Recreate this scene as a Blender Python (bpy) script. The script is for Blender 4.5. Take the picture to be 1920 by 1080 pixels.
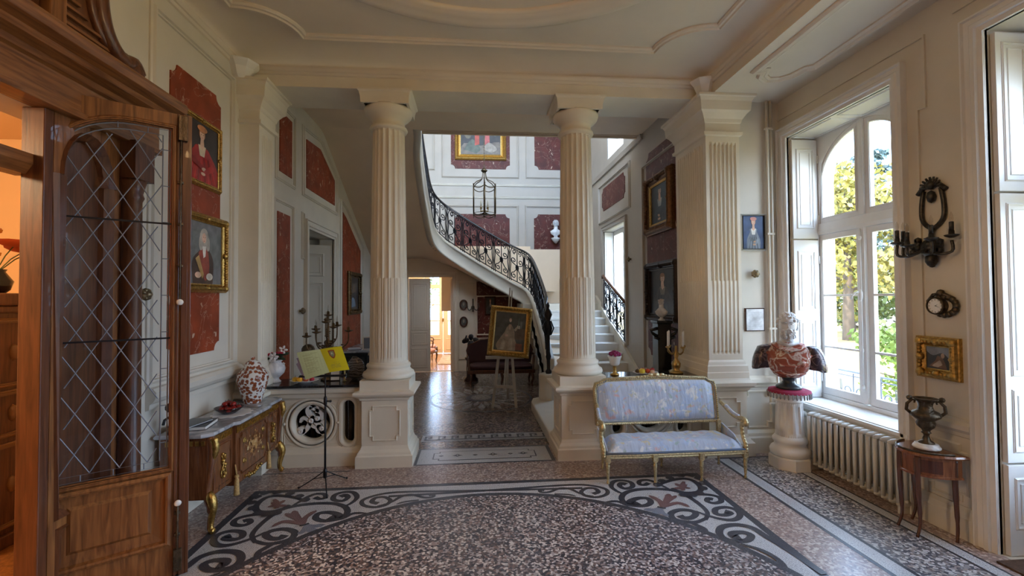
import bpy, bmesh, math, random
from mathutils import Vector, Matrix, Euler
sc = bpy.context.scene
for o in list(bpy.data.objects): bpy.data.objects.remove(o)
PI = math.pi
random.seed(7)
# ------------------------------------------------------------------ camera
FPX, YAW, PIT, ROL, CH = 850.0, math.radians(4.939), math.radians(1.338), math.radians(-.373), 1.95
fw = Vector((math.sin(YAW)*math.cos(PIT), math.cos(YAW)*math.cos(PIT), math.sin(PIT)))
rt = Vector((math.cos(YAW), -math.sin(YAW), 0)); up = rt.cross(fw)
r2 = rt*math.cos(ROL)+up*math.sin(ROL); u2 = -rt*math.sin(ROL)+up*math.cos(ROL)
cd = bpy.data.cameras.new('camera'); cam = bpy.data.objects.new('camera', cd); sc.collection.objects.link(cam)
cd.sensor_width = 36; cd.lens = FPX/1920*36; cd.clip_start = .05; cd.clip_end = 300
cam.matrix_world = Matrix(((r2.x, u2.x, -fw.x, 0), (r2.y, u2.y, -fw.y, 0), (r2.z, u2.z, -fw.z, CH), (0, 0, 0, 1)))
sc.camera = cam
def W(ax, val, px, py):
    """point of the plane x|y|z = val that is measured at a pixel of the photograph"""
    d = r2*((px-960)/FPX)-u2*((py-540)/FPX)+fw
    i = 'xyz'.index(ax); c = (0, 0, CH)[i]; t = (val-c)/d[i]
    return Vector((0, 0, CH))+d*t
# ------------------------------------------------------------------ world, sun, exposure
sc.view_settings.view_transform = 'Standard'; sc.view_settings.look = 'None'
sc.view_settings.exposure = 0.27; sc.view_settings.gamma = 1.0; sc.view_settings.use_curve_mapping = False
wd = bpy.data.worlds.new('sky'); sc.world = wd; wd.use_nodes = True
wn = wd.node_tree; wn.nodes.clear()
bg = wn.nodes.new('ShaderNodeBackground'); wo = wn.nodes.new('ShaderNodeOutputWorld')
tc = wn.nodes.new('ShaderNodeTexCoord'); cn = wn.nodes.new('ShaderNodeTexNoise'); cr = wn.nodes.new('ShaderNodeValToRGB')
cn.inputs['Scale'].default_value = 2.2; cn.inputs['Detail'].default_value = 5
cr.color_ramp.elements[0].position = .42; cr.color_ramp.elements[0].color = (.40, .63, 1.0, 1)
cr.color_ramp.elements[1].position = .62; cr.color_ramp.elements[1].color = (.72, .85, 1.0, 1)
wn.links.new(tc.outputs['Generated'], cn.inputs['Vector']); wn.links.new(cn.outputs['Fac'], cr.inputs['Fac'])
wn.links.new(cr.outputs['Color'], bg.inputs['Color']); bg.inputs['Strength'].default_value = 11
wn.links.new(bg.outputs[0], wo.inputs[0])
sl = bpy.data.lights.new('sun', 'SUN'); sl.energy = 13; sl.angle = math.radians(1.5); sl.color = (1, .88, .66)
so = bpy.data.objects.new('sun', sl); sc.collection.objects.link(so)
so.rotation_euler = Vector((.62, .30, -.60)).to_track_quat('-Z', 'Y').to_euler()
def portal(name, loc, sx, sy, rot):
    l = bpy.data.lights.new(name, 'AREA'); l.shape = 'RECTANGLE'; l.size = sx; l.size_y = sy
    l.cycles.is_portal = True
    o = bpy.data.objects.new(name, l); sc.collection.objects.link(o); o.location = loc; o.rotation_euler = rot
def lamp(name, loc, e, col, r=.05, parent=None):
    l = bpy.data.lights.new(name, 'POINT'); l.energy = e; l.color = col; l.shadow_soft_size = r
    o = bpy.data.objects.new(name, l); sc.collection.objects.link(o); o.location = loc
    return o
for i, yc in enumerate((4.63, 2.41, .19)):
    portal('window_portal', (4.66, yc, 2.2), 3.9, 1.6, (0, -math.radians(90)*-1, 0))
portal('stair_portal', (3.45, 9.8, 2.4), 2.6, 1.6, (0, math.radians(90), 0))
portal('stair_portal', (3.45, 9.8, 5.65), 1.2, 1.6, (0, math.radians(90), 0))
portal('salon_portal', (-1.07, 16.75, 1.5), 1.6, 3.0, (math.radians(-90), 0, 0))
WARM_FILL = 45
# ------------------------------------------------------------------ materials
def nt(name):
    m = bpy.data.materials.new(name); m.use_nodes = True
    n = m.node_tree; b = n.nodes['Principled BSDF']; return m, n, b
def pm(name, col, rough=.6, metal=0, var=0, vs=6, bump=0, bs=60, coat=0, spec=None):
    m, n, b = nt(name)
    b.inputs['Base Color'].default_value = (*col, 1); b.inputs['Roughness'].default_value = rough
    b.inputs['Metallic'].default_value = metal
    if coat: b.inputs['Coat Weight'].default_value = coat; b.inputs['Coat Roughness'].default_value = .15
    if spec is not None: b.inputs['Specular IOR Level'].default_value = spec
    t = n.nodes.new('ShaderNodeTexCoord')
    if var:
        x = n.nodes.new('ShaderNodeTexNoise'); x.inputs['Scale'].default_value = vs; x.inputs['Detail'].default_value = 5
        r = n.nodes.new('ShaderNodeValToRGB'); r.color_ramp.elements[0].position = .3; r.color_ramp.elements[1].position = .7
        r.color_ramp.elements[0].color = (*[c*(1-var) for c in col], 1); r.color_ramp.elements[1].color = (*[min(1, c*(1+var)) for c in col], 1)
        n.links.new(t.outputs['Object'], x.inputs['Vector']); n.links.new(x.outputs['Fac'], r.inputs['Fac']); n.links.new(r.outputs['Color'], b.inputs['Base Color'])
    if bump:
        x = n.nodes.new('ShaderNodeTexNoise'); x.inputs['Scale'].default_value = bs
        u = n.nodes.new('ShaderNodeBump'); u.inputs['Strength'].default_value = bump; u.inputs['Distance'].default_value = .01
        n.links.new(t.outputs['Object'], x.inputs['Vector']); n.links.new(x.outputs['Fac'], u.inputs['Height']); n.links.new(u.outputs['Normal'], b.inputs['Normal'])
    return m
def ramp(n, stops, mode='LINEAR'):
    r = n.nodes.new('ShaderNodeValToRGB'); r.color_ramp.interpolation = mode
    while len(r.color_ramp.elements) < len(stops): r.color_ramp.elements.new(.5)
    for e, (p, c) in zip(r.color_ramp.elements, stops): e.position = p; e.color = (*c, 1)
    return r
def terrazzo(name, stops, scale, rough=.28):
    m, n, b = nt(name)
    t = n.nodes.new('ShaderNodeTexCoord'); v = n.nodes.new('ShaderNodeTexVoronoi'); v.inputs['Scale'].default_value = scale
    s = n.nodes.new('ShaderNodeSeparateColor'); r = ramp(n, stops, 'CONSTANT')
    n.links.new(t.outputs['Object'], v.inputs['Vector']); n.links.new(v.outputs['Color'], s.inputs['Color'])
    n.links.new(s.outputs[0], r.inputs['Fac']); n.links.new(r.outputs['Color'], b.inputs['Base Color'])
    b.inputs['Roughness'].default_value = rough; return m
def tessera(name, col, line, scale=55, rough=.3, dark=.45):
    m, n, b = nt(name)
    t = n.nodes.new('ShaderNodeTexCoord'); v = n.nodes.new('ShaderNodeTexVoronoi'); v.feature = 'DISTANCE_TO_EDGE'; v.inputs['Scale'].default_value = scale
    v.inputs['Randomness'].default_value = .6
    r = ramp(n, [(0, line), (.12, col)])
    n.links.new(t.outputs['Object'], v.inputs['Vector']); n.links.new(v.outputs['Distance'], r.inputs['Fac']); n.links.new(r.outputs['Color'], b.inputs['Base Color'])
    b.inputs['Roughness'].default_value = rough; return m
def wood(name, dark, light, axis='Z', scale=5, rough=.38, coat=.2):
    m, n, b = nt(name)
    t = n.nodes.new('ShaderNodeTexCoord'); mp = n.nodes.new('ShaderNodeMapping'); 
    s = [7, 7, 7]; s['XYZ'.index(axis)] = .55; mp.inputs['Scale'].default_value = s
    x = n.nodes.new('ShaderNodeTexNoise'); x.inputs['Scale'].default_value = scale; x.inputs['Detail'].default_value = 8; x.inputs['Distortion'].default_value = .8
    r = ramp(n, [(.3, dark), (.5, tuple((a+c)/2 for a, c in zip(dark, light))), (.72, light)])
    u = n.nodes.new('ShaderNodeBump'); u.inputs['Strength'].default_value = .15; u.inputs['Distance'].default_value = .003
    n.links.new(t.outputs['Object'], mp.inputs['Vector']); n.links.new(mp.outputs[0], x.inputs['Vector']); n.links.new(x.outputs['Fac'], r.inputs['Fac'])
    n.links.new(r.outputs['Color'], b.inputs['Base Color']); n.links.new(x.outputs['Fac'], u.inputs['Height']); n.links.new(u.outputs['Normal'], b.inputs['Normal'])
    b.inputs['Roughness'].default_value = rough; b.inputs['Coat Weight'].default_value = coat; return m
def marble(name, base, vein, scale=3, rough=.3, thr=(.47, .5, .53), flecks=False):
    m, n, b = nt(name)
    t = n.nodes.new('ShaderNodeTexCoord'); x = n.nodes.new('ShaderNodeTexNoise'); x.inputs['Scale'].default_value = scale; x.inputs['Detail'].default_value = 6; x.inputs['Distortion'].default_value = 1.2
    r = ramp(n, [(thr[0], base), (thr[1], vein), (thr[2], base)])
    n.links.new(t.outputs['Object'], x.inputs['Vector']); n.links.new(x.outputs['Fac'], r.inputs['Fac'])
    n.links.new(r.outputs['Color'], b.inputs['Base Color']); b.inputs['Roughness'].default_value = rough; return m
def redmarble(name, base=(.27, .048, .016)):
    m, n, b = nt(name)
    t = n.nodes.new('ShaderNodeTexCoord')
    x = n.nodes.new('ShaderNodeTexNoise'); x.inputs['Scale'].default_value = 2.2; x.inputs['Detail'].default_value = 4; x.inputs['Distortion'].default_value = 2.0
    rv = ramp(n, [(.490, (0, 0, 0)), (.4975, (.55, .55, .55)), (.505, (0, 0, 0))])
    mp = n.nodes.new('ShaderNodeMapping'); mp.inputs['Scale'].default_value = (1, 1, .55); mp.inputs['Rotation'].default_value = (.35, .3, 0)
    v = n.nodes.new('ShaderNodeTexVoronoi'); v.inputs['Scale'].default_value = 6.5
    rf = ramp(n, [(.085, (.85, .85, .85)), (.13, (0, 0, 0))])
    y = n.nodes.new('ShaderNodeTexNoise'); y.inputs['Scale'].default_value = 9; 
    mx = n.nodes.new('ShaderNodeMix'); mx.data_type = 'RGBA'; mx.inputs[0].default_value = .12
    z = n.nodes.new('ShaderNodeTexNoise'); z.inputs['Scale'].default_value = 5; z.inputs['Detail'].default_value = 6
    rb = ramp(n, [(.3, tuple(c*.7 for c in base)), (.7, tuple(c*1.25 for c in base))])
    ad = n.nodes.new('ShaderNodeMath'); ad.operation = 'MAXIMUM'
    mm = n.nodes.new('ShaderNodeMix'); mm.data_type = 'RGBA'; mm.inputs[7].default_value = (.62, .45, .33, 1)
    L = n.links.new
    L(t.outputs['Object'], x.inputs['Vector']); L(x.outputs['Fac'], rv.inputs['Fac'])
    L(t.outputs['Object'], mp.inputs['Vector']); L(mp.outputs[0], mx.inputs[6]); L(t.outputs['Object'], y.inputs['Vector']); L(y.outputs['Color'], mx.inputs[7])
    L(mx.outputs[2], v.inputs['Vector']); L(v.outputs['Distance'], rf.inputs['Fac'])
    L(t.outputs['Object'], z.inputs['Vector']); L(z.outputs['Fac'], rb.inputs['Fac'])
    L(rv.outputs['Color'], ad.inputs[0]); L(rf.outputs['Color'], ad.inputs[1]); L(ad.outputs[0], mm.inputs[0]); L(rb.outputs['Color'], mm.inputs[6])
    L(mm.outputs[2], b.inputs['Base Color']); b.inputs['Roughness'].default_value = .5; b.inputs['Specular IOR Level'].default_value = .3; return m
def glassm(name, tint=(1, 1, 1), gl=.06):
    m = bpy.data.materials.new(name); m.use_nodes = True; n = m.node_tree; n.nodes.clear()
    o = n.nodes.new('ShaderNodeOutputMaterial'); a = n.nodes.new('ShaderNodeBsdfTransparent'); g = n.nodes.new('ShaderNodeBsdfGlossy'); x = n.nodes.new('ShaderNodeMixShader')
    lw = n.nodes.new('ShaderNodeLayerWeight'); lw.inputs['Blend'].default_value = .5; pw = n.nodes.new('ShaderNodeMath'); pw.operation = 'POWER'; pw.inputs[1].default_value = 5; n.links.new(lw.outputs['Facing'], pw.inputs[0]); f = n.nodes.new('ShaderNodeMath'); f.operation = 'MULTIPLY_ADD'; f.inputs[1].default_value = .7; f.inputs[2].default_value = .045; n.links.new(pw.outputs[0], f.inputs[0])
    a.inputs['Color'].default_value = (*tint, 1); g.inputs['Roughness'].default_value = .03
    n.links.new(f.outputs[0], x.inputs[0]); n.links.new(a.outputs[0], x.inputs[1]); n.links.new(g.outputs[0], x.inputs[2]); n.links.new(x.outputs[0], o.inputs[0]); return m
def emis(name, col, s):
    m, n, b = nt(name); b.inputs['Base Color'].default_value = (*col, 1)
    b.inputs['Emission Color'].default_value = (*col, 1); b.inputs['Emission Strength'].default_value = s; return m
CREAM = pm('cream_paint', (.66, .615, .53), .55, var=.05, vs=2.5); CREAM_SHADE = pm('shaded_cream_paint', (.45, .40, .34), .55, var=.05, vs=2.5)  # second one: same cream paint, stair hall shade put into its colour
CEILP = pm('ceiling_paint', (.70, .625, .52), .7, var=.05, vs=1.5)
COLP = pm('column_paint', (.74, .68, .56), .5, var=.05, vs=3)
WHITEP = pm('white_plaster', (.80, .79, .76), .5)
WINP = pm('window_paint', (.76, .75, .73), .4, var=.03)
TANP = pm('soffit_paint', (.80, .65, .49), .7, var=.06, vs=1.5)
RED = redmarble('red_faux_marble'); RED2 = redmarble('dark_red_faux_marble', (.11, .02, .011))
OAK = wood('oak_wood', (.115, .038, .010), (.33, .135, .04)); OAKD = wood('dark_oak_wood', (.06, .018, .007), (.17, .06, .022))
OAKH = wood('oak_horizontal', (.115, .038, .010), (.32, .13, .04), 'Y')
MAHO = wood('mahogany', (.13, .04, .015), (.30, .11, .045), 'Z', 8, .25, .5)
MAHOD = wood('dark_mahogany', (.05, .016, .01), (.12, .04, .02), 'Z', 8, .25, .4)
GOLD = pm('gilt', (.52, .33, .10), .38, 1, var=.35, vs=40, bump=.5, bs=70)
GILT2 = pm('pale_gilt', (.55, .46, .27), .42, .75, var=.35, vs=50, bump=.4, bs=80)
BRASS = pm('brass', (.45, .31, .12), .35, 1, var=.2, vs=30)
BRONZE = pm('dark_bronze', (.10, .075, .05), .4, .8, var=.4, vs=30, bump=.4, bs=60)
IRON = pm('black_iron', (.012, .012, .016), .42, .3)
BLACK = pm('black_lacquer', (.008, .008, .010), .2, coat=.3)
BLKM = marble('black_marble', (.012, .012, .014), (.05, .05, .055), 4, .12)
GREYM = marble('grey_marble', (.50, .51, .54), (.24, .25, .28), 3, .18, (.40, .5, .60))
WMARB = marble('white_marble', (.80, .80, .81), (.58, .59, .62), 3, .3, (.44, .5, .56))
RMARB = marble('red_breccia', (.33, .085, .055), (.72, .62, .56), 7, .25, (.44, .505, .56))
PMARB = marble('purple_breccia', (.045, .03, .042), (.22, .15, .16), 9, .22, (.44, .5, .55))
TZC = terrazzo('terrazzo_mixed', [(0, (.035, .035, .05)), (.22, (.10, .075, .08)), (.40, (.34, .31, .32)), (.55, (.19, .13, .12)), (.66, (.56, .53, .52)), (.80, (.07, .07, .09)), (.9, (.27, .22, .22))], 58)
TZP = terrazzo('terrazzo_pink', [(0, (.30, .20, .17)), (.3, (.42, .32, .28)), (.55, (.54, .46, .41)), (.72, (.20, .14, .13)), (.85, (.30, .22, .20))], 55)
TZG = terrazzo('terrazzo_grey', [(0, (.10, .10, .12)), (.3, (.28, .27, .27)), (.5, (.52, .50, .49)), (.75, (.17, .15, .15)), (.88, (.33, .28, .26))], 50)
TZH = terrazzo('terrazzo_hall', [(0, (.11, .09, .09)), (.35, (.22, .17, .15)), (.6, (.32, .25, .21)), (.8, (.09, .07, .075))], 38, .24)
MOSW = tessera('white_mosaic', (.56, .56, .57), (.22, .22, .24)); MOSD = tessera('dark_mosaic', (.035, .037, .05), (.09, .09, .11))
MOSR = tessera('red_mosaic', (.16, .075, .075), (.26, .2, .2)); MOSB = tessera('grey_blue_mosaic', (.16, .18, .24), (.3, .3, .33))
GLASS = glassm('window_glass'); GLASSD = glassm('old_leaded_glass', (.88, .90, .93))
def rgb(name, c, r=.6, **k): return pm(name, c, r, **k)
# ------------------------------------------------------------------ mesh tools
class MB:
    def __init__(s): s.v = []; s.f = []; s.m = []; s.cur = 0; s.sm = []; s.smooth = False
    def mat(s, i, smooth=None):
        s.cur = i
        if smooth is not None: s.smooth = smooth
        return s
    def add(s, vs, fs):
        b = len(s.v); s.v += [tuple(v) for v in vs]
        for f in fs: s.f.append([b+i for i in f]); s.m.append(s.cur); s.sm.append(s.smooth)
        return s
    def box(s, a, b, M=None):
        (x0, y0, z0), (x1, y1, z1) = a, b
        vs = [Vector(p) for p in ((x0, y0, z0), (x1, y0, z0), (x1, y1, z0), (x0, y1, z0), (x0, y0, z1), (x1, y0, z1), (x1, y1, z1), (x0, y1, z1))]
        if M is not None: vs = [M@v for v in vs]
        return s.add(vs, [(3, 2, 1, 0), (4, 5, 6, 7), (0, 1, 5, 4), (1, 2, 6, 5), (2, 3, 7, 6), (3, 0, 4, 7)])
    def cbox(s, c, d, M=None): return s.box([c[i]-d[i]/2 for i in range(3)], [c[i]+d[i]/2 for i in range(3)], M)
    def prism(s, poly, fn, d0, d1):
        """poly 2D, fn(u,v,w)->3D; extrude from w=d0 to d1"""
        n = len(poly); vs = [fn(u, v, d0) for u, v in poly]+[fn(u, v, d1) for u, v in poly]
        return s.add(vs, [tuple(range(n))[::-1], tuple(range(n, 2*n))]+[(i, (i+1) % n, n+(i+1) % n, n+i) for i in range(n)])
    def flat(s, poly, fn, w): return s.add([fn(u, v, w) for u, v in poly], [tuple(range(len(poly)))])
    def ring(s, poly, prof, fn, closed=True, cap=False):
        """mitred moulding along 2D poly (ccw: positive offset goes outward); prof = [(offset, height)]"""
        n = len(poly); rows = []
        for off, h in prof:
            row = []
            for i in range(n):
                p = Vector(poly[i]); a = Vector(poly[i-1]) if (closed or i > 0) else None; c = Vector(poly[(i+1) % n]) if (closed or i < n-1) else None
                if a is None: d = (c-p).normalized(); nn = Vector((d.y, -d.x)); q = p+nn*off
                elif c is None: d = (p-a).normalized(); nn = Vector((d.y, -d.x)); q = p+nn*off
                else:
                    d1 = (p-a).normalized(); d2 = (c-p).normalized(); n1 = Vector((d1.y, -d1.x)); n2 = Vector((d2.y, -d2.x))
                    k = n1+n2; L = max(k.length, .35); k = k/L if k.length > 1e-6 else n1
                    q = p+k*(off*min(2.5, 1/max(.4, k.dot(n1))))
                row.append(fn(q.x, q.y, h))
            rows.append(row)
        vs = [p for r in rows for p in r]; fs = []
        for j in range(len(prof)-1):
            for i in range(n if closed else n-1):
                k = (i+1) % n; fs.append((j*n+i, j*n+k, (j+1)*n+k, (j+1)*n+i))
        if cap: fs.append(tuple(range((len(prof)-1)*n, len(prof)*n)))
        return s.add(vs, fs)
    def lathe(s, prof, c=(0, 0, 0), n=24, rf=None, caps=True, M=None, sx=1, sy=1):
        vs = []
        for r, z in prof:
            for i in range(n):
                a = 2*PI*i/n; k = rf(a, z, r) if rf else r
                v = Vector((c[0]+k*math.cos(a)*sx, c[1]+k*math.sin(a)*sy, c[2]+z)); vs.append(M@v if M is not None else v)
        fs = [(j*n+i, j*n+(i+1) % n, (j+1)*n+(i+1) % n, (j+1)*n+i) for j in range(len(prof)-1) for i in range(n)]
        if caps: fs += [tuple(range(n))[::-1], tuple(range((len(prof)-1)*n, len(prof)*n))]
        return s.add(vs, fs)
    def tube(s, path, r, n=6, closed=False, flat=1.0):
        P = [Vector(p) for p in path]; m = len(P); R = r if hasattr(r, '__len__') else [r]*m; vs = []; prev = None
        for i in range(m):
            a = P[i-1] if (i > 0 or closed) else P[i]; b = P[(i+1) % m] if (i < m-1 or closed) else P[i]
            t = (b-a); t = t.normalized() if t.length > 1e-9 else Vector((0, 0, 1))
            if prev is None:
                ref = Vector((0, 0, 1)) if abs(t.z) < .9 else Vector((1, 0, 0)); x = t.cross(ref).normalized()
            else:
                x = prev-t*prev.dot(t); x = x.normalized() if x.length > 1e-6 else t.orthogonal().normalized()
            prev = x; y = t.cross(x)
            for k in range(n):
                an = 2*PI*k/n; vs.append(P[i]+x*(R[i]*math.cos(an))+y*(R[i]*math.sin(an)*flat))
        fs = [(i*n+k, i*n+(k+1) % n, ((i+1) % m)*n+(k+1) % n, ((i+1) % m)*n+k) for i in range(m if closed else m-1) for k in range(n)]
        if not closed: fs += [tuple(range(n))[::-1], tuple(range((m-1)*n, m*n))]
        return s.add(vs, fs)
    def ball(s, c, r, n=10, sc=(1, 1, 1), M=None, fn=None):
        vs = []; 
        for j in range(n//2+1):
            th = PI*j/(n//2)
            for i in range(n):
                a = 2*PI*i/n; d = Vector((math.sin(th)*math.cos(a), math.sin(th)*math.sin(a), math.cos(th)))
                k = fn(d) if fn else 1
                v = Vector((d.x*r*sc[0]*k, d.y*r*sc[1]*k, d.z*r*sc[2]*k)); v = (M@v) if M is not None else v
                vs.append(v+Vector(c))
        return s.add(vs, [(j*n+i, (j+1)*n+i, (j+1)*n+(i+1) % n, j*n+(i+1) % n) for j in range(n//2) for i in range(n)])
    def build(s, name, mats, parent=None, world=False, bevel=0, sub=0, kind=None, auto=False, recalc=True):
        me = bpy.data.meshes.new(name)
        vs = s.v
        if world and parent is not None:
            Mi = wm(parent).inverted(); vs = [Mi@Vector(v) for v in vs]
        me.from_pydata([tuple(v) for v in vs], [], s.f)
        for m in (mats if isinstance(mats, (list, tuple)) else [mats]): me.materials.append(m)
        me.polygons.foreach_set('material_index', s.m); me.polygons.foreach_set('use_smooth', s.sm)
        if recalc:
            b = bmesh.new(); b.from_mesh(me); bmesh.ops.remove_doubles(b, verts=b.verts, dist=1e-5); bmesh.ops.recalc_face_normals(b, faces=b.faces); b.to_mesh(me); b.free()
        me.update()
        o = bpy.data.objects.new(name, me); sc.collection.objects.link(o)
        if parent is not None: o.parent = parent
        if bevel:
            d = o.modifiers.new('bevel', 'BEVEL'); d.width = bevel; d.segments = 2; d.limit_method = 'ANGLE'; d.angle_limit = math.radians(50)
        if sub:
            d = o.modifiers.new('sub', 'SUBSURF'); d.levels = sub; d.render_levels = sub
        if kind: o['kind'] = kind
        return o
def wm(o):
    M = Matrix.Translation(o.location)@o.rotation_euler.to_matrix().to_4x4()
    return wm(o.parent)@M if o.parent else M
def tag(o, label, cat, group=None, kind=None):
    o['label'] = label; o['category'] = cat
    if group: o['group'] = group
    if kind: o['kind'] = kind
    return o
def thing(name, label, cat, loc=(0, 0, 0), rz=0, group=None, kind=None, rx=0, ry=0):
    o = bpy.data.objects.new(name, None); sc.collection.objects.link(o); o.location = loc; o.rotation_euler = (rx, ry, rz); o.empty_display_size = .1
    return tag(o, label, cat, group, kind) if label else o
def struct(mb, name, mats, **k):
    o = mb.build(name, mats, **k)
    if not k.get('parent'): o['kind'] = 'structure'
    return o
def dup(root, loc=None, rz=None, label=None, group=None):
    r = root.copy(); sc.collection.objects.link(r)
    if loc is not None: r.location = loc
    if rz is not None: r.rotation_euler = (0, 0, rz)
    if label: r['label'] = label
    if group: r['group'] = group
    for ch in list(root.children):
        c = ch.copy(); sc.collection.objects.link(c); c.parent = r
        for g in ch.children:
            d = g.copy(); sc.collection.objects.link(d); d.parent = c
    return r
# planes: fn(u, v, w): left wall u=y v=z w=out of the wall
LX, RX, HX, BY, DY, UY = -2.66, 3.95, 3.12, 5.45, 12.35, 13.2
def plane(o, u, v, n):
    o, u, v, n = map(Vector, (o, u, v, n)); return lambda a, b, c: o+u*a+v*b+n*c
PL = plane((LX, 0, 0), (0, 1, 0), (0, 0, 1), (1, 0, 0))
PR = plane((RX, 0, 0), (0, 1, 0), (0, 0, 1), (-1, 0, 0))
PHR = plane((HX, 0, 0), (0, 1, 0), (0, 0, 1), (-1, 0, 0))
PF = lambda y: plane((0, y, 0), (1, 0, 0), (0, 0, 1), (0, -1, 0))
PZ = lambda z: plane((0, 0, z), (1, 0, 0), (0, 1, 0), (0, 0, 1))
PD = lambda z: plane((0, 0, z), (1, 0, 0), (0, 1, 0), (0, 0, -1))
LOC = plane((0, 0, 0), (1, 0, 0), (0, 0, 1), (0, -1, 0))
def rect(x0, y0, x1, y1): return [(x0, y0), (x1, y0), (x1, y1), (x0, y1)]
def notch(x0, y0, x1, y1, r, n=5, step=0):
    out = []
    for cx, cy, a0 in ((x0, y0, 90), (x1, y0, 180), (x1, y1, 270), (x0, y1, 0)):
        seq = [math.radians(a0-90*i/n) for i in range(n+1)]
        pts = [(cx+r*math.cos(a), cy+r*math.sin(a)) for a in seq]
        if step:
            sgx = 1 if cx == x0 else -1; sgy = 1 if cy == y0 else -1
            first, last = pts[0], pts[-1]
            if abs(first[0]-cx) < 1e-6: pts = [(cx, cy+sgy*(r+step)), (cx+sgx*step, cy+sgy*(r+step))]+[(cx+sgx*step+(p[0]-cx), cy+sgy*step+(p[1]-cy)) for p in pts][1:-1]+[(cx+sgx*(r+step), cy+sgy*step), (cx+sgx*(r+step), cy)]
            else: pts = [(cx+sgx*(r+step), cy), (cx+sgx*(r+step), cy+sgy*step)]+[(cx+sgx*step+(p[0]-cx), cy+sgy*step+(p[1]-cy)) for p in pts][1:-1]+[(cx+sgx*step, cy+sgy*(r+step)), (cx, cy+sgy*(r+step))]
        out += pts
    return out
def notchsq(x0, y0, x1, y1, a, b):
    return [(x0+a, y0), (x1-a, y0), (x1-a, y0+b), (x1, y0+b), (x1, y1-b), (x1-a, y1-b), (x1-a, y1), (x0+a, y1), (x0+a, y1-b), (x0, y1-b), (x0, y0+b), (x0+a, y0+b)]
def ell(cx, cy, a, b=None, n=32, t0=0, t1=2*PI, end=False):
    b = a if b is None else b; m = n+(1 if end else 0)
    return [(cx+a*math.cos(t0+(t1-t0)*i/n), cy+b*math.sin(t0+(t1-t0)*i/n)) for i in range(m)]
def smooth(pts, k=6, closed=False):
    P = [Vector(p) for p in pts]; n = len(P); out = []
    for i in range(n if closed else n-1):
        a = P[i-1] if (i or closed) else P[0]; b = P[i]; c = P[(i+1) % n]; d = P[(i+2) % n] if (closed or i+2 < n) else P[-1]
        for j in range(k):
            t = j/k; out.append(.5*((2*b)+(c-a)*t+(2*a-5*b+4*c-d)*t*t+(-a+3*b-3*c+d)*t**3))
    if not closed: out.append(P[-1])
    return out
def ribbon(pts, w, taper=(.4, .5), bulb=0):
    """2D polyline to polygon quads; returns list of quads"""
    P = [Vector(p) for p in pts]; n = len(P); L = []; R = []
    for i in range(n):
        d = (P[min(i+1, n-1)]-P[max(i-1, 0)]); d = d.normalized() if d.length else Vector((1, 0)); nn = Vector((-d.y, d.x))
        t = i/(n-1); k = (taper[0]+(1-taper[0])*min(1, t*4))*(taper[1]+(1-taper[1])*min(1, (1-t)*5)); L.append(P[i]+nn*w*k/2); R.append(P[i]-nn*w*k/2)
    return L, R
def addribbon(mb, pts, w, fn, z0, z1=None, taper=(.4, .5)):
    L, R = ribbon(pts, w, taper); n = len(L)
    vs = [fn(p.x, p.y, z0) for p in L]+[fn(p.x, p.y, z0) for p in R]
    if z1 is None: mb.add(vs, [(i, i+1, n+i+1, n+i) for i in range(n-1)]); return
    vs += [fn(p.x, p.y, z1) for p in L]+[fn(p.x, p.y, z1) for p in R]
    fs = []
    for i in range(n-1): fs += [(i, i+1, n+i+1, n+i), (2*n+i, 3*n+i, 3*n+i+1, 2*n+i+1), (i, 2*n+i, 2*n+i+1, i+1), (n+i, n+i+1, 3*n+i+1, 3*n+i)]
    fs += [(0, n, 3*n, 2*n), (n-1, 3*n-1, 4*n-1, 2*n-1)]
    mb.add(vs, fs)
def plate(outer, holes, fn, d0, d1, mb, bev=0):
    """extruded plate with holes (filled 2D curve turned to mesh)"""
    cu = bpy.data.curves.new('t', 'CURVE'); cu.dimensions = '2D'; cu.fill_mode = 'BOTH'; cu.extrude = abs(d1-d0)/2
    for poly in [outer]+holes:
        sp = cu.splines.new('POLY'); sp.points.add(len(poly)-1); sp.use_cyclic_u = True
        for p, q in zip(sp.points, poly): p.co = (q[0], q[1], 0, 1)
    o = bpy.data.objects.new('t', cu); me = bpy.data.meshes.new_from_object(o)
    mb.add([fn(v.co.x, v.co.y, (d0+d1)/2+v.co.z) for v in me.vertices], [tuple(p.vertices) for p in me.polygons])
    bpy.data.objects.remove(o); bpy.data.curves.remove(cu); bpy.data.meshes.remove(me)
def mould(mb, poly, fn, w=.05, h=.03, w0=0):
    """raised picture-rail style moulding whose inner line is poly"""
    mb.ring(poly, [(0, w0), (0, h*.45), (w*.25, h*.45), (w*.32, h), (w*.6, h), (w*.75, h*.6), (w, h*.35), (w, w0)], fn)
def spiral(c, r0, r1, a0, turns, n=24):
    return [(c[0]+(r0+(r1-r0)*i/n)*math.cos(a0+turns*2*PI*i/n), c[1]+(r0+(r1-r0)*i/n)*math.sin(a0+turns*2*PI*i/n)) for i in range(n+1)]
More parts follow.
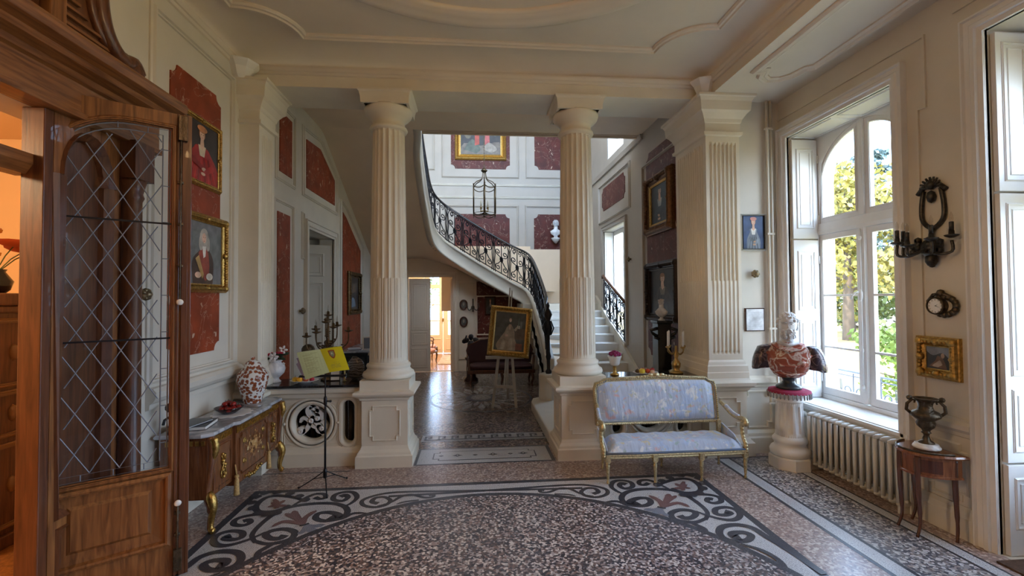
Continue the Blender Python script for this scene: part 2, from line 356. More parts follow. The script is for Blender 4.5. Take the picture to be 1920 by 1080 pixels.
# ------------------------------------------------------------------ floor
def flp(px, py): p = W('z', 0, px, py); return (p.x, p.y)
fl = MB(); Z = lambda k: .0012*k
fnz = lambda u, v, w: Vector((u, v, w))
fl.mat(0).flat(rect(LX, -1.3, RX, 6.02), fnz, 0)
fl.mat(1).flat(rect(LX, 6.02, HX, DY+.2), fnz, 0)
fl.mat(3).flat(rect(RX, -1.3, 4.45, 5.5), fnz, 0)
CX, CY = .145, 2.1
fl.mat(4).flat(rect(-2.22, -.68, 2.47, 4.885), fnz, Z(1))
fl.mat(3).flat(rect(-2.15, -.61, 2.40, 4.815), fnz, Z(2))
fl.mat(4).flat(ell(CX, CY, 2.30, 2.48, 96), fnz, .0105)
fl.mat(2).flat(ell(CX, CY, 2.235, 2.415, 96), fnz, .0115)
for x0, x1, m in ((2.90, 3.10, 4), (2.935, 3.065, 3), (3.10, 3.60, 5), (3.60, 3.745, 4), (3.625, 3.72, 3)):
    fl.mat(m).flat(rect(x0, -1.3, x1, 5.30), fnz, Z(2 if m == 3 else 1))
fl.mat(4).flat(rect(2.935, 5.27, 3.95, 5.31), fnz, Z(3))
fl.mat(4).flat(rect(-2.6, 5.33, -1.40, 5.355), fnz, Z(1))
# threshold carpet of mosaic between the two pedestals
fl.mat(4).flat(rect(-.70, 5.43, .985, 6.02), fnz, Z(1)); fl.mat(3).flat(rect(-.67, 5.46, .94, 5.98), fnz, Z(2))
fl.mat(4).flat(notchsq(-.50, 5.56, .78, 5.88, .07, .05), fnz, Z(3)); fl.mat(3).flat(notchsq(-.485, 5.575, .765, 5.865, .07, .05), fnz, Z(4))
for x, s in ((-.2, 1), (.02, .5), (.24, 1), (.46, .5), (-.40, .5), (.62, 1)):
    fl.mat(4).flat([(x-.07*s, 5.72), (x, 5.69), (x+.07*s, 5.72), (x, 5.75)], fnz, Z(5)); fl.flat(ell(x, 5.72, .028*s, .045*s, 12), fnz, Z(6)); fl.mat(3).flat(ell(x, 5.72, .012*s, .02*s, 8), fnz, Z(7))
fl.mat(4).flat(rect(-.72, 6.30, 2.4, 6.325), fnz, Z(1)); fl.flat(rect(-.72, 6.60, 2.4, 6.62), fnz, Z(1)); fl.mat(3).flat(rect(-.72, 6.325, 2.4, 6.60), fnz, Z(1))
for i in range(10):
    x = -.68+i*.185
    for a in ((0, .02, .135, .055), (0, .02, .03, .20), (0, .165, .105, .20), (.075, .09, .105, .20), (.135, .02, .185, .055), (.05, .09, .105, .125)):
        fl.mat(4).flat(rect(x+a[0], 6.35+a[1], x+a[2], 6.35+a[3]), fnz, Z(3))
# oval star ornament of the stair hall
sx_, sy_ = .15, 9.0
fl.mat(4).flat(ell(sx_, sy_, 1.0, 1.15, 48), fnz, Z(1)); fl.mat(1).flat(ell(sx_, sy_, .96, 1.10, 48), fnz, Z(2))
for k in range(16):
    a = 2*PI*k/16
    for q, rr, ww in ((0, .92, .07), (PI/16, .66, .06)):
        c, s_ = math.cos(a+q), math.sin(a+q)
        fl.mat(5).flat([(sx_+c*rr*.45, sy_+s_*rr*.5), (sx_+c*rr*.75-s_*ww, sy_+s_*rr*.85+c*ww), (sx_+c*rr, sy_+s_*rr*1.12), (sx_+c*rr*.75+s_*ww, sy_+s_*rr*.85-c*ww)], fnz, Z(3+(q > 0)))
fl.mat(4).flat(ell(sx_, sy_, .3, .34, 24), fnz, Z(5)); fl.mat(5).flat(ell(sx_, sy_, .2, .23, 24), fnz, Z(6))
# scroll work, traced in one corner and mirrored to the others
def c7(pts): return [flp(340+x/2.526, 860+y/2.526) for x, y in pts]
def c8(pts): return [(2*CX-flp(1000+x/2.133, 860+y/2.133)[0], flp(1000+x/2.133, 860+y/2.133)[1]) for x, y in pts]
SCR = [
 (4, .06, [(585,200),(545,188),(500,180),(450,177),(405,185),(372,205),(352,232),(368,252),(430,252),(480,238),(512,220)], (.7,.7)),
 (4, .05, [(510,235),(560,205),(600,182),(640,168),(678,170),(682,186),(655,192),(632,184)], (.5,1.2)),
 (4, .055, [(470,240),(430,262),(370,264),(300,275),(255,292),(250,313),(290,318),(326,305),(318,292),(292,298)], (.5,1.3)),
 (4, .06, [(352,400),(335,372),(345,345),(385,305),(430,270),(475,243),(550,224),(640,214),(720,214),(772,228),(787,252),(768,278),(720,292),(668,296),(636,283),(650,262),(700,256),(745,268),(732,282),(702,278)], (.6,1.4)),
 (4, .055, [(760,232),(802,214),(832,186),(815,162),(770,160),(727,174),(722,196),(762,202),(788,186),(776,174),(752,182)], (.5,1.4)),
 (4, .045, [(700,294),(760,286),(812,262),(880,260)], (.6,.2)),
 (4, .045, [(1900,141),(1600,149),(1300,155),(1100,158),(985,164),(905,180),(858,200),(862,222),(912,232),(966,222),(990,200),(962,184),(920,188),(903,206),(932,214)], (1,1.3)),
 (4, .04, [(930,226),(990,210),(1040,182),(1090,172),(1150,186),(1190,183),(1193,172),(1172,176)], (.4,1.2)),
 (4, .03, [(1018,218),(1060,206),(1125,198)], (.2,.9)),
 (4, .06, [(345,392),(400,406),(462,400),(522,380),(536,350),(490,336),(430,344),(400,362),(422,380),(465,380),(492,364)], (.6,1.3)),
 (4, .055, [(400,350),(330,382),(240,410),(180,414),(152,394),(172,364),(230,346),(285,350),(287,374),(242,386),(205,378),(236,366)], (.5,1.3)),
 (4, .05, [(452,396),(402,424),(366,446),(360,472)], (.6,1.2)),
 (4, .06, [(-300,760),(-120,620),(20,520),(92,468),(180,443),(262,446),(284,475),(258,508),(200,528),(130,530),(105,506),(150,486),(210,485),(202,505),(168,510)], (1,1.4)),
 (6, .055, [(575,318),(545,285),(492,262)], (.6,.2)), (6, .055, [(575,318),(588,282),(640,248)], (.6,.3)), (6, .05, [(566,312),(490,300),(430,326)], (.7,.3)),
 (6, .06, [(570,310),(545,275),(532,250)], (.9,.3)), (6, .05, [(430,210),(460,225),(500,225)], (.5,.4)), (6, .05, [(410,232),(450,222),(490,200)], (.5,.4)), (6, .05, [(440,195),(455,220),(450,240)], (.5,.6)),
 (7, .06, [(585,318),(620,325),(680,316)], (.6,.2)), (7, .07, [(590,322),(610,340),(650,350)], (.8,.4)), (7, .05, [(590,322),(580,345),(552,362)], (.7,.3)), (4, .03, [(560,322),(582,318),(605,310)], (.9,.9)),
]
SC8 = [(4, .045, [(870,382),(905,400),(920,425),(960,438),(990,425)], (.3,1.2)), (4, .045, [(830,345),(900,365),(960,395),(1000,430),(1015,480),(1010,560)], (.4,1))]
ZC = [Z(2)+.0003]
for m, w, pts, tp in SCR: 
    P = smooth(c7(pts), 5)
    for sx, sy in ((1, 1), (-1, 1), (1, -1), (-1, -1)):
        ZC[0] += .00006; fl.mat(m); addribbon(fl, [((p.x if sx > 0 else 2*CX-p.x-.02), (p.y if sy > 0 else 2*CY-p.y)) for p in P], w, fnz, ZC[0], taper=tp)
for m, w, pts, tp in SC8:
    P = smooth(c8(pts), 5)
    for sx, sy in ((1, 1), (-1, 1)): ZC[0] += .00006; fl.mat(m); addribbon(fl, [((p.x if sx > 0 else 2*CX-p.x), p.y) for p in P], w, fnz, ZC[0], taper=tp)
P8 = c7([(600,198),(570,178),(520,166),(455,160),(395,164),(350,184),(325,212),(325,240),(352,268),(400,274),(450,268)])
c_ = Vector(c7([(455,215)])[0])
for p in P8:
    p = Vector(p); d = (c_-p).normalized(); t_ = Vector((-d.y, d.x))
    for sx in (1, -1):
        poly = [p-t_*.05+d*.02, p-t_*.035-d*.012, p-d*.022, p+t_*.035-d*.012, p+t_*.05+d*.02, p+t_*.03+d*.06, p-t_*.03+d*.06]
        ZC[0] += .00006; fl.mat(4).flat([((a.x if sx > 0 else 2*CX-a.x-.02), a.y) for a in poly], fnz, ZC[0])
struct(fl, 'floor', [TZP, TZH, TZC, MOSW, MOSD, TZG, MOSR, MOSB], recalc=False)
# ------------------------------------------------------------------ walls
wl = MB()
plate(rect(-1.3, 0, UY, 9), [rect(1.40, 0.0001, 3.50, 3.13), rect(7.55, .0001, 8.93, 3.10)], PL, -.25, 0, wl)
WALL_L = struct(wl, 'wall_left', CREAM)
wr = MB()
WIN = ((3.91, 5.35, .69, 3.95), (1.69, 3.13, .0001, 4.0), (-.53, .91, .0001, 4.0))
plate(rect(-1.3, 0, 5.5, 5.2), [rect(a, c, b, d) for a, b, c, d in WIN], PR, -.46, 0, wr)
WALL_R = struct(wr, 'wall_right', CREAM)
ws = MB(); ws.box((3.35, 5.5, 0), (4.41, 5.75, 5.2)); SEG = struct(ws, 'wall_back', CREAM)
wf = MB(); wf.box((LX-.25, -1.5, 0), (4.4, -1.3, 5.2)); struct(wf, 'wall_front', OAK)
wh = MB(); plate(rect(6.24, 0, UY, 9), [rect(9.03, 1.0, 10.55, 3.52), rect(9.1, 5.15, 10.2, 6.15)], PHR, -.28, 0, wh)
WALL_H = struct(wh, 'wall_right_hall', CREAM_SHADE)
wb = MB(); plate(rect(LX, 0, HX, 3.3), [rect(-1.72, .0001, -.55, 2.54)], PF(DY), -.15, 0, wb); WALL_D = struct(wb, 'wall_partition', TANP)
wu = MB(); wu.box((LX, UY, 3.05), (HX, UY+.2, 9)); wu.box((-.9, UY, 1.6), (HX, UY+.2, 3.05)); WALL_U = struct(wu, 'wall_back_upper', CREAM_SHADE)
rf = MB(); rf.box((LX-.25, 6.05, 9), (HX+.3, UY+.2, 9.2)); struct(rf, 'ceiling_stair', CEILP)
# ------------------------------------------------------------------ ceiling of the room
ce = MB(); inr = rect(LX, -1.3, 2.95, BY)
cov = [(0, 4.58), (-.02, 4.585), (-.03, 4.61), (-.045, 4.615), (-.06, 4.645), (-.06, 4.665), (-.05, 4.67)]
ce.mat(0, True); ce.ring(inr, [(-.05, 4.67)]+[(-.05-.37*(1-math.cos(t*PI/16)), 4.67+.135*math.sin(t*PI/16)) for t in range(1, 9)], fnz)
ce.mat(0, False); ce.ring(inr, cov, fnz)
ce.flat(rect(LX, -1.3, 2.95, BY), fnz, 4.806)
ce.mat(0).box((2.95, -1.3, 4.46), (4.45, 5.5, 4.9)); ce.box((LX-.2, -1.3, 4.81), (2.95, 5.6, 5.0))
struct(ce, 'ceiling', CEILP)
cm = MB(); fr = notch(-2.28, -.77, 2.57, 4.97, .50, 8); fr = [(x, y) for x, y in fr]
cm.ring(fr, [(-.02, 4.806), (-.02, 4.79), (-.005, 4.775), (.02, 4.775), (.03, 4.76), (.05, 4.76), (.06, 4.785), (.06, 4.806)], fnz)
struct(cm, 'trim_ceiling_frame', CEILP)
co = MB().mat(0, True); el = ell(.14, 2.1, 2.2, 2.36, 96)
co.ring(el, [(-.06, 4.806), (-.06, 4.785), (-.03, 4.77), (0, 4.77), (.02, 4.755), (.05, 4.765), (.09, 4.745), (.15, 4.74), (.20, 4.765), (.23, 4.78), (.235, 4.806)], fnz)
struct(co, 'trim_ceiling_oval', CEILP)
cb = MB(); bp = []
bp = [(3.12, -.9), (3.12, 4.72), (3.20, 4.72)] + [(3.20+.03+.42*math.sin(t*PI/12)*1.0, 4.72+.13*math.sin(t*PI/6)) for t in range(0, 6)] + [(3.70, 4.66), (3.78, 4.60), (3.78, -.9)]
bp = [(3.14, 4.70), (3.22, 4.70), (3.27, 4.82), (3.38, 4.90), (3.52, 4.88), (3.62, 4.78), (3.66, 4.62), (3.73, 4.58), (3.73, -.9), (3.14, -.9)][::-1]
cb.ring(bp, [(-.06, 4.461), (-.06, 4.445), (-.03, 4.435), (-.02, 4.44), (0, 4.42), (.03, 4.425), (.05, 4.445), (.05, 4.461)], fnz)
struct(cb, 'trim_bay_frame', CEILP)
# beam over the columns
be = MB(); be.box((LX, BY, 4.45), (3.5, 6.06, 4.98)); struct(be, 'trim_beam', COLP)
# ceiling of the hall in front of the stair well
hc = MB(); hc.box((LX, 6.05, 4.97), (HX, 8.17, 5.2))
hc.box((-.9, 8.17, 4.93), (HX, 8.22, 5.25)); hc.box((-.9, 8.13, 4.955), (HX, 8.19, 5.0))
struct(hc, 'ceiling_hall', TANP)
# ------------------------------------------------------------------ wall trim
def mw(name, polys, fn, mat, parent, w=.055, h=.03):
    m = MB()
    for p in polys: mould(m, p, fn, w, h)
    return m.build(name, mat, parent)
def red(poly, fn, parent, mat=RED, name='red_panel'): m = MB(); m.prism(poly, fn, 0, .012); return m.build(name, mat, parent)
mw('panel_moulding', [rect(4.0, 1.32, 5.20, 4.38)], PL, CREAM, WALL_L, .06, .045)
mw('panel_moulding', [rect(6.33, .75, 6.93, 3.30), rect(6.40, 3.66, 6.98, 4.66)], PL, CREAM, WALL_L)
def PXL(p): q = W('x', LX, *p); return (q.y, q.z)
pA = [PXL(p) for p in ((574,352),(626.7,385.6),(626.7,339),(600,280),(574,261))]
red(pA, PL, WALL_L); 
mA = MB(); mould(mA, [(a+(0 if 1 else 0), b) for a, b in [(pA[0][0]-.12, pA[0][1]-.10), (pA[1][0]+.1, pA[1][1]-.10), (pA[2][0]+.1, pA[2][1]+.08), (pA[3][0]+.03, pA[3][1]+.13), (pA[4][0]-.12, pA[4][1]+.12)]], PL, .06, .04); mA.build('panel_moulding', CREAM, WALL_L)
pB = [(9.53, .55), (11.0, .55), (11.0, 3.1), (9.78, 3.68), (9.53, 3.75)]
red(pB, PL, WALL_L); mB_ = MB(); mould(mB_, [(9.42, .45), (11.2, .45), (11.2, 3.2), (9.78, 3.86), (9.42, 3.93)], PL, .06, .04); mB_.build('panel_moulding', CREAM, WALL_L)
red(notch(4.2, 1.44, 5.0, 4.08, .09), PL, WALL_L)
red(rect(6.42, .8, 6.84, 3.17), PL, WALL_L); red(rect(6.48, 3.74, 6.9, 4.58), PL, WALL_L)
def profbar(name, path, fnp, prof, mat, parent=None):
    m = MB(); m.ring(path, prof, fnp, closed=False, cap=False); return struct(m, name, mat, parent=parent)
def hbar(mb, fn, u0, u1, prof):
    """bar along a wall from u0 to u1, prof = [(z, w)]"""
    n = len(prof); vs = [fn(u0, z, w) for z, w in prof]+[fn(u1, z, w) for z, w in prof]
    mb.add(vs, [tuple(range(n)), tuple(range(n, 2*n))[::-1]]+[(i, (i+1) % n, n+(i+1) % n, n+i) for i in range(n)])
RAIL = [(1.05, 0), (1.06, .03), (1.10, .035), (1.12, .06), (1.15, .08), (1.20, .085), (1.23, .06), (1.24, .03), (1.26, .02), (1.26, 0)]
RAILB = [(.80, 0), (.81, .02), (.84, .025), (.87, .06), (.91, .06), (.93, .025), (.95, .02), (.95, 0)]
BASE = [(0, 0), (0, .05), (.17, .05), (.19, .04), (.22, .035), (.25, .015), (.25, 0)]
b = MB(); hbar(b, PL, 3.95, 5.38, RAIL); hbar(b, PL, 3.95, 5.38, BASE); hbar(b, PL, 6.2, 7.4, BASE); hbar(b, PL, 9.05, 12.3, BASE); hbar(b, PL, -1.3, 1.2, BASE); struct(b, 'baseboard_left', CREAM)
b = MB(); hbar(b, PR, 3.28, 3.75, [(z+.0, w*.9) for z, w in RAILB]); hbar(b, PR, 3.28, 3.75, BASE); struct(b, 'baseboard_right', CREAM)
b = MB(); hbar(b, PF(5.5), 3.3, 3.95, RAILB); hbar(b, PF(5.5), 3.3, 3.95, [(z*1.1, w*1.6) for z, w in BASE]); mould(b, notchsq(3.43, .32, 3.76, .74, .05, .06), PF(5.5), .03, .02); struct(b, 'baseboard_back', COLP)
b = MB(); mould(b, notchsq(3.36, .3, 3.66, .72, .05, .06), PR, .025, .015); struct(b, 'trim_dado_panel', CREAM)
# casing of the hall door in the left wall and its leaf
c = MB(); po = [(7.50, 0), (7.50, 3.13), (8.98, 3.13), (8.98, 0)]
def casing(mb, fn, x0, x1, z1, w=.13, h=.05, z0=0):
    mb.ring([(x0, z0), (x0, z1), (x1, z1), (x1, z0)], [(0, -.02), (0, h*.5), (-w*.25, h*.6), (-w*.3, h), (-w*.5, h), (-w*.6, h*.75), (-w*.85, h*.8), (-w*.9, h*1.2), (-w, h*1.2), (-w, 0)], fn, closed=False)
casing(c, PL, 7.55, 8.93, 3.10, .14, .05); mould(c, rect(7.32, 2.62, 7.36, 3.30), PL, .03, .03); c.build('door_casing', CREAM, WALL_L)
def door_leaf(name, w, h, t, mat, panels, parent=None, loc=(0, 0, 0), rz=0, label=None, cat=None, m2=None):
    """local: x along the leaf, z up, faces -y; panels in metres"""
    root = thing(name, label, cat, loc, rz) if label else thing(name, None, None, loc, rz)
    m = MB(); m.box((0, 0, 0.01), (w, t, h)); m.build('door_panel', mat, root, bevel=.003)
    for x0, z0, x1, z1 in panels:
        for sgn, yy in ((-1, 0), (1, t)):
            q = MB(); f = plane((0, yy, 0), (1, 0, 0), (0, 0, 1), (0, sgn, 0)); mould(q, rect(x0, z0, x1, z1), f, .028, .016); mould(q, rect(x0+.05, z0+.05, x1-.05, z1-.05), f, .014, .010)
            q.build('panel_moulding', m2 or mat, root)
    return root
rec = MB(); rec.box((LX-.9, 7.4, 0), (LX-.82, 9.1, 3.4)); rec.box((LX-.9, 7.35, 0), (LX-.25, 7.45, 3.4)); rec.box((LX-.9, 9.05, 0), (LX-.25, 9.15, 3.4)); rec.box((LX-.9, 7.35, 3.12), (LX-.25, 9.15, 3.2)); rec.box((LX-.9, 7.35, -.06), (LX-.0, 9.15, 0))
struct(rec, 'wall_lobby', CREAM)
d = door_leaf('door_2', .86, 2.98, .05, pm('grey_door_paint', (.52, .49, .42), .5), [(.14, 2.42, .72, 2.80), (.14, .95, .72, 2.25), (.14, .22, .72, .75)], loc=(LX-.06, 8.92, 0), rz=math.radians(205)); d['kind'] = 'structure'
# hall right wall panels
def PXH(p): q = W('x', HX, *p); return (q.y, q.z)
mw('panel_moulding', [rect(6.45, .7, 7.98, 4.30), rect(8.75, 3.80, 10.85, 4.62)], PHR, CREAM_SHADE, WALL_H, .06, .04)
red(notch(6.62, .95, 7.85, 4.62-.12, .12), PHR, WALL_H, RED2); red(notch(9.0, 4.02, 10.65, 4.55, .10), PHR, WALL_H, RED2)
c = MB(); casing(c, PHR, 9.03, 10.55, 3.52, .12, .04, 1.0); hbar(c, PHR, 8.0, 12, [(4.86, 0), (4.86, .04), (4.95, .06), (4.95, 0)]); c.build('window_casing', CREAM_SHADE, WALL_H)
b = MB(); hbar(b, PHR, 6.2, 8.1, BASE); struct(b, 'baseboard_hall', CREAM)
# upper back wall panels (in view over the stairs)
def PXU(px, py): q = W('y', UY, px, py); return (q.x, q.z)
fu = PF(UY)
def R4(a, b_): x0, z1 = PXU(*a); x1, z0 = PXU(*b_); return x0, z0, x1, z1
u1 = R4((852, 401), (956, 500)); u1 = (u1[0], 2.9, u1[2], u1[3])
for r_ in (u1, R4((845, 150), (956, 318)), R4((1001, 150), (1100, 320)), (R4((1001, 402), (1100, 500))[0], 2.3, R4((1001, 402), (1100, 500))[2], R4((1001, 402), (1100, 500))[3])):
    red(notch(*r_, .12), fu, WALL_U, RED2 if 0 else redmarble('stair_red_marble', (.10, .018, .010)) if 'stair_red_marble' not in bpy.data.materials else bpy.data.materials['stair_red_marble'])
    mw('panel_moulding', [rect(r_[0]-.2, r_[1]-.2, r_[2]+.2, r_[3]+.2)], fu, CREAM_SHADE, WALL_U, .07, .05)
mw('panel_moulding', [rect(-1.75, 5.75, -1.15, 9.2)], fu, CREAM_SHADE, WALL_U, .07, .05)
b = MB()
for zz in (W('y', UY, 900, 372).z, W('y', UY, 900, 349).z): hbar(b, fu, LX, HX, [(zz, 0), (zz, .03), (zz+.04, .05), (zz+.06, .02), (zz+.06, 0)])
b.build('wall_moulding', CREAM, WALL_U)
# partition under the stairs
mw('panel_moulding', [rect(-.35, .35, .02, 2.35), rect(.12, 1.0, 1.5, 2.0)], PF(DY), TANP, WALL_D, .04, .03)
red([(.1, .9), (1.55, .9), (1.55, 1.75), (.30, 2.42), (.1, 2.42)], PF(DY), WALL_D, RED2)
c = MB(); casing(c, PF(DY), -1.72, -.55, 2.54, .16, .05); c.build('door_casing', TANP, WALL_D)
# ------------------------------------------------------------------ columns, pilasters
def rr_(poly_c, hx, hy): x, y = poly_c; return rect(x-hx, y-hy, x+hx, y+hy)
def sqprof(mb, c, hx, hy, prof, cap=True): mb.ring(rr_(c, hx, hy), prof, fnz, cap=cap)
def column(x, label):
    y = 5.72; t = thing('fluted_column', label, 'column', (x, y, 0), group='columns between the rooms')
    m = MB(); sqprof(m, (0, 0), .265, .265, [(.06, 0), (.06, .13), (.045, .145), (.04, .17), (.015, .20), (0, .24), (0, .765), (.02, .775), (.022, .795), (.045, .81), (.075, .83), (.085, .85), (.08, .875), (.035, .885), (.02, .89), (.02, 1.0)]); m.build('pedestal', COLP, t)
    m = MB()
    for a in range(4):
        M = Matrix.Rotation(a*PI/2, 3, 'Z'); f = (lambda M: lambda u, v, w: M@Vector((u, -.265-w, v)))(M)
        mould(m, notchsq(-.165, .31, .165, .69, .035, .05), f, .014, .012)
    m.build('pedestal_moulding', COLP, t)
    m = MB().mat(0, True); m.lathe([(.285, 1.0), (.305, 1.01), (.315, 1.035), (.30, 1.07), (.275, 1.075), (.272, 1.09), (.255, 1.11), (.26, 1.13), (.268, 1.145), (.26, 1.165), (.245, 1.17), (.235, 1.18), (.23, 1.20)], n=48); m.build('base', COLP, t)
    N = 18
    def fl1(a, z, r):
        k = abs(math.sin(a*N/2)); return r-(.024*k**.6 if k > .22 else 0)
    def fl2(a, z, r):
        p = (a*N/(2*PI)) % 1; k = abs(math.sin(a*N/2)); return r-(.012*(1-abs(2*p-1))**0 * (1 if .12 < p < .2 or .8 < p < .88 else 0))+(-.012 if (p < .2 or p > .8) and not (p < .12 or p > .88) else 0)
    m = MB().mat(0, True); zs = []
    def rad(z): u = (z-1.2)/2.9; return .228-.035*u**1.5
    lo = [(rad(z), z) for z in (1.20, 1.24)]; 
    m.lathe(lo, n=160, caps=False); m.lathe([(rad(1.24), 1.24)]+[(rad(1.26), 1.26), (rad(2.2), 2.2)], n=160, rf=lambda a, z, r: fl2(a, z, r) if z > 1.25 else r, caps=False)
    m.lathe([(rad(2.2), 2.2), (rad(2.215), 2.215)], n=160, caps=False, rf=lambda a, z, r: fl2(a, z, r) if z < 2.205 else fl1(a, z, r))
    m.lathe([(rad(z), z) for z in (2.215, 2.7, 3.2, 3.7, 4.0, 4.015, 4.02)]+[(rad(4.03), 4.03)], n=160, caps=False, rf=lambda a, z, r: fl1(a, z, r) if z <= 4.016 else r)
    m.build('shaft', COLP, t)
    m = MB().mat(0, True); m.lathe([(.193, 4.02), (.20, 4.025), (.222, 4.035), (.23, 4.055), (.222, 4.075), (.20, 4.08), (.195, 4.085), (.195, 4.155), (.205, 4.16), (.21, 4.18), (.25, 4.20), (.28, 4.235), (.293, 4.275), (.29, 4.30)], n=48)
    m.mat(0, False); sqprof(m, (0, 0), .28, .28, [(-.03, 4.29), (0, 4.29), (.005, 4.36), (.015, 4.41), (.035, 4.43), (.04, 4.45)]); m.build('capital', COLP, t)
    return t
column(-1.035, 'cream fluted column on a square pedestal, left of the passage, behind the music stand')
column(1.33, 'cream fluted column on a square pedestal, right of the passage, at the left end of the settee')
def flutes(mb, x0, x1, z0, z1, n, d, fn, cable=None):
    """row of round-ended flutes built as a real grooved plate"""
    p = (x1-x0)/n; xs = []; ws = []
    for i in range(n):
        a = x0+i*p
        for t, w in ((0, 0), (.14, 0), (.16, -.35), (.3, -.85), (.5, -1), (.7, -.85), (.84, -.35), (.86, 0)): xs.append(a+p*t); ws.append(w*d)
    xs.append(x1); ws.append(0); k = len(xs)
    def band(z_a, sa, z_b, sb):
        mb.add([fn(xs[i], z_a, ws[i]*sa) for i in range(k)]+[fn(xs[i], z_b, ws[i]*sb) for i in range(k)], [(i, i+1, k+i+1, k+i) for i in range(k-1)])
    band(z0-.04, 0, z0, 1); 
    if cable: band(z0, .45, cable, .45); band(cable, .45, cable+.02, 1); band(cable+.02, 1, z1, 1)
    else: band(z0, 1, z1, 1)
    band(z1, 1, z1+.04, 0)
def pilaster(x0, x1, label, side):
    t = thing('fluted_pilaster', label, 'pilaster', ((x0+x1)/2, 5.8, 0)); y0, y1 = 5.40, (6.24 if side > 0 else 5.80)
    cx, cy, hx, hy = (x0+x1)/2, (y0+y1)/2, (x1-x0)/2, (y1-y0)/2
    b = .06
    m = MB(); sqprof(m, (cx, cy), hx, hy, [(.09, 0), (.09, .16), (.07, .18), (.04, .22), (.025, .26), (.025, .78), (.045, .80), (.06, .83), (.10, .86), (.105, .90), (.06, .93), (.05, .95), (.05, 1.02), (.045, 1.03), (.04, 1.10), (.03, 1.115), (.02, 1.15), (.005, 1.17), (-b, 1.18)]); 
    mould(m, notchsq(x0+.07, .36, x1-.07, .70, .05, .05), PF(y0-.025), .014, .012)
    m.build('pedestal', COLP, t, world=True)
    m = MB(); m.box((x0+.03, y0+.03, 1.1), (x1-.03, y1-.03, 4.0))
    fs = 1 if side > 0 else 0
    g = .028
    if side > 0: flutes(m, x0+.035, x1-.035, 1.28, 3.86, 7, .022, PF(y0), 2.15)
    else: m.box((x0, y0, 1.17), (x1, y0+.03, 4.0))
    def edge(a, b_, c, d): m.box((a, c, 1.17), (b_, d, 4.0))
    if side > 0: edge(x0, x0+.035, y0, y0+.03); edge(x1-.035, x1, y0, y0+.03); m.box((x0+.035, y0, 1.17), (x1-.035, y0+.03, 1.24)); m.box((x0+.035, y0, 3.90), (x1-.035, y0+.03, 4.0))
    # the long fluted face towards the passage
    xf = x0 if side > 0 else x1; n = (-1, 0, 0) if side > 0 else (1, 0, 0)
    ff = plane((xf, 0, 0), (0, 1, 0), (0, 0, 1), n)
    flutes(m, y0+.06, y1-.06, 1.28, 3.86, 12 if side > 0 else 6, .018, ff, 2.15)
    i0, i1 = sorted((xf, xf+(.03 if side > 0 else -.03)))
    m.box((i0, y0+.03, 1.17), (i1, y0+.06, 4.0)); m.box((i0, y1-.06, 1.17), (i1, y1, 4.0)); m.box((i0, y0+.06, 1.17), (i1, y1-.06, 1.24)); m.box((i0, y0+.06, 3.90), (i1, y1-.06, 4.0))
    m.build('shaft', COLP, t, world=True, recalc=True)
    m = MB(); sqprof(m, (cx, cy), hx, hy, [(.0, 3.97), (.03, 3.98), (.035, 4.02), (.01, 4.03), (.01, 4.13), (.02, 4.14), (.03, 4.18), (.07, 4.24), (.10, 4.27), (.105, 4.32), (.11, 4.38), (.13, 4.42), (.15, 4.43), (.15, 4.458)]); m.build('capital', COLP, t, world=True)
    return t
pilaster(2.91, 3.35, 'wide cream fluted pilaster behind the right end of the settee', 1)
pilaster(LX, -2.44, 'narrow cream fluted pilaster against the left wall behind the lidded jar', -1)
# white faceted corbels at the ends of the beam
def corbel(loc, label, rz, a=PI):
    t = thing('plaster_corbel', label, 'corbel', loc, rz, group=None)
    m = MB(); pr = [(.07, 0), (.10, .03), (.135, .11), (.18, .16), (.19, .18)]
    n = 4; vs = []
    for r, z in pr:
        for i in range(n+1): an = a*i/n; vs.append((r*math.cos(an), r*math.sin(an), z))
    k = n+1; m.add(vs, [(j*k+i, j*k+i+1, (j+1)*k+i+1, (j+1)*k+i) for j in range(len(pr)-1) for i in range(n)]+[tuple(range(k))[::-1], tuple(range(4*k, 5*k))]+[tuple([j*k for j in range(5)]+[j*k+n for j in range(4, -1, -1)])])
    m.build('faceted_cup', WHITEP, t)
corbel((LX+.07, 5.30, 4.44), 'white faceted plaster corbel under the left end of the ceiling beam', -PI*.75)
corbel((2.90, 5.395, 4.462), 'white faceted plaster corbel under the right end of the ceiling beam', -PI)
